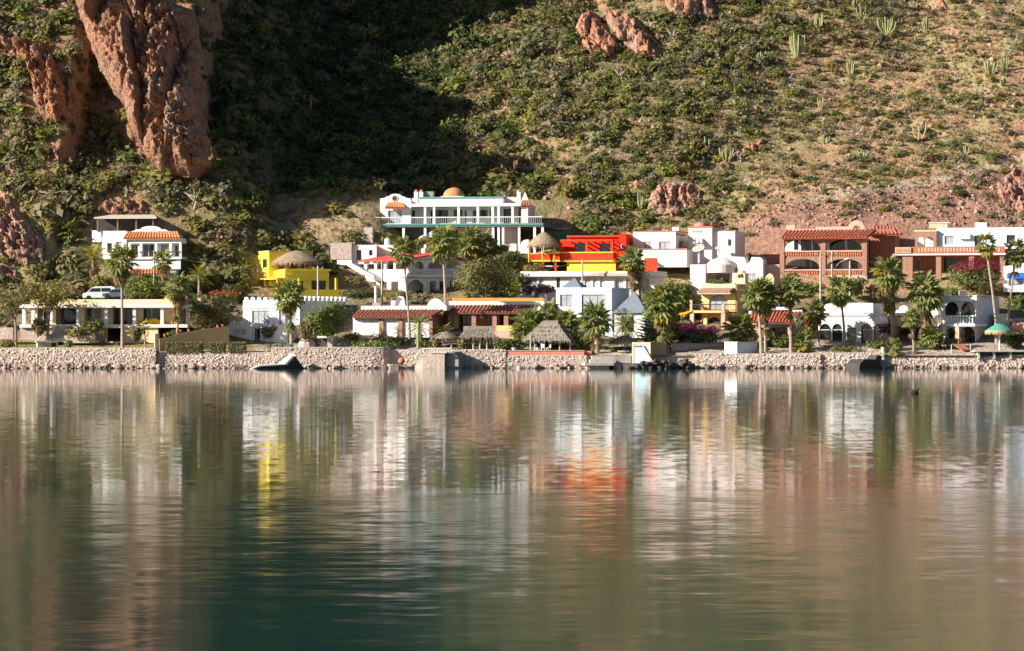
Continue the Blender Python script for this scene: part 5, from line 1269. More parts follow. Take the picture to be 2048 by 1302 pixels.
# ---- bare pale trees
def bare_tree(label, px, py, hpx, seed):
    r_ = random.Random(seed); p = hits([px], [py])[0]; h = hpx * (CD + p[1]) / F
    t = empty('bare_tree', label, 'tree', tuple(p), 0, 'bare trees on the slope')
    MB().tube([(0, 0, -.2), (.1 * h, 0, h * .3), (.02 * h, 0, h * .55)], [.16, .12, .08], 6).build('trunk', POLEW, t)
    b = MB()
    for i in range(7):
        a = r_.uniform(-1, 1); s = h * r_.uniform(.3, .55); e = (a * h * .6, r_.uniform(-.5, .5), h * r_.uniform(.65, 1))
        b.tube([(.03 * h, 0, s), (e[0] * .6, e[1] * .5, (s + e[2]) / 2 + .15), e], [.08, .055, .02], 5)
    b.build('branches', POLEW, t)
for a in [('pale bare tree with a bent trunk in scrub right of the shade roof', 388, 416, 42, 1), ('bare white tree hanging over the right half of the split outcrop', 1300, 62, 26, 2), ('bare twiggy tree on the slope behind the domed tower', 1345, 90, 40, 3),
          ('leafless tree high above the mansion roof', 1240, 165, 34, 4), ('fallen grey tree low on the shaded left slope', 620, 215, 26, 5), ('small leafless tree above the scree, right side', 1910, 165, 18, 6), ('thin bare tree beside the ridge of red rock', 1480, 325, 22, 7)]: bare_tree(*a)

# ------------------------------------------------------------------ sea walls: a mortared body with stones set in its face
def seawall(label, path, ztop, th=1.2, z0=-.7, stone_r=.108, cap=False, name='stone_seawall', hue=(0.62, 0.50, 0.42), batter=0.0):
    """path: list of (x, d) along the water side; ztop metres above the water."""
    root = empty(name, label, 'wall', (path[0][0], path[0][1], 0))
    o = np.array([path[0][0], path[0][1]]); P = [np.array(p) - o for p in path]
    f = []; b = []
    for i, p in enumerate(P):
        t = P[min(i + 1, len(P) - 1)] - P[max(i - 1, 0)]; t = t / np.linalg.norm(t); nrm = np.array([-t[1], t[0]])
        f.append(p); b.append(p + nrm * th)
    m = MB(); n = len(P); bt = batter
    def ring(pts, z, k=0):
        out = []
        for i, p in enumerate(pts):
            q = (b[i] - f[i]) / th * k; out.append((p[0] + q[0], p[1] + q[1], z))
        return out
    V = ring(f, z0, 0) + ring(f, ztop, bt) + ring(b, ztop) + ring(b, z0); F_ = []
    for i in range(n - 1):
        for k in range(4): F_.append((k * n + i, k * n + i + 1, ((k + 1) % 4) * n + i + 1, ((k + 1) % 4) * n + i))
    F_ += [(0, n, 2 * n, 3 * n), (n - 1, 4 * n - 1, 3 * n - 1, 2 * n - 1)]
    m.add(V, F_).build('wall_body', MORTAR, root)
    PP = []; SS = []
    seg = [np.linalg.norm(P[i + 1] - P[i]) for i in range(n - 1)]
    rows = max(2, int((ztop + .35) / (stone_r * 1.62)))
    for i in range(n - 1):
        t = (P[i + 1] - P[i]) / seg[i]; nrm = np.array([-t[1], t[0]])
        k = max(1, int(seg[i] / (stone_r * 1.8)))
        for r in range(rows):
            for j in range(k):
                s = (j + .5 + .5 * (r % 2) + rnd.uniform(-.25, .25)) / k * seg[i]
                if s > seg[i]: s -= seg[i]
                zz = -.3 + (ztop + .25) * (r + .5 + rnd.uniform(-.2, .2)) / rows
                q = P[i] + t * s + nrm * (rnd.uniform(.02, .075) + bt * max(0, zz) / ztop)
                PP.append((q[0], q[1], zz)); SS.append(stone_r * rnd.choice((rnd.uniform(.6, 1.1), rnd.uniform(.8, 1.3), rnd.uniform(1.0, 1.9))))
    PP = np.array(PP); SS = np.array(SS); k = len(PP)
    c = np.array([hue]) * nrg.uniform(.75, 1.15, (k, 1)) * (1 + nrg.normal(size=(k, 3)) * .05)
    wet = PP[:, 2] < .22 + .12 * np.sin(PP[:, 0] * .7); c[wet] *= np.array([.42, .42, .40])
    pk = (nrg.random(k) < .25) & ~wet; c[pk] = np.array([[0.52, 0.36, 0.30]]) * nrg.uniform(.7, 1.2, (pk.sum(), 1))
    v, q, tt = stones(PP, SS, c, (1.15, .72, .95), .12)
    tag(link('stones', np_mesh('stones', v, q, STONE, tt), root), kind='stuff')
    if cap:
        V = ring(f, ztop + .004, bt - .06) + ring(f, ztop + .13, bt - .06) + ring(b, ztop + .13) + ring(b, ztop + .004)
        MB().add(V, F_).build('coping', CONC, root)
    return root
def X(px, d): return (px - 1024) / F * (CD + d)
seawall('long stone seawall under the left lawn, from the picture edge to the pink post', [(X(-160, 0.4), .4), (X(100, .3), .3), (X(311, .2), .2)], 2.78, hue=(0.62, 0.50, 0.41), batter=.5)
seawall('low stone wall below the three clipped hedges', [(X(312, .9), .9), (X(430, .8), .8), (X(541, .8), .8)], 2.15, batter=.4)
seawall('rounded stone bastion in the middle left of the waterfront', [(X(542, .0), .0), (X(640, -.2), -.2), (X(745, -.3), -.3), (X(767, -.1), -.1), (X(778, .5), .5), (X(782, 1.4), 1.4)], 2.75, 1.4, cap=True, hue=(0.58, 0.46, 0.39))
seawall('recessed stone wall behind the balustraded landing stairs', [(X(778, .9), .9), (X(900, .8), .8), (X(1011, .8), .8)], 2.55)
seawall('stone wall carrying the salmon pink terrace', [(X(1011.5, .9), .9), (X(1173, .8), .8)], 1.75)
seawall('lowest stone quay wall behind the concrete landing and the rock jetty', [(X(1173.5, 1.6), 1.6), (X(1290, 1.6), 1.6), (X(1391, 1.5), 1.5)], 1.6)
seawall('pale stone wall below the blue white shed and the slim palms', [(X(1391.5, .6), .6), (X(1520, .5), .5), (X(1641, .5), .5)], 2.0, batter=.2, hue=(0.65, 0.54, 0.46))
seawall('stone wall right of centre that ends at the dark pier stub', [(X(1641.5, .8), .8), (X(1769, .8), .8)], 2.12, batter=.2, hue=(0.64, 0.53, 0.45))
seawall('long stone wall under the teal parasol at the right edge', [(X(1769.5, 1.2), 1.2), (X(1900, 1.2), 1.2), (X(2200, 1.4), 1.4)], 1.6, batter=.3, hue=(0.65, 0.54, 0.46))
# tumbled stones along the foot of the walls
PP = []
for i in range(1500):
    px = rnd.uniform(-120, 2160)
    if 480 < px < 610 or 1250 < px < 1395 or 830 < px < 925: continue
    w = .95 if px < 540 else .35
    if rnd.random() > w: continue
    off = -.3 if 541 < px < 782 else .1 if px < 541 else .7
    q = rnd.random(); PP.append((X(px, off - q * .9), off - .15 - q * .9, .42 - q * .5 + rnd.uniform(-.1, .1)))
PP = np.array(PP); k = len(PP); c = np.array([[0.40, 0.30, 0.25]]) * nrg.uniform(.35, 1.2, (k, 1)) * (1 + nrg.normal(size=(k, 3)) * .06)
v, q, t_ = stones(PP, nrg.uniform(.12, .3, k) + .3 * nrg.random(k) ** 5, c, (1.1, 1, .8))
tag(link('shore_stones', np_mesh('shore_stones', v, q, STONE, t_)), 'tumbled stones along the foot of the seawalls', 'stones', kind='stuff')

def frame(name, label, cat, px, py, d, yaw, group=None): return House(name, label, cat, px, py, d, yaw, group)
# boat ramp
h = frame('boat_ramp', 'concrete boat ramp with an upper wedge reaching into the water beside the bastion', 'ramp', 494, 743, -8.0, -34)
def prism(name, prof, v0, v1, mat, root): return MB().loops(prof, [], v0, v1).build(name, mat, root)
prism('ramp_side', [h.L(x, y) for x, y in ((494, 752), (609, 752), (609, 737), (589.5, 711.5), (573, 728.5), (521, 732), (497, 742.5))], 0, .5, SHADESTONE, h.root)
def slab(name, pts, mat):
    P = [(h.L(x, y, v)[0], v, h.L(x, y, v)[1]) for x, y, v in pts]; n = len(P)
    MB().add(P + [(p[0], p[1] + .05, p[2] - .25) for p in P], [tuple(range(n)), tuple(reversed(range(n, 2 * n)))] + [(i, i + n, (i + 1) % n + n, (i + 1) % n) for i in range(n)]).build(name, mat, h.root)
slab('lower_slab', [(497, 742.6, -.02), (521, 732.2, -.02), (573, 728.7, -.02), (556, 726.8, 2.4), (519, 728.8, 2.4), (486, 742.4, 2.4)], CONC)
slab('upper_slab', [(573, 728.6, -.03), (590, 711.3, -.03), (582, 706.2, 2.6), (556, 726.6, 2.6)], CONC)
# landing stairs with balustrade
h = frame('landing_stairs', 'curved concrete landing with balustrade and round arch opening, in front of the recessed wall', 'stairs', 845, 733, -2.2, 10)
h.block('landing_body', STONEW, 846, 706, 889, 738, 0, 3.4)
h.block('landing_slab', CONC, 860, 704.5, 893, 706.5, -.15, 3.6)
for i in range(9):
    x0 = 858 - i * 3.2; h.block('step', CONC, x0 - 3.2, 706.4 + i * 2.9, x0 - .05, 740, .9, 2.0)
MB().loops(h.hole((892, 706, 917, 733, 'a', .5), .8), [], .8, 3.0).build('arch_recess', GREYW, h.root)
MB().lathe([(1.5, -1.4 ), (1.55, 1.1), (1.5, 1.25)], 18, (h.L(898, 720, 1)[0], 2.4, h.L(898, 722, 1)[1])).build('round_wall', GREYW, h.root)
u0, zr = h.L(845, 697.5, -.1); u1, _ = h.L(908, 697, -.1); ul, zl_ = h.L(832, 712, -.1)
rr = MB().tube([(ul, -.05, zl_), (u0, -.05, zr), (u1 - .4, -.05, zr + .04), (u1 + .4, .5, zr), (u1 + .8, 1.5, zr)], .11, 6).build('handrail', CONC, h.root)
zb = h.L(860, 704.5, -.1)[1]
me = baluster_mesh(CONC, zr - zb, .10)
for i in range(11): link('baluster', me, h.root, (u0 + .2 + (u1 - u0 - .5) * i / 10, -.05, zb))
for i in range(4): link('baluster', me, h.root, (ul + (u0 - ul) * (i + .3) / 4, -.05, zl_ + (zr - zl_) * (i + .3) / 4 - (zr - zb)))
# block with a clay urn
h = frame('mooring_block', 'low stone mooring block at the water left of the landing stairs', 'block', 779, 740, -2.2, -10)
h.block('block_body', STONEW, 779, 728, 797, 744, 0, 2.6); h.block('block_step', STONEW, 797.2, 733, 826, 744, .8, 2)
p = W(803, 728, -1.2); t = empty('clay_urn', 'round orange clay urn on the low mooring block', 'urn', p)
MB().lathe([(.14, -.1), (.42, .22), (.5, .42), (.36, .68), (.24, .74), (.3, .8), (.27, .8), (.2, .7)], 14).build('body', STUMP, t, True)
# pink terrace
h = frame('pink_terrace_wall', 'salmon pink terrace parapet under the big thatched palapa', 'wall', 1012, 713, 1.0, 0)
h.block('parapet', PINK, 1012, 702, 1168, 711.2, -.05, .4); h.block('parapet_cap', LTERRA, 1011, 700.4, 1169, 701.8, -.12, .54)
h.block('end_wall', PINK, 1168.2, 702, 1183, 713, .5, 4)
# concrete landing
h = frame('concrete_landing', 'stepped concrete landing platform in front of the leaning palm, right of the pink terrace', 'landing', 1172, 739, -2.0, -8)
h.block('lower_platform', CONC, 1170, 726, 1228, 731, .3, 4.2); h.block('stone_foot', STONEW, 1174, 731.2, 1218, 742, .6, 3.2)
h.block('upper_platform', CONC, 1184, 712, 1262, 725.8, 2.2, 2.6); h.block('slab_step', CONC, 1180, 719, 1232, 725.8, 1.2, .98)
h.block('sloping_apron', CONC, 1228.3, 727, 1300, 735, 1.6, 3)
# stone jetty in shade
h = frame('rock_jetty', 'dark jetty of piled rocks in shade below the yellow framed stair block', 'jetty', 1262, 741, -5.2, -26)
h.block('jetty_core', SHADESTONE, 1268, 727, 1390, 746, .5, 3)
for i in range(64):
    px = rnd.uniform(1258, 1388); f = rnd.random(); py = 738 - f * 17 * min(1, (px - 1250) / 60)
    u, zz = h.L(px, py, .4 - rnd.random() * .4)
    v, q, t_ = stones(np.array([[0, 0, 0]]), np.array([rnd.uniform(.28, .52)]), np.ones((1, 3)) * .12 * np.array([[1, .85, .75]]) * rnd.uniform(.5, 1), (1.2, 1, .85))  # rocks tinted near black to carry the jetty's shade
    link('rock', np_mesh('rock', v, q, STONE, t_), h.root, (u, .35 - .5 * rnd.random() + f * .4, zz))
# yellow framed stair block
h = frame('stair_block', 'pale blue block with yellow border and sloping handrail at the waterfront', 'block', 1264, 722, .6, -13 + 26)
h.block('body', PALEBLUE, 1265, 688, 1299.5, 735, .06, 4); h.block('side_panel', TAN, 1300.2, 684, 1302, 735, .2, 6)
for a in ((1264, 684.5, 1301, 688.5), (1264, 688.7, 1267.5, 733), (1297, 688.7, 1301, 733)): h.block('border', CREAM, *a, 0, .3)
a = h.L(1266, 691, -.1); b = h.L(1286, 691, -.1); c = h.L(1306, 724, -.1)
MB().tube([(a[0], -.12, a[1]), (b[0], -.12, b[1]), (c[0], -.12, c[1])], .09, 6).build('handrail', CONC, h.root)
h = frame('shaded_stone_wall', 'dark stone garden wall in shade below the bougainvillea hedge', 'wall', 1334, 709, 4, -24)
h.block('wall_body', STONEW, 1334, 688, 1446, 712, 0, .5); h.block('coping', GREYW, 1333, 686.4, 1447, 687.8, -.06, .62)
h = frame('tan_garden_wall', 'plain tan wall joined to the yellow framed stair block', 'wall', 1302, 711, 1.4, -25)
h.block('wall_body', TAN, 1302.5, 684.5, 1333, 714, 0, .4)
# blue white shed
h = frame('shed', 'small pale blue white shed with vents standing on the seawall', 'shed', 1449, 709, 2.2, 40)
h.block('body', BLUEWHITE, 1449, 685, 1474, 711, 0, 4.6); h.block('roof', WHITE, 1448, 683.6, 1475, 684.9, -.08, 4.8)
for x in (1453, 1463): h.block('vent', PALEBLUE, x, 689, x + 6, 691.2, -.03, .025)
h.block('vent', PALEBLUE, 1458, 695, 1464, 697, -.03, .025)
# dark pier stub
h = frame('pier_stub', 'shaded stone pier stub with a raised end, jutting into the water from the right wall', 'pier', 1720, 741, -3.0, -35)
uA, zA = h.L(1720, 742); uB, _ = h.L(1762, 742); 
zq = lambda y: h.L(1740, y)[1]
prism('pier_body', [(uA - .3, zq(748)), (uB, zq(748)), (uB, zq(719.5)), (uA + .9, zq(718)), (uA, zq(727))], 0, 2.6, SHADESTONE, h.root)
prism('raised_end', [(uB - .7, zq(719)), (uB + .35, zq(719)), (uB + .4, zq(713)), (uB + .1, zq(710.5)), (uB - .4, zq(711.5))], .3, 2.0, SHADESTONE, h.root)
# duck
t = empty('water_bird', 'small dark bird floating on the bay at the right', 'bird', (W(1826, 787, -CD + 4 * F / (787 - HY)).x, -CD + 4 * F / (787 - HY), 0))
MB().lathe([(.02, -.42), (.16, -.3), (.22, 0), (.17, .25), (.05, .42)], 10).build('body', FEATHER, t, True, rot=(0, R(90), 0), loc=(0, 0, .08))
MB().tube([(.28, 0, .12), (.36, 0, .28), (.38, 0, .36), (.44, 0, .37)], [.08, .06, .075, .05], 7).build('head', FEATHER, t); MB().tube([(.45, 0, .36), (.58, 0, .34)], [.03, .01], 5).build('beak', STUMP, t)

# ------------------------------------------------------------------ garden walls, hedges and small things by the water
h = frame('garden_divider', 'pink ended garden divider wall that slopes up to the merloned house', 'wall', 310, 705, 1.6, -20)
h.block('end_post', LTERRA, 310, 667, 318.5, 706, 0, .5)
prism('sloped_wall', [h.L(x, y, .6) for x, y in ((319, 703), (458, 690), (458, 652), (362, 665), (340, 674), (319, 678))], .6, 1.0, TAN, h.root)
for x, y in ((330, 671), (337, 669), (355, 664), (362, 663), (378, 661), (436, 653), (446, 652)):
    u, zz = h.L(x, y + 3, .7); MB().lathe([(.1, 0), (.2, .34), (.23, .42), (.1, .36)], 8, (u, .8, zz)).build('flower_pot', STUMP, h.root)
for lab, a in (('longest of the three clipped box hedges on the low wall', (369, 695, 71, 20)), ('middle clipped box hedge on the low wall', (435, 695, 30, 20)), ('right clipped hedge, rounded at its shaded end, beside the merloned house', (475, 695, 32, 20))):
    plant('box_hedge', lab, 'hedge', *a, 1.9, 'olive', None, int(1500 * a[2] / 30), .2, 'grey', group='clipped hedges', boxy=True)
h = frame('concrete_barbecue', 'low concrete barbecue bench with a dark firebox on the left lawn', 'barbecue', 75, 692, 3, -18)
h.block('bench', CONC, 75, 685, 103, 694, 0, 1.0); h.block('top_slab', CONC, 73, 682.5, 116, 684.8, -.1, 1.4); h.block('firebox', DARKIN, 103.2, 685, 112, 694, .15, .9); h.block('side', CONC, 112.2, 685, 116, 694, 0, 1.2)
h = frame('lawn_wall', 'low rounded stone retaining wall beside the concrete stairs', 'wall', 130, 684, 8, 6)
h.block('wall_body', STONEW, 128, 671, 190, 686, 0, 1.2); h.block('end_block', STONEW, -30, 655, 26, 678, -.5, 1.2)
h = frame('stone_gate_pier', 'square stone pier beside a dark arched hollow above the bastion', 'pier', 655, 696, 4, 18)
h.block('pier_body', STONEW, 655, 673, 667, 697, 0, 1.4); h.block('lintel', CONC, 634, 672, 669, 676, -.05, 1.6); h.block('cave', DARKIN, 612, 676.5, 654.5, 697, 1.0, .5)
MB().lathe([(1.3, -.8), (1.25, .3), (.9, .8), (.3, 1.05), (.03, 1.1)], 12, (h.L(612, 690, .6)[0], 1.2, h.L(612, 690, .6)[1])).build('rock_mound', STONEW, h.root)
h.block('post', LTERRA, 623, 663, 629, 673, .8, .4)
t = empty('green_cart', 'small green garden cart at the palm foot above the ramp', 'cart', W(575, 700, 1.0))
MB().box(-.45, -.3, .25, .4, .3, .6).build('body', TEALTHATCH, t); MB().tube([(.4, 0, .5), (.9, 0, .85)], .04, 5).build('handle', FRAMED, t)
for s in (-1, 1): MB().lathe([(.25, -.05), (.25, .05)], 10).build('wheel', RUBBER, t, rot=(R(90), 0, 0), loc=(0, s * .36, .22))
t = empty('covered_kayak', 'bulky shape under a bright yellow tarp on the colonnade terrace', 'tarp', W(305, 649, 12.3))
MB().add([(-1.8, -.4, 0), (1.8, -.4, 0), (1.8, .5, 0), (-1.8, .5, 0), (-1.2, -.3, .45), (-.3, -.35, .75), (.5, -.3, .82), (1.3, -.25, .5), (-1.2, .4, .5), (-.3, .4, .8), (.5, .4, .86), (1.3, .4, .5)],
         [(0, 1, 7, 6, 5, 4), (3, 8, 9, 10, 11, 2), (0, 4, 8, 3), (1, 2, 11, 7), (4, 5, 9, 8), (5, 6, 10, 9), (6, 7, 11, 10)]).build('tarp', YELTARP, t)
h = frame('low_stone_wall', 'low dark stone garden wall in front of the white arch house', 'wall', 1632, 700, 7, 6)
h.block('wall_body', STONEW, 1632, 692, 1745, 704, 0, .5)
h = frame('shaded_terrace_wall', 'shaded stone terrace wall with gate posts below the balustrade house', 'wall', 1768, 714, 2.4, -20)
h.block('wall_body', GREYW, 1772, 696, 1868, 715, .4, .4); h.block('left_post', STONEW, 1767, 694, 1771.5, 716, 0, .8)
h.block('coping', CONC, 1771, 694.8, 1868, 696, .34, .5); h.block('gate_post', GREYW, 1870, 687, 1883, 714, 1.0, .8); h.block('gate_post', STONEW, 1886, 693, 1896, 716, .1, .8)
h = frame('frame_shade', 'reddish brush shade mat leaning on a white frame beside the right gate post', 'shade', 1900, 706, 2.6, -6)
a = h.L(1902, 688, 2.5); b = h.L(1940, 700, 0)
MB().add([(a[0], 2.5, a[1]), (b[0] - .5, 2.3, a[1]), (b[0], 0, b[1]), (a[0] + .8, 0, b[1]), (a[0], 2.5, a[1] + .1), (b[0] - .5, 2.3, a[1] + .1), (b[0], 0, b[1] + .1), (a[0] + .8, 0, b[1] + .1)],
         [(3, 2, 1, 0), (4, 5, 6, 7), (0, 1, 5, 4), (1, 2, 6, 5), (2, 3, 7, 6), (3, 0, 4, 7)]).build('mat', BTILE, h.root)
h.block('base_slab', CONC, 1898, 707, 1950, 715, -.3, 2.4); 
for x in (1903, 1941): h.column('frame_leg', FRAMEW, x, 689, 707, .1, .1, False)
h = frame('sun_deck', 'long concrete sun deck slab on short supports under the teal parasol', 'deck', 1952, 714, 1.2, -4)
h.block('slab', CONC, 1950, 700.5, 2110, 703.5, -.6, 6); h.block('back_wall', WARMWHITE, 1955, 703.7, 2110, 716, 1.2, .4)
for x in (1956, 1987, 2020, 2060): h.block('support', CONC, x, 703.7, x + 4, 718, -.3, 1.3)
# parasols and thatched shelters
def palapa(name, label, cx, yt, yb, wpx, d, yg, posts, mat=THATCH, rect=False, fringe=None, hip=.0, flat=.45, post_mat=POLEW, yaw=0):
    m = (CD + d) / F; c = W(cx, yb, d); r = wpx * m / 2; hgt = (yb - yt) * m
    t = empty(name, label, 'thatched shelter' if mat not in (TEALTHATCH,) else 'parasol', (c.x, c.y, W(cx, yg, d).z), 0)
    zb = c.z - t.location.z; M_ = MB()
    n = 4 if rect else 30
    prof = [(1.0, 0.0), (.97, .10), (.80, .30), (.55, .60), (.28, .86), (.06, 1.0)] if not rect else [(1, 0), (.93, .08), (.62, .48), (.36, .88), (.26, 1.0)]
    if rect:
        vs = []; fs = []; ax_, ay_ = r, r * .75; k = len(prof)
        for q, z_ in prof:
            for (sx, sy) in ((-1, -1), (1, -1), (1, 1), (-1, 1)): vs.append((sx * ax_ * q if q > hip else sx * ax_ * max(q, hip), sy * ay_ * (q if z_ < .99 else .04), zb + z_ * hgt))
        for i in range(k - 1):
            for j in range(4): fs.append((i * 4 + j, i * 4 + (j + 1) % 4, (i + 1) * 4 + (j + 1) % 4, (i + 1) * 4 + j))
        fs += [(3, 2, 1, 0), tuple((k - 1) * 4 + j for j in range(4))]
        M_.add(vs, fs)
    else:
        M_.lathe([(r * q * (1 + rnd.uniform(-.01, .01)), zb + (z_ ** (1 if flat > .4 else .8)) * hgt) for q, z_ in prof], n)
    rf = M_.build('roof', mat, t, rot=(0, 0, R(yaw)))
    V = []; T = []
    for i in range(int(r * 190)):
        f = rnd.random(); lay = rnd.choice((0.0, 0.0, .12, .3, .5, .7)) if not fringe else 0.0
        if rect:
            q = np.interp(lay, [0, .08, .48, .88], [1, .93, .62, .36]); s = rnd.randrange(4); e = rnd.uniform(-1, 1)
            p = [(e * r * q, -r * .75 * q), (r * q, e * r * .75 * q), (e * r * q, r * .75 * q), (-r * q, e * r * .75 * q)][s]; nrm = [(0, -1), (1, 0), (0, 1), (-1, 0)][s]
            if yaw:
                c_, s_ = math.cos(R(yaw)), math.sin(R(yaw)); p = (p[0] * c_ - p[1] * s_, p[0] * s_ + p[1] * c_); nrm = (nrm[0] * c_ - nrm[1] * s_, nrm[0] * s_ + nrm[1] * c_)
        else:
            q = np.interp(lay, [0, .1, .3, .6, .86], [1, .97, .8, .55, .28]); a = f * 2 * math.pi; p = (math.cos(a) * r * q, math.sin(a) * r * q); nrm = (math.cos(a), math.sin(a))
        z_ = zb + lay * hgt + .12; l = rnd.uniform(.35, .65) if lay < .05 else rnd.uniform(.3, .5); ou = .06 if lay < .05 else .22; tx = (-nrm[1], nrm[0]); w = .07
        V += [(p[0] - tx[0] * w, p[1] - tx[1] * w, z_), (p[0] + tx[0] * w, p[1] + tx[1] * w, z_), (p[0] + nrm[0] * (ou + .06), p[1] + nrm[1] * (ou + .06), z_ - l)]
        V[-3] = (V[-3][0] + nrm[0] * .05, V[-3][1] + nrm[1] * .05, z_); V[-2] = (V[-2][0] + nrm[0] * .05, V[-2][1] + nrm[1] * .05, z_)
    n = len(V) // 3
    tag(link('thatch', np_mesh('thatch', np.array(V), np.arange(3 * n).reshape(n, 3), fringe or mat), t), kind='stuff')
    for x in posts:
        px_ = (x - cx) * m; py_ = rnd.uniform(-.2, .2) if len(posts) == 1 else (-r * .5 if rect else -math.sqrt(max(0, (r * .8) ** 2 - px_ ** 2)) * .7)
        MB().tube([(px_, py_, -.3), (px_, py_, zb + hgt * .3)], .11, 7).build('post', post_mat, t)
    return t
palapa('thatched_palapa', 'shaggy straw palapa on the yellow house roof terrace', 594, 501, 527, 102, 39.5, 540, (575, 612, 634), THATCH, False, None, flat=.3)
palapa('thatched_palapa', 'round brown palapa on yellow posts at the left end of the red house', 1088, 464, 493, 66, 44.5, 520, (1058, 1108, 1085), THATCH, False, None, flat=.3, post_mat=TRIMYEL)
palapa('thatched_palapa', 'big steep grey thatched palapa on the salmon pink terrace', 1102, 641, 681, 100, 5, 702, (1061, 1083, 1119, 1140), GTHATCH, True, None, hip=.3, yaw=-16)
palapa('thatched_shed', 'grey thatched shed with a ridge roof in front of the terracotta house', 957, 652, 674, 80, 6, 699, (925, 947, 960, 974, 990), GTHATCH, True, None, hip=.75)
palapa('thatched_palapa', 'small low grey palapa left of the thatched shed', 891, 663, 677, 58, 7, 698, (880, 903), GTHATCH, False, None, flat=.3)
palapa('thatched_palapa', 'round grey palapa over the concrete table beside the norfolk pine', 1249, 671, 687, 62, 5, 708, (1249,), THATCH, False, None, flat=.3)
palapa('teal_parasol', 'teal parasol with a straw fringe at the right edge of the waterfront', 1999, 647, 663, 56, 3.5, 702, (1999,), TEALTHATCH, False, STRAW, flat=.3, post_mat=WHITE)
palapa('thatched_palapa', 'flat pale palapa half hidden by plants between the two right hand white houses', 1772, 669, 678, 42, 8, 698, (1772,), THATCH, False, None, flat=.3)
h = frame('shed_wall', 'slatted back wall under the grey thatched shed', 'wall', 930, 700, 7.5, 0)
for i in range(9): h.block('slat', GREYW if i % 2 else POLEW, 932 + i * 6, 676, 937.4 + i * 6, 700, rnd.uniform(0, .1), .12)
t = empty('concrete_table', 'round concrete table under the grey palapa by the water', 'table', W(1247, 712, 3))
MB().lathe([(.42, 0), (.34, .5), (.36, .6)], 12).build('pedestal', CONC, t); MB().lathe([(.05, .6), (.8, .604), (.8, .7), (.05, .72)], 16).build('top', CONC, t)
t = empty('flower_tub', 'white round flower tub on the pink terrace left of the big palapa', 'planter', W(1028, 701, 1.8))
MB().lathe([(.22, 0), (.34, .36), (.38, .4), (.3, .36)], 12).build('tub', WHITEP, t)
def chair(label, px, py, d, rz):
    t = empty('garden_chair', label, 'chair', W(px, py, d), R(rz), 'white chairs under the palapa')
    MB().box(-.25, -.25, .4, .25, .25, .45).build('seat', WHITEP, t); MB().box(-.25, .22, .452, .25, .27, .95).build('backrest', WHITEP, t)
    for a in (-1, 1):
        for b in (-1, 1): MB().box(a * .22 - .03, b * .2 - .03, 0, a * .22 + .03, b * .2 + .03, .398).build('leg', WHITEP, t)
for lab, a in (('white chair under the big palapa, nearest its left post', (1074, 702, 3, 60)), ('white chair under the big palapa by the middle post', (1086, 702, 2.6, 170)), ('white chair under the big palapa, farthest right', (1097, 702, 3.2, -60))): chair(lab, *a)
# ---- street things
def pole(label, px, yt, yb, d, arms=True, r=.16, lamp=0, name='utility_pole'):
    b = W(px, yb, d); b.z = min(b.z, float(terrain(b.x, d)) + .0); h_ = W(px, yt, d).z - b.z
    t = empty(name, label, 'pole', b)
    MB().tube([(0, 0, -.4), (0, 0, h_)], [r, r * .75], 8).build('pole', POLEW, t)
    if arms:
        MB().box(-.75, -.08, h_ - .45, .75, .04, h_ - .32).build('crossarm', WOOD, t)
        for x in (-.65, 0, .65): MB().lathe([(.05, 0), (.07, .12), (.03, .2)], 6, (x, -.02, h_ - .32)).build('insulator', CONC, t)
    if lamp:
        MB().tube([(0, 0, h_ * .62), (lamp * .55, -.2, h_ * .78), (lamp, -.3, h_ * .84)], .05, 6).build('lamp_arm', POLEW, t); MB().tube([(lamp, -.3, h_ * .84), (lamp * 1.4, -.35, h_ * .87)], [.12, .09], 8).build('lamp_head', WHITEP, t)
    return b + Vector((0, 0, h_ - .15))
tops = [pole('pale utility pole in front of the yellow house', 636, 532, 604, 30), pole('slim utility pole left of the arcade house garage', 764, 522, 604, 31), pole('pale pole rising past the yellow basement of the red house', 1165, 518, 604, 30, False),
        pole('leftmost of the three poles before the brick arch house', 1641, 505, 606, 30), pole('middle pole with a lamp arm before the brick arch house', 1664, 503, 606, 31, True, .16, 1.7), pole('shortest and rightmost of the three poles before the brick arch house', 1700, 522, 606, 30, False),
        pole('thin grey pole beside the downhill corner of the white villa', 308, 501, 560, 34, False, .13)]
b = pole('small white street lamp before the big olive tree', 972, 566, 596, 28, False, .05, 0, 'street_lamp'); 
MB().tube([(-.45, 0, 0), (0, 0, .05)], [.14, .05], 8).build('lamp_head', WHITEP, bpy.data.objects['street_lamp'], loc=(0, 0, b.z - bpy.data.objects['street_lamp'].location.z))
def wire(label, a, b_, sag):
    pts = []
    for i in range(17):
        f = i / 16; p = a.lerp(b_, f); pts.append((p.x - a.x, p.y - a.y, p.z - a.z - sag * 4 * f * (1 - f)))
    o = MB().tube(pts, .014, 4).build('power_line', M('cable', (.25, .24, .23), .6, .05), loc=tuple(a)); tag(o, label, 'cable')
wire('cable sagging from the villa pole to the yellow house pole', tops[6], tops[0], 1.2)
wire('cable between the yellow house pole and the arcade house pole', tops[0], tops[1], .9)
wire('cable from the arcade house pole to the red house pole', tops[1], tops[2], 2.2)
wire('long cable from the red house pole to the three poles', tops[2], tops[3], 2.6)
wire('cable from the three poles off to the right edge', tops[4], W(2110, 548, 30), 1.4)
wire('lower cable from the shortest pole to the right edge', tops[5], W(2110, 552, 30), 1.8)
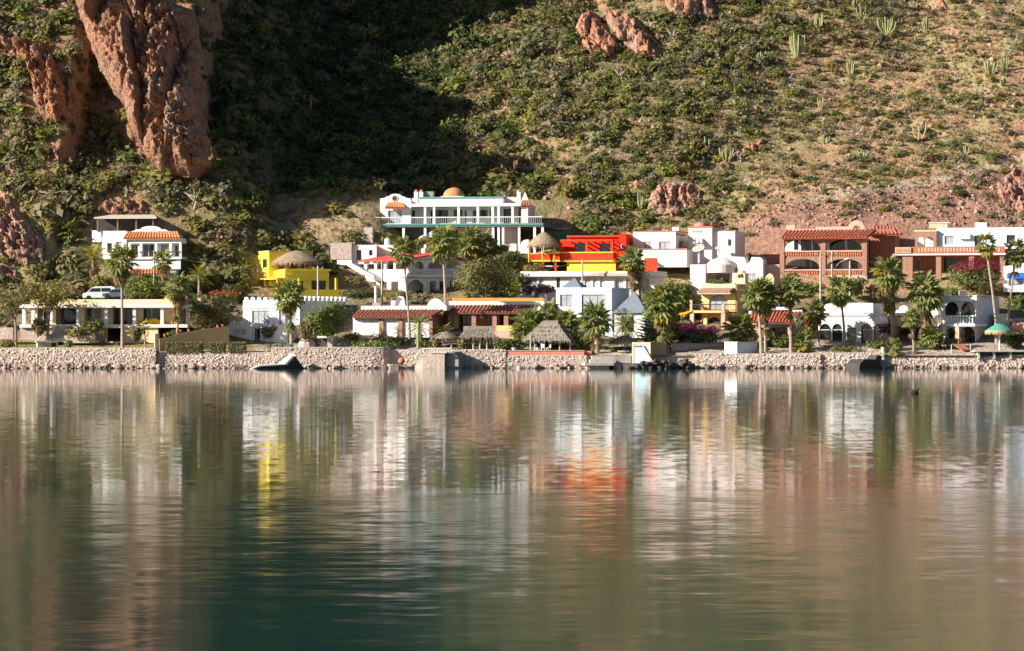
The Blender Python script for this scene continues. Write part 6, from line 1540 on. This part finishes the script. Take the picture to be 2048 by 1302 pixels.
def dish(label, px, py, d, r, hgt):
    p = W(px, py, d); t = empty('satellite_dish', label, 'satellite dish', p - Vector((0, 0, hgt)))
    MB().tube([(0, 0, -.3), (0, 0, hgt)], .14, 8).build('mast', WHITEP, t)
    pr = [(r * q, .28 * r * q * q) for q in (0.03, .35, .7, 1.0)]
    MB().lathe(pr + [(r * 1.0, .28 * r + .04), (r * .68, .28 * r * .5 + .04), (.03, .05)], 18).build('dish', CONC, t, True, loc=(0, 0, hgt), rot=(R(28), R(-18), 0))
    MB().tube([(0, 0, hgt), (-.18 * r, -.3 * r, hgt + .75 * r)], .03, 5).build('feed_arm', FRAMED, t)
dish('big grey satellite dish on a white mast beside the domed tower house', 1398, 500, 40, .95, 1.6)
dish('small white satellite dish behind the round canopy house', 1437, 497, 44, .45, .6)
t = empty('water_tank', 'black roof water tank on the round canopy house', 'tank', W(1498, 524, 41))
MB().lathe([(.55, 0), (.58, .3), (.55, .9), (.35, 1.15), (.18, 1.22), (.18, 1.3)], 16).build('tank', BLACKP, t, True); MB().lathe([(.2, 1.3), (.2, 1.36)], 12).build('lid', BLACKP, t)
t = empty('covered_tank', 'white sheet draped over a tank on the pilaster house roof', 'tank', W(800, 612, 19))
MB().add([(-.75, -.5, 0), (.75, -.5, 0), (.8, .6, 0), (-.75, .6, 0), (-.5, -.35, 1.15), (-.1, -.3, 1.4), (.5, -.3, 1.3), (.72, -.2, .8), (-.5, .4, 1.2), (.5, .4, 1.3)],
         [(0, 1, 7, 6, 5, 4), (0, 4, 8, 3), (4, 5, 6, 9, 8), (6, 7, 9), (1, 2, 9, 7), (3, 8, 9, 2)]).build('sheet', WHITEP, t)
MB().box(-1.3, .7, 0, 1.4, 1.0, .75).build('backing_wall', WHITE, t)
# vehicles behind the colonnade house
def vehicle(name, label, cat, px, py, d, ln, mat, van):
    t = empty(name, label, cat, W(px, py, d)); l = ln / 2
    if van: pr = [(-l, .35), (-l, .95), (-l * .72, 1.15), (-l * .45, 1.75), (-l * .2, 1.95), (l * .75, 1.98), (l, 1.75), (l, .35)]
    else: pr = [(-l, .35), (-l, .78), (-l * .5, .9), (-l * .25, 1.38), (l * .4, 1.42), (l * .68, .98), (l, .9), (l, .35)]
    MB().loops(pr, [], -.85, .85).build('body', mat, t)
    g = [(-l * .62, 1.2), (-l * .43, 1.68), (l * .1, 1.72), (l * .1, 1.2)] if van else [(-l * .42, .95), (-l * .24, 1.3), (l * .38, 1.32), (l * .55, .98)]
    MB().loops(g, [], -.875, -.853).build('window', GLASS, t)
    if van: MB().loops([(l * .16, 1.2), (l * .16, 1.72), (l * .7, 1.72), (l * .8, 1.2)], [], -.875, -.853).build('window', GLASS, t)
    for s in (-1, 1): MB().lathe([(.34, -.11), (.34, .11)], 14).build('wheel', RUBBER, t, rot=(R(90), 0, 0), loc=(s * l * .62, -.78, .34)); MB().lathe([(.34, -.11), (.34, .11)], 14).build('wheel', RUBBER, t, rot=(R(90), 0, 0), loc=(s * l * .62, .78, .34))
    MB().box(-l - .03, -.75, .55, -l - .001, -.5, .72).build('headlight', WHITEP, t)
vehicle('parked_van', 'white van parked above the colonnade house, half behind leaves', 'van', 199, 600.5, 27.5, 4.6, CARW, True)
vehicle('parked_car', 'blue grey car parked right of the white van', 'car', 233, 598, 26.5, 3.8, CARB, False)

# ------------------------------------------------------------------ palms
def fan_mesh(mat, seed, dead=False):
    r_ = random.Random(seed); m = MB(); m.tube([(0, 0, 0), (.28, 0, .02), (.5, 0, 0)], [.022, .016, .012], 4)
    n = 15
    for i in range(n):
        a = R(-112 + 224 * (i + .5) / n); l = (.50 + .12 * math.cos(a)) * r_.uniform(.85, 1.05); w = .055 if not dead else .045
        d = Vector((math.cos(a), math.sin(a), 0)); s = Vector((-math.sin(a), math.cos(a), 0)); o = Vector((.48, 0, 0)); dr = -.05 - .16 * abs(a) / 2 - r_.uniform(0, .12) - (.12 if dead else 0)
        z0 = .05 * (1 if i % 2 else -1)
        m.add([o - s * .012, o + s * .012, o + d * l * .6 + s * w + Vector((0, 0, z0 + dr * .3)), o + d * l * .6 - s * w + Vector((0, 0, z0 * -.4 + dr * .3)), o + d * l + Vector((0, 0, dr))], [(0, 1, 2, 3), (3, 2, 4)])
    return m.mesh('frond', mat)
def feather_mesh(mat, seed):
    r_ = random.Random(seed); m = MB(); pts = [(t, 0, .32 * t - .62 * t * t) for t in [i / 8 for i in range(9)]]
    m.tube(pts, [.025 - .02 * i / 8 for i in range(9)], 4)
    for i in range(1, 16):
        t = i / 16 + .03; p = Vector((t, 0, .32 * t - .62 * t * t)); l = .30 * math.sin(math.pi * min(1, t * .85 + .12)) + .05
        for s in (-1, 1):
            e = p + Vector((l * .55, s * l, -l * .45 * r_.uniform(.6, 1.4)))
            m.add([p, p + Vector((.035, 0, 0)), e], [(0, 1, 2)])
    return m.mesh('frond', mat)
FAN = [fan_mesh(FROND, i) for i in range(3)]; FANY = [fan_mesh(FRONDY, 9)]; FAND = [fan_mesh(FRONDD, i + 20, True) for i in range(2)]
FEA = [feather_mesh(FROND, i) for i in range(3)]; FEAY = [feather_mesh(FRONDY, 7)]
def palm(label, bx, cx, cy, rpx, d, n=26, dead=6, by=None, kind='fan', yellow=.08, tr=.17, skirt=0, lo=-45, name=None, group=None):
    m = (CD + d) / F; r = rpx * m; top = W(cx, cy, d)
    b = W(bx, by, d) if by else Vector((X(bx, d), d, float(terrain(X(bx, d), d))))
    t = empty(name or ('fan_palm' if kind == 'fan' else 'feather_palm'), label, 'palm', b, 0, group); T = top - b
    if T.z > .5:
        pts = [(0, 0, -.5), (T.x * .12, 0, T.z * .25), (T.x * .38, 0, T.z * .5), (T.x * .7, 0, T.z * .75), (T.x, 0, T.z)]
        MB().tube(pts, [tr * 1.7, tr * 1.15, tr, tr * .95, tr * 1.1], 9).build('trunk', PALMBARK, t)
    g = 2.399963; F1 = FAN if kind == 'fan' else FEA; F2 = FANY if kind == 'fan' else FEAY
    for i in range(n):
        f = (i + .5) / n; el = 82 - (82 - lo) * f ** .85 + rnd.uniform(-8, 8); s = r * rnd.uniform(.82, 1.08)
        me = F2[0] if rnd.random() < yellow + .12 * (f > .75) else rnd.choice(F1)
        link('frond', me, t, (T.x, T.y, T.z + rnd.uniform(-.1, .15) - .3 * f), (rnd.uniform(-.35, .35), R(-el), g * i + rnd.uniform(-.3, .3)), (s, s, s))
    for i in range(dead):
        s = r * rnd.uniform(.7, .95); link('dead_frond', FAND[i % 2], t, (T.x, T.y, T.z - .35 - rnd.random() * .2), (rnd.uniform(-.5, .5), R(rnd.uniform(58, 80)), g * i), (s, s, s))
    for i in range(skirt):
        s = r * rnd.uniform(.55, .85); zz = rnd.random() * r * 1.5; link('dead_frond' if rnd.random() < .7 else 'frond', FAND[i % 2] if rnd.random() < .65 else rnd.choice(F1), t, (T.x * (1 - zz / max(T.z, 1) * .6), T.y, T.z - .3 - zz), (rnd.uniform(-.5, .5), R(rnd.uniform(55, 82)), g * i), (s, s, s))
G = 'palms along the waterfront'
P_ = [('tall slim fan palm on the left lawn, crown before the white villa', dict(bx=245, cx=243, cy=522, rpx=40, d=3, dead=10, skirt=6)),
      ('fan palm with a brown hanging skirt behind the yellow tarp', dict(bx=355, cx=356, cy=572, rpx=36, d=9, dead=8, skirt=12)),
      ('smaller fan palm close to the white villa porch', dict(bx=326, cx=325, cy=520, rpx=24, d=33, n=22, dead=6)),
      ('yellowing feather palm between the white villa and the yellow house', dict(bx=398, cx=398, cy=552, rpx=34, d=31, n=18, dead=0, kind='feather', yellow=.5, lo=-20)),
      ('fan palm at the ramp head, crown before the yellow house', dict(bx=583, cx=577, cy=590, rpx=36, d=1.4, n=30, dead=3, by=697)),
      ('tall thin fan palm before the red roofed arcade, left of its twin', dict(bx=820, cx=806, cy=503, rpx=34, d=9, n=26, dead=4, tr=.14)),
      ('tallest thin fan palm before the mansion stilts', dict(bx=891, cx=885, cy=484, rpx=40, d=22, n=28, dead=8, tr=.16)),
      ('bushy fan palm right of the tallest thin one, below the mansion', dict(bx=940, cx=940, cy=490, rpx=38, d=46, n=30, dead=8, skirt=5)),
      ('broad fan palm beside the mansion stilts, behind the big olive tree', dict(bx=968, cx=968, cy=492, rpx=34, d=48, n=26, dead=4)),
      ('low fan palm between the two palms under the mansion', dict(bx=912, cx=912, cy=505, rpx=26, d=47, n=20, dead=2)),
      ('thick leaning fan palm on the concrete landing', dict(bx=1194, cx=1192, cy=638, rpx=37, d=2.6, n=32, dead=4, by=711, tr=.27)),
      ('fan palm before the red house right end', dict(bx=1270, cx=1266, cy=520, rpx=32, d=30, n=26, dead=8, skirt=10)),
      ('second slimmer palm behind the one before the red house', dict(bx=1281, cx=1276, cy=535, rpx=24, d=30.6, n=20, dead=6, skirt=6)),
      ('shaggy fan palm with thatch skirt before the dark green tree', dict(bx=1336, cx=1324, cy=605, rpx=44, d=3, n=36, dead=10, skirt=16, by=706, lo=-70)),
      ('left one of two slim palms before the tiled cottage', dict(bx=1523, cx=1514, cy=588, rpx=36, d=2.2, n=28, dead=6, by=707, tr=.18)),
      ('right one of two slim palms before the tiled cottage', dict(bx=1531, cx=1529, cy=592, rpx=38, d=3.2, n=26, dead=4, by=703, tr=.15)),
      ('fan palm right of the tiled cottage roof, below the brick arches', dict(bx=1582, cx=1580, cy=580, rpx=34, d=3.2, n=28, dead=3, by=704)),
      ('squat bushy palm beside the blue white shed', dict(bx=1480, cx=1480, cy=658, rpx=38, d=7, n=34, dead=4, skirt=4)),
      ('small palm at the left end of the white arch house', dict(bx=1637, cx=1632, cy=622, rpx=28, d=8, n=24, dead=4, tr=.13)),
      ('fan palm rising before the white arch house roof', dict(bx=1690, cx=1680, cy=578, rpx=36, d=7, n=30, dead=5, tr=.16)),
      ('tall shaggy fan palm right of the brick arch house', dict(bx=1785, cx=1778, cy=545, rpx=40, d=9, n=36, dead=10, skirt=30, lo=-70)),
      ('shaggy fan palm before the brick terrace pillars', dict(bx=1850, cx=1852, cy=580, rpx=42, d=9, n=36, dead=8, skirt=16, lo=-65)),
      ('tallest bare palm with a small crown before the white terrace house', dict(bx=1994, cx=1972, cy=488, rpx=28, d=10, n=22, dead=2, tr=.17)),
      ('leaning slim palm at the far right edge', dict(bx=2014, cx=2032, cy=504, rpx=30, d=11, n=22, dead=3, tr=.15)),
      ('low spreading palm on the seawall left of the white arch house', dict(bx=1606, cx=1606, cy=683, rpx=28, d=4, n=26, dead=3, skirt=2)),
      ('small neat palm before the white balustrade', dict(bx=1828, cx=1823, cy=638, rpx=24, d=4, n=20, dead=1, by=708, tr=.13)),
      ('short dark palm under the balustrade balcony', dict(bx=1866, cx=1866, cy=672, rpx=30, d=5, n=24, dead=4, skirt=5, by=704)),
      ('young palm at the left gate post of the shaded terrace wall', dict(bx=1791, cx=1791, cy=693, rpx=20, d=1.8, n=14, dead=1, by=713, tr=.09)),
      ('broad fan palm before the big window of the pyramid roof house', dict(bx=1132, cx=1132, cy=646, rpx=34, d=9, n=32, dead=4)),
      ('fan palm beside the white gable of the terracotta house', dict(bx=1100, cx=1099, cy=624, rpx=26, d=12, n=24, dead=3)),
      ('dense dark palm left of the big palapa roof', dict(bx=1062, cx=1062, cy=655, rpx=42, d=9, n=36, dead=6, skirt=8)),
      ('drooping palm right under the big palapa left corner', dict(bx=1040, cx=1040, cy=682, rpx=24, d=7, n=20, dead=4, skirt=4)),
      ('feather palm before the white pavilion', dict(bx=1252, cx=1250, cy=650, rpx=44, d=8, n=26, dead=2, kind='feather', lo=-40)),
      ('weeping feather palm behind the green column cactus', dict(bx=838, cx=838, cy=652, rpx=34, d=9, n=22, dead=2, kind='feather', yellow=.3, lo=-40)),
      ('banana like feather palm left of the small grey palapa', dict(bx=886, cx=886, cy=666, rpx=26, d=10, n=14, dead=0, kind='feather', yellow=.35, lo=0)),
      ('yellow feather palm below the arched rocks at the left cliff', dict(bx=186, cx=186, cy=518, rpx=40, d=36, n=20, dead=2, kind='feather', yellow=.4, lo=-20)),
      ('fan palm on the slope left of the white villa', dict(bx=140, cx=138, cy=462, rpx=28, d=44, n=24, dead=6, skirt=8)),
      ('orange tinted young palm before the left brick pilaster', dict(bx=764, cx=764, cy=664, rpx=14, d=11, n=12, dead=0, kind='feather', yellow=.8, lo=0)),
      ('orange tinted bushy palm before the middle brick pilaster', dict(bx=796, cx=796, cy=662, rpx=17, d=11, n=14, dead=1, kind='feather', yellow=.7, lo=0)),
      ('young palm on the lawn with a curved stem near the pink post', dict(bx=291, cx=287, cy=650, rpx=14, d=4, n=12, dead=1, tr=.12)),
      ('palm tuft between the two right hand white houses', dict(bx=1700, cx=1700, cy=690, rpx=12, d=8, n=10, dead=0)),
      ('dark feather palm at the foot of the brick terrace pillars', dict(bx=1975, cx=1975, cy=570, rpx=34, d=36, n=22, dead=2, kind='feather', lo=-20))]
for lab, k in P_:
    k['n'] = int(k.get('n', 26) * rnd.uniform(.75, 1.1)); k['rpx'] *= rnd.uniform(.92, 1.08)
    if k.get('kind') != 'feather': k['lo'] = k.get('lo', rnd.choice((-45, -55, -65))); k['skirt'] = k.get('skirt', 0) + rnd.choice((0, 3, 6)); k['dead'] = k.get('dead', 4) + 3
    palm(lab, group=G, **k)
# green column cactus by the pilaster house
p = W(836, 692, 5); t = empty('column_cactus', 'thick green column cactus with two arms above the landing stairs', 'cactus', p)
MB().tube([(0, 0, -.3), (0, 0, 1.6), (.02, 0, 3.0), (.02, 0, 3.2)], [.2, .22, .2, .08], 10).build('stem', CACTUS, t); MB().tube([(.05, 0, .3), (.3, 0, .5), (.33, 0, 2.3), (.33, 0, 2.45)], [.12, .15, .14, .05], 8).build('stem', CACTUS, t); MB().tube([(-.05, 0, .2), (-.28, 0, .35), (-.3, 0, .9)], [.1, .12, .05], 8).build('stem', CACTUS, t)

# ------------------------------------------------------------------ garden trees and shrubs
plant('garden_tree', 'sparse grey green tree at the left picture edge', 'tree', 28, 600, 92, 92, 7, 'olive', (32, 690), 800, .25, 'grey', .2)
plant('garden_tree', 'forked olive brown tree before the left end of the colonnade house', 'tree', 102, 590, 116, 92, 8, 'yellow', (94, 682), 1200, .25, 'olive', .25)
plant('round_hedge', 'rounded glossy green hedge above the colonnade house roof', 'hedge', 292, 575, 104, 56, 26, 'bright', None, 2200, .24, 'dark', .75, lobes=9)
plant('ficus_tree', 'big round dark ficus between the merloned house and the pilaster house', 'tree', 653, 642, 112, 90, 8, 'bright', (653, 695), 2600, .27, 'dark', .5)
plant('brown_shrub', 'reddish brown shrub leaning on the left of the round ficus', 'shrub', 612, 660, 44, 56, 6, 'brown', (615, 696), 500, .25, 'olive')
plant('olive_tree', 'widest dense olive tree below the mansion, behind the terracotta house', 'tree', 972, 557, 138, 100, 30, 'olive', (965, 605), 3200, .28, 'dark', .4, lobes=8)
plant('laurel_tree', 'tall dark green tree before the round canopy house', 'tree', 1362, 600, 88, 118, 20, 'dark', (1360, 690), 2600, .28, 'bright', .45, lobes=8)
plant('garden_tree', 'green brown tree behind the sloped garden divider', 'tree', 424, 628, 96, 84, 10, 'olive', (430, 684), 1500, .26, 'brown', .3)
plant('flame_bush', 'shrub with orange red flowers left of the merloned house roof', 'shrub', 448, 596, 66, 34, 27, 'olive', None, 600, .26, None, flowers='orangered')
t = plant('norfolk_pine', 'dark norfolk pine with tiered branches right of the white pavilion', 'tree', 1297, 655, 44, 96, 9, 'deep', (1297, 705), 60, .2)
m_ = (CD + 9) / F; b = MB(); V = []; 
for i in range(16):
    z_ = (705 - 690 + i * 6.2) * m_; r_ = (30 - i * 1.7) * m_
    for k in range(7):
        a = k * .9 + i * .6; e = Vector((math.cos(a) * r_, math.sin(a) * r_, z_ + r_ * .28)); b.tube([(0, 0, z_), tuple(e)], [.05, .02], 4)
        for q in range(9):
            f = .25 + .75 * q / 8; p = Vector((0, 0, z_)).lerp(e, f); w = .22; s = Vector((-math.sin(a), math.cos(a), 0)) * w
            V += [tuple(p - s), tuple(p + Vector((0, 0, .12))), tuple(p + s), tuple(p - Vector((0, 0, .1)))]
b.build('branches', BARK, t); n = len(V) // 4; link('needles', np_mesh('needles', np.array(V), np.arange(4 * n).reshape(n, 4), LEAF, tints(nrg, n, GREENS['deep'])), t)
plant('bougainvillea', 'tree with red bougainvillea under the brick terrace, right side', 'tree', 1953, 556, 108, 78, 38, 'dark', (1950, 600), 2000, .28, 'olive', flowers='crimson')
plant('garden_tree', 'dark green tree at the right edge below the blue awning', 'tree', 2034, 614, 60, 76, 24, 'dark', (2036, 660), 1300, .27, 'bright', .4)
plant('street_hedge', 'green hedge on the street bank below the brick arch house', 'hedge', 1622, 577, 76, 32, 33, 'bright', None, 900, .27, 'dark')
plant('street_shrub', 'dark leafy shrub behind the shortest of the three poles', 'shrub', 1712, 574, 62, 46, 34, 'dark', None, 900, .27, 'bright')
plant('bougainvillea', 'long hedge topped with magenta flowers before the peach house', 'hedge', 1392, 671, 110, 40, 8, 'deep', None, 2000, .25, 'olive', flowers='magenta', lobes=9)
plant('bougainvillea', 'purple flowered hedge between the barred window house and the olive tree', 'hedge', 1080, 580, 78, 18, 29, 'purple', None, 700, .25, 'brown', lobes=7)
plant('bougainvillea', 'bush with crimson flowers left of the white arch house door', 'shrub', 1622, 655, 34, 40, 9, 'olive', None, 500, .25, None, flowers='crimson')
plant('bougainvillea', 'bush with red leaves between the white arch house and the balustrade house', 'shrub', 1772, 658, 36, 34, 10, 'brown', None, 450, .25, 'crimson')
GS = [('brown green shrub at the foot of the forked tree', 80, 656, 30, 44, 8, 'brown', 'olive'), ('round dark shrub right of the concrete stairs', 188, 652, 42, 38, 8, 'dark', 'olive'), ('low green planting between the stairs and the carport', 152, 664, 46, 22, 8, 'olive', 'yellow'),
      ('loose bush at the left edge of the lawn', 15, 688, 40, 18, 4, 'olive', 'brown'), ('small grass tuft right of the concrete barbecue', 138, 688, 18, 13, 3, 'bright', 'olive'), ('shrub on the lawn beneath the curved stem palm', 275, 668, 22, 40, 4.5, 'olive', 'brown'),
      ('dark shrub in the corner of the garden divider', 344, 672, 34, 26, 5, 'deep', 'dark'), ('creeping plant below the lower merloned wall', 555, 695, 50, 14, 1.8, 'olive', 'grey'), ('grey leafless shrub before the round grilled bay', 540, 663, 44, 34, 12, 'grey', 'brown'),
      ('round bright bush at the left end of the bastion garden', 704, 676, 36, 26, 5, 'bright', 'dark'), ('long low green planting on the bastion', 752, 689, 104, 18, 4, 'dark', 'bright'), ('low clipped planting before the pilaster house wall', 790, 681, 90, 14, 9, 'dark', 'olive'),
      ('dark bush at the right end of the bastion', 860, 688, 60, 18, 6, 'deep', 'olive'), ('spiky yellowish plant under the small grey palapa', 868, 690, 32, 22, 5, 'yellow', 'olive'), ('tall yellow green shrub between the palapa and the shed', 925, 688, 20, 34, 5, 'yellow', 'olive'), ('dark bush left of the pink terrace', 1008, 688, 50, 24, 4, 'deep', 'bright'),
      ('row of green plants behind the big palapa posts', 1110, 692, 130, 22, 9, 'dark', 'bright'), ('light green bush right of the big palapa', 1172, 682, 46, 36, 5, 'bright', 'yellow'), ('dark bush under the round grey palapa', 1225, 702, 70, 20, 6, 'deep', 'bright'),
      ('mixed green shrub at the foot of the shaggy palm', 1340, 668, 56, 46, 6, 'olive', 'dark'), ('dark shrub below the tiled cottage beam', 1560, 684, 56, 40, 7, 'deep', 'bright'), ('light bush between the slim palms and the shed', 1503, 678, 26, 34, 6, 'olive', 'brown'),
      ('grey green bush behind the small palm of the arch house', 1606, 640, 40, 36, 10, 'grey', 'olive'), ('dark green bush right of the arch house doors', 1752, 690, 46, 20, 6, 'dark', 'bright'), ('low planting along the dark stone wall', 1690, 698, 90, 10, 5, 'dark', 'olive'),
      ('shrub behind the small neat palm', 1842, 690, 30, 26, 6, 'dark', 'bright'), ('brush beside the right gate post', 1905, 686, 34, 16, 6, 'olive', 'bright'), ('big dark oleander behind the teal parasol', 2032, 680, 48, 48, 6, 'deep', 'dark'),
      ('bright bush under the left end of the mansion deck', 770, 476, 36, 22, 53, 'bright', 'yellow'), ('dark hedge below the white wall by the red house', 1028, 514, 60, 22, 42, 'deep', 'dark'), ('bright shrubs under the red house posts', 1068, 536, 50, 22, 41, 'yellow', 'olive'), ('fern like shrub at the right mansion stilts', 1000, 498, 48, 26, 50, 'bright', 'dark'),
      ('grassy bank shrub below the arcade house', 805, 590, 80, 22, 31, 'olive', 'yellow'), ('dark scrub strip above the pilaster house roof', 725, 588, 90, 22, 30, 'deep', 'olive'), ('leafy slope shrub right of the mansion steps', 840, 485, 40, 26, 50, 'olive', 'dark'), ('rounded bush on the bank before the arcade garage', 845, 594, 46, 18, 27, 'grey', 'olive'),
      ('dark shrub behind the yellow house left wall', 470, 585, 60, 40, 33, 'dark', 'olive'), ('shrubs on the bank right of the tall shaggy palm', 1905, 590, 80, 40, 33, 'dark', 'yellow'), ('brown bank shrub left of the brick pillars', 1760, 585, 50, 36, 34, 'brown', 'olive'), ('green bank shrub before the white villa base', 280, 590, 70, 22, 24, 'dark', 'bright'),
      ('light green shrub at the left end of the street bank', 205, 565, 60, 34, 32, 'olive', 'yellow'), ('bushes below the leftmost pink boulder', 60, 590, 60, 40, 26, 'dark', 'olive'), ('tall plants behind the barred window house left end', 1052, 560, 24, 30, 33, 'dark', 'olive'), ('pale yellow shrub below the second slim palm of the red house', 1305, 595, 40, 34, 27, 'yellow', 'grey'),
      ('dry shrub strip between the yellow house and the arcade stairs', 715, 560, 50, 22, 38, 'grey', 'olive'), ('green shrub before the round canopy balcony', 1435, 564, 40, 10, 36.5, 'dark', 'bright')]
for lab, px, py, w, hh, d, a, b in GS: plant('garden_shrub', lab, 'shrub', px, py, w, hh, d, a, None, int(max(180, w * hh * .5)), .24, b, .4, 'garden shrubs', lobes=6 if w < 60 else 9)


def roof_tank(label, px, py, d, r=.5, mat=WHITEP):
    t = empty('water_tank', label, 'tank', W(px, py, d))
    MB().lathe([(r, 0), (r * 1.05, .25), (r, .8), (r * .6, 1.0), (r * .3, 1.06)], 14).build('tank', mat, t, True); MB().lathe([(r * .34, 1.06), (r * .34, 1.14)], 10).build('lid', BLACKP, t)
roof_tank('black water tank on the terracotta house roof, behind its brick band', 1070, 596, 24, .5, BLACKP)
roof_tank('white water tank on the white annexe roof', 775, 490, 49, .45)
roof_tank('small black tank on the roof left of the tiled cottage', 1560, 620, 19, .4, BLACKP)
for lab, x, y, d in (('grey cooler box on the flat roof left of the domed tower', 1310, 463, 49), ('grey cooler box on the balustrade house roof', 1925, 591, 19), ('grey cooler box at the right end of the colonnade house roof', 366, 599, 15)):
    t = empty('roof_cooler', lab, 'air cooler', W(x, y, d)); MB().box(-.5, -.4, 0, .5, .4, .7).build('cabinet', GREYW, t)
    for k in range(4): MB().box(-.42, -.43, .1 + k * .14, .42, -.402, .17 + k * .14).build('louvre', FRAMED, t)
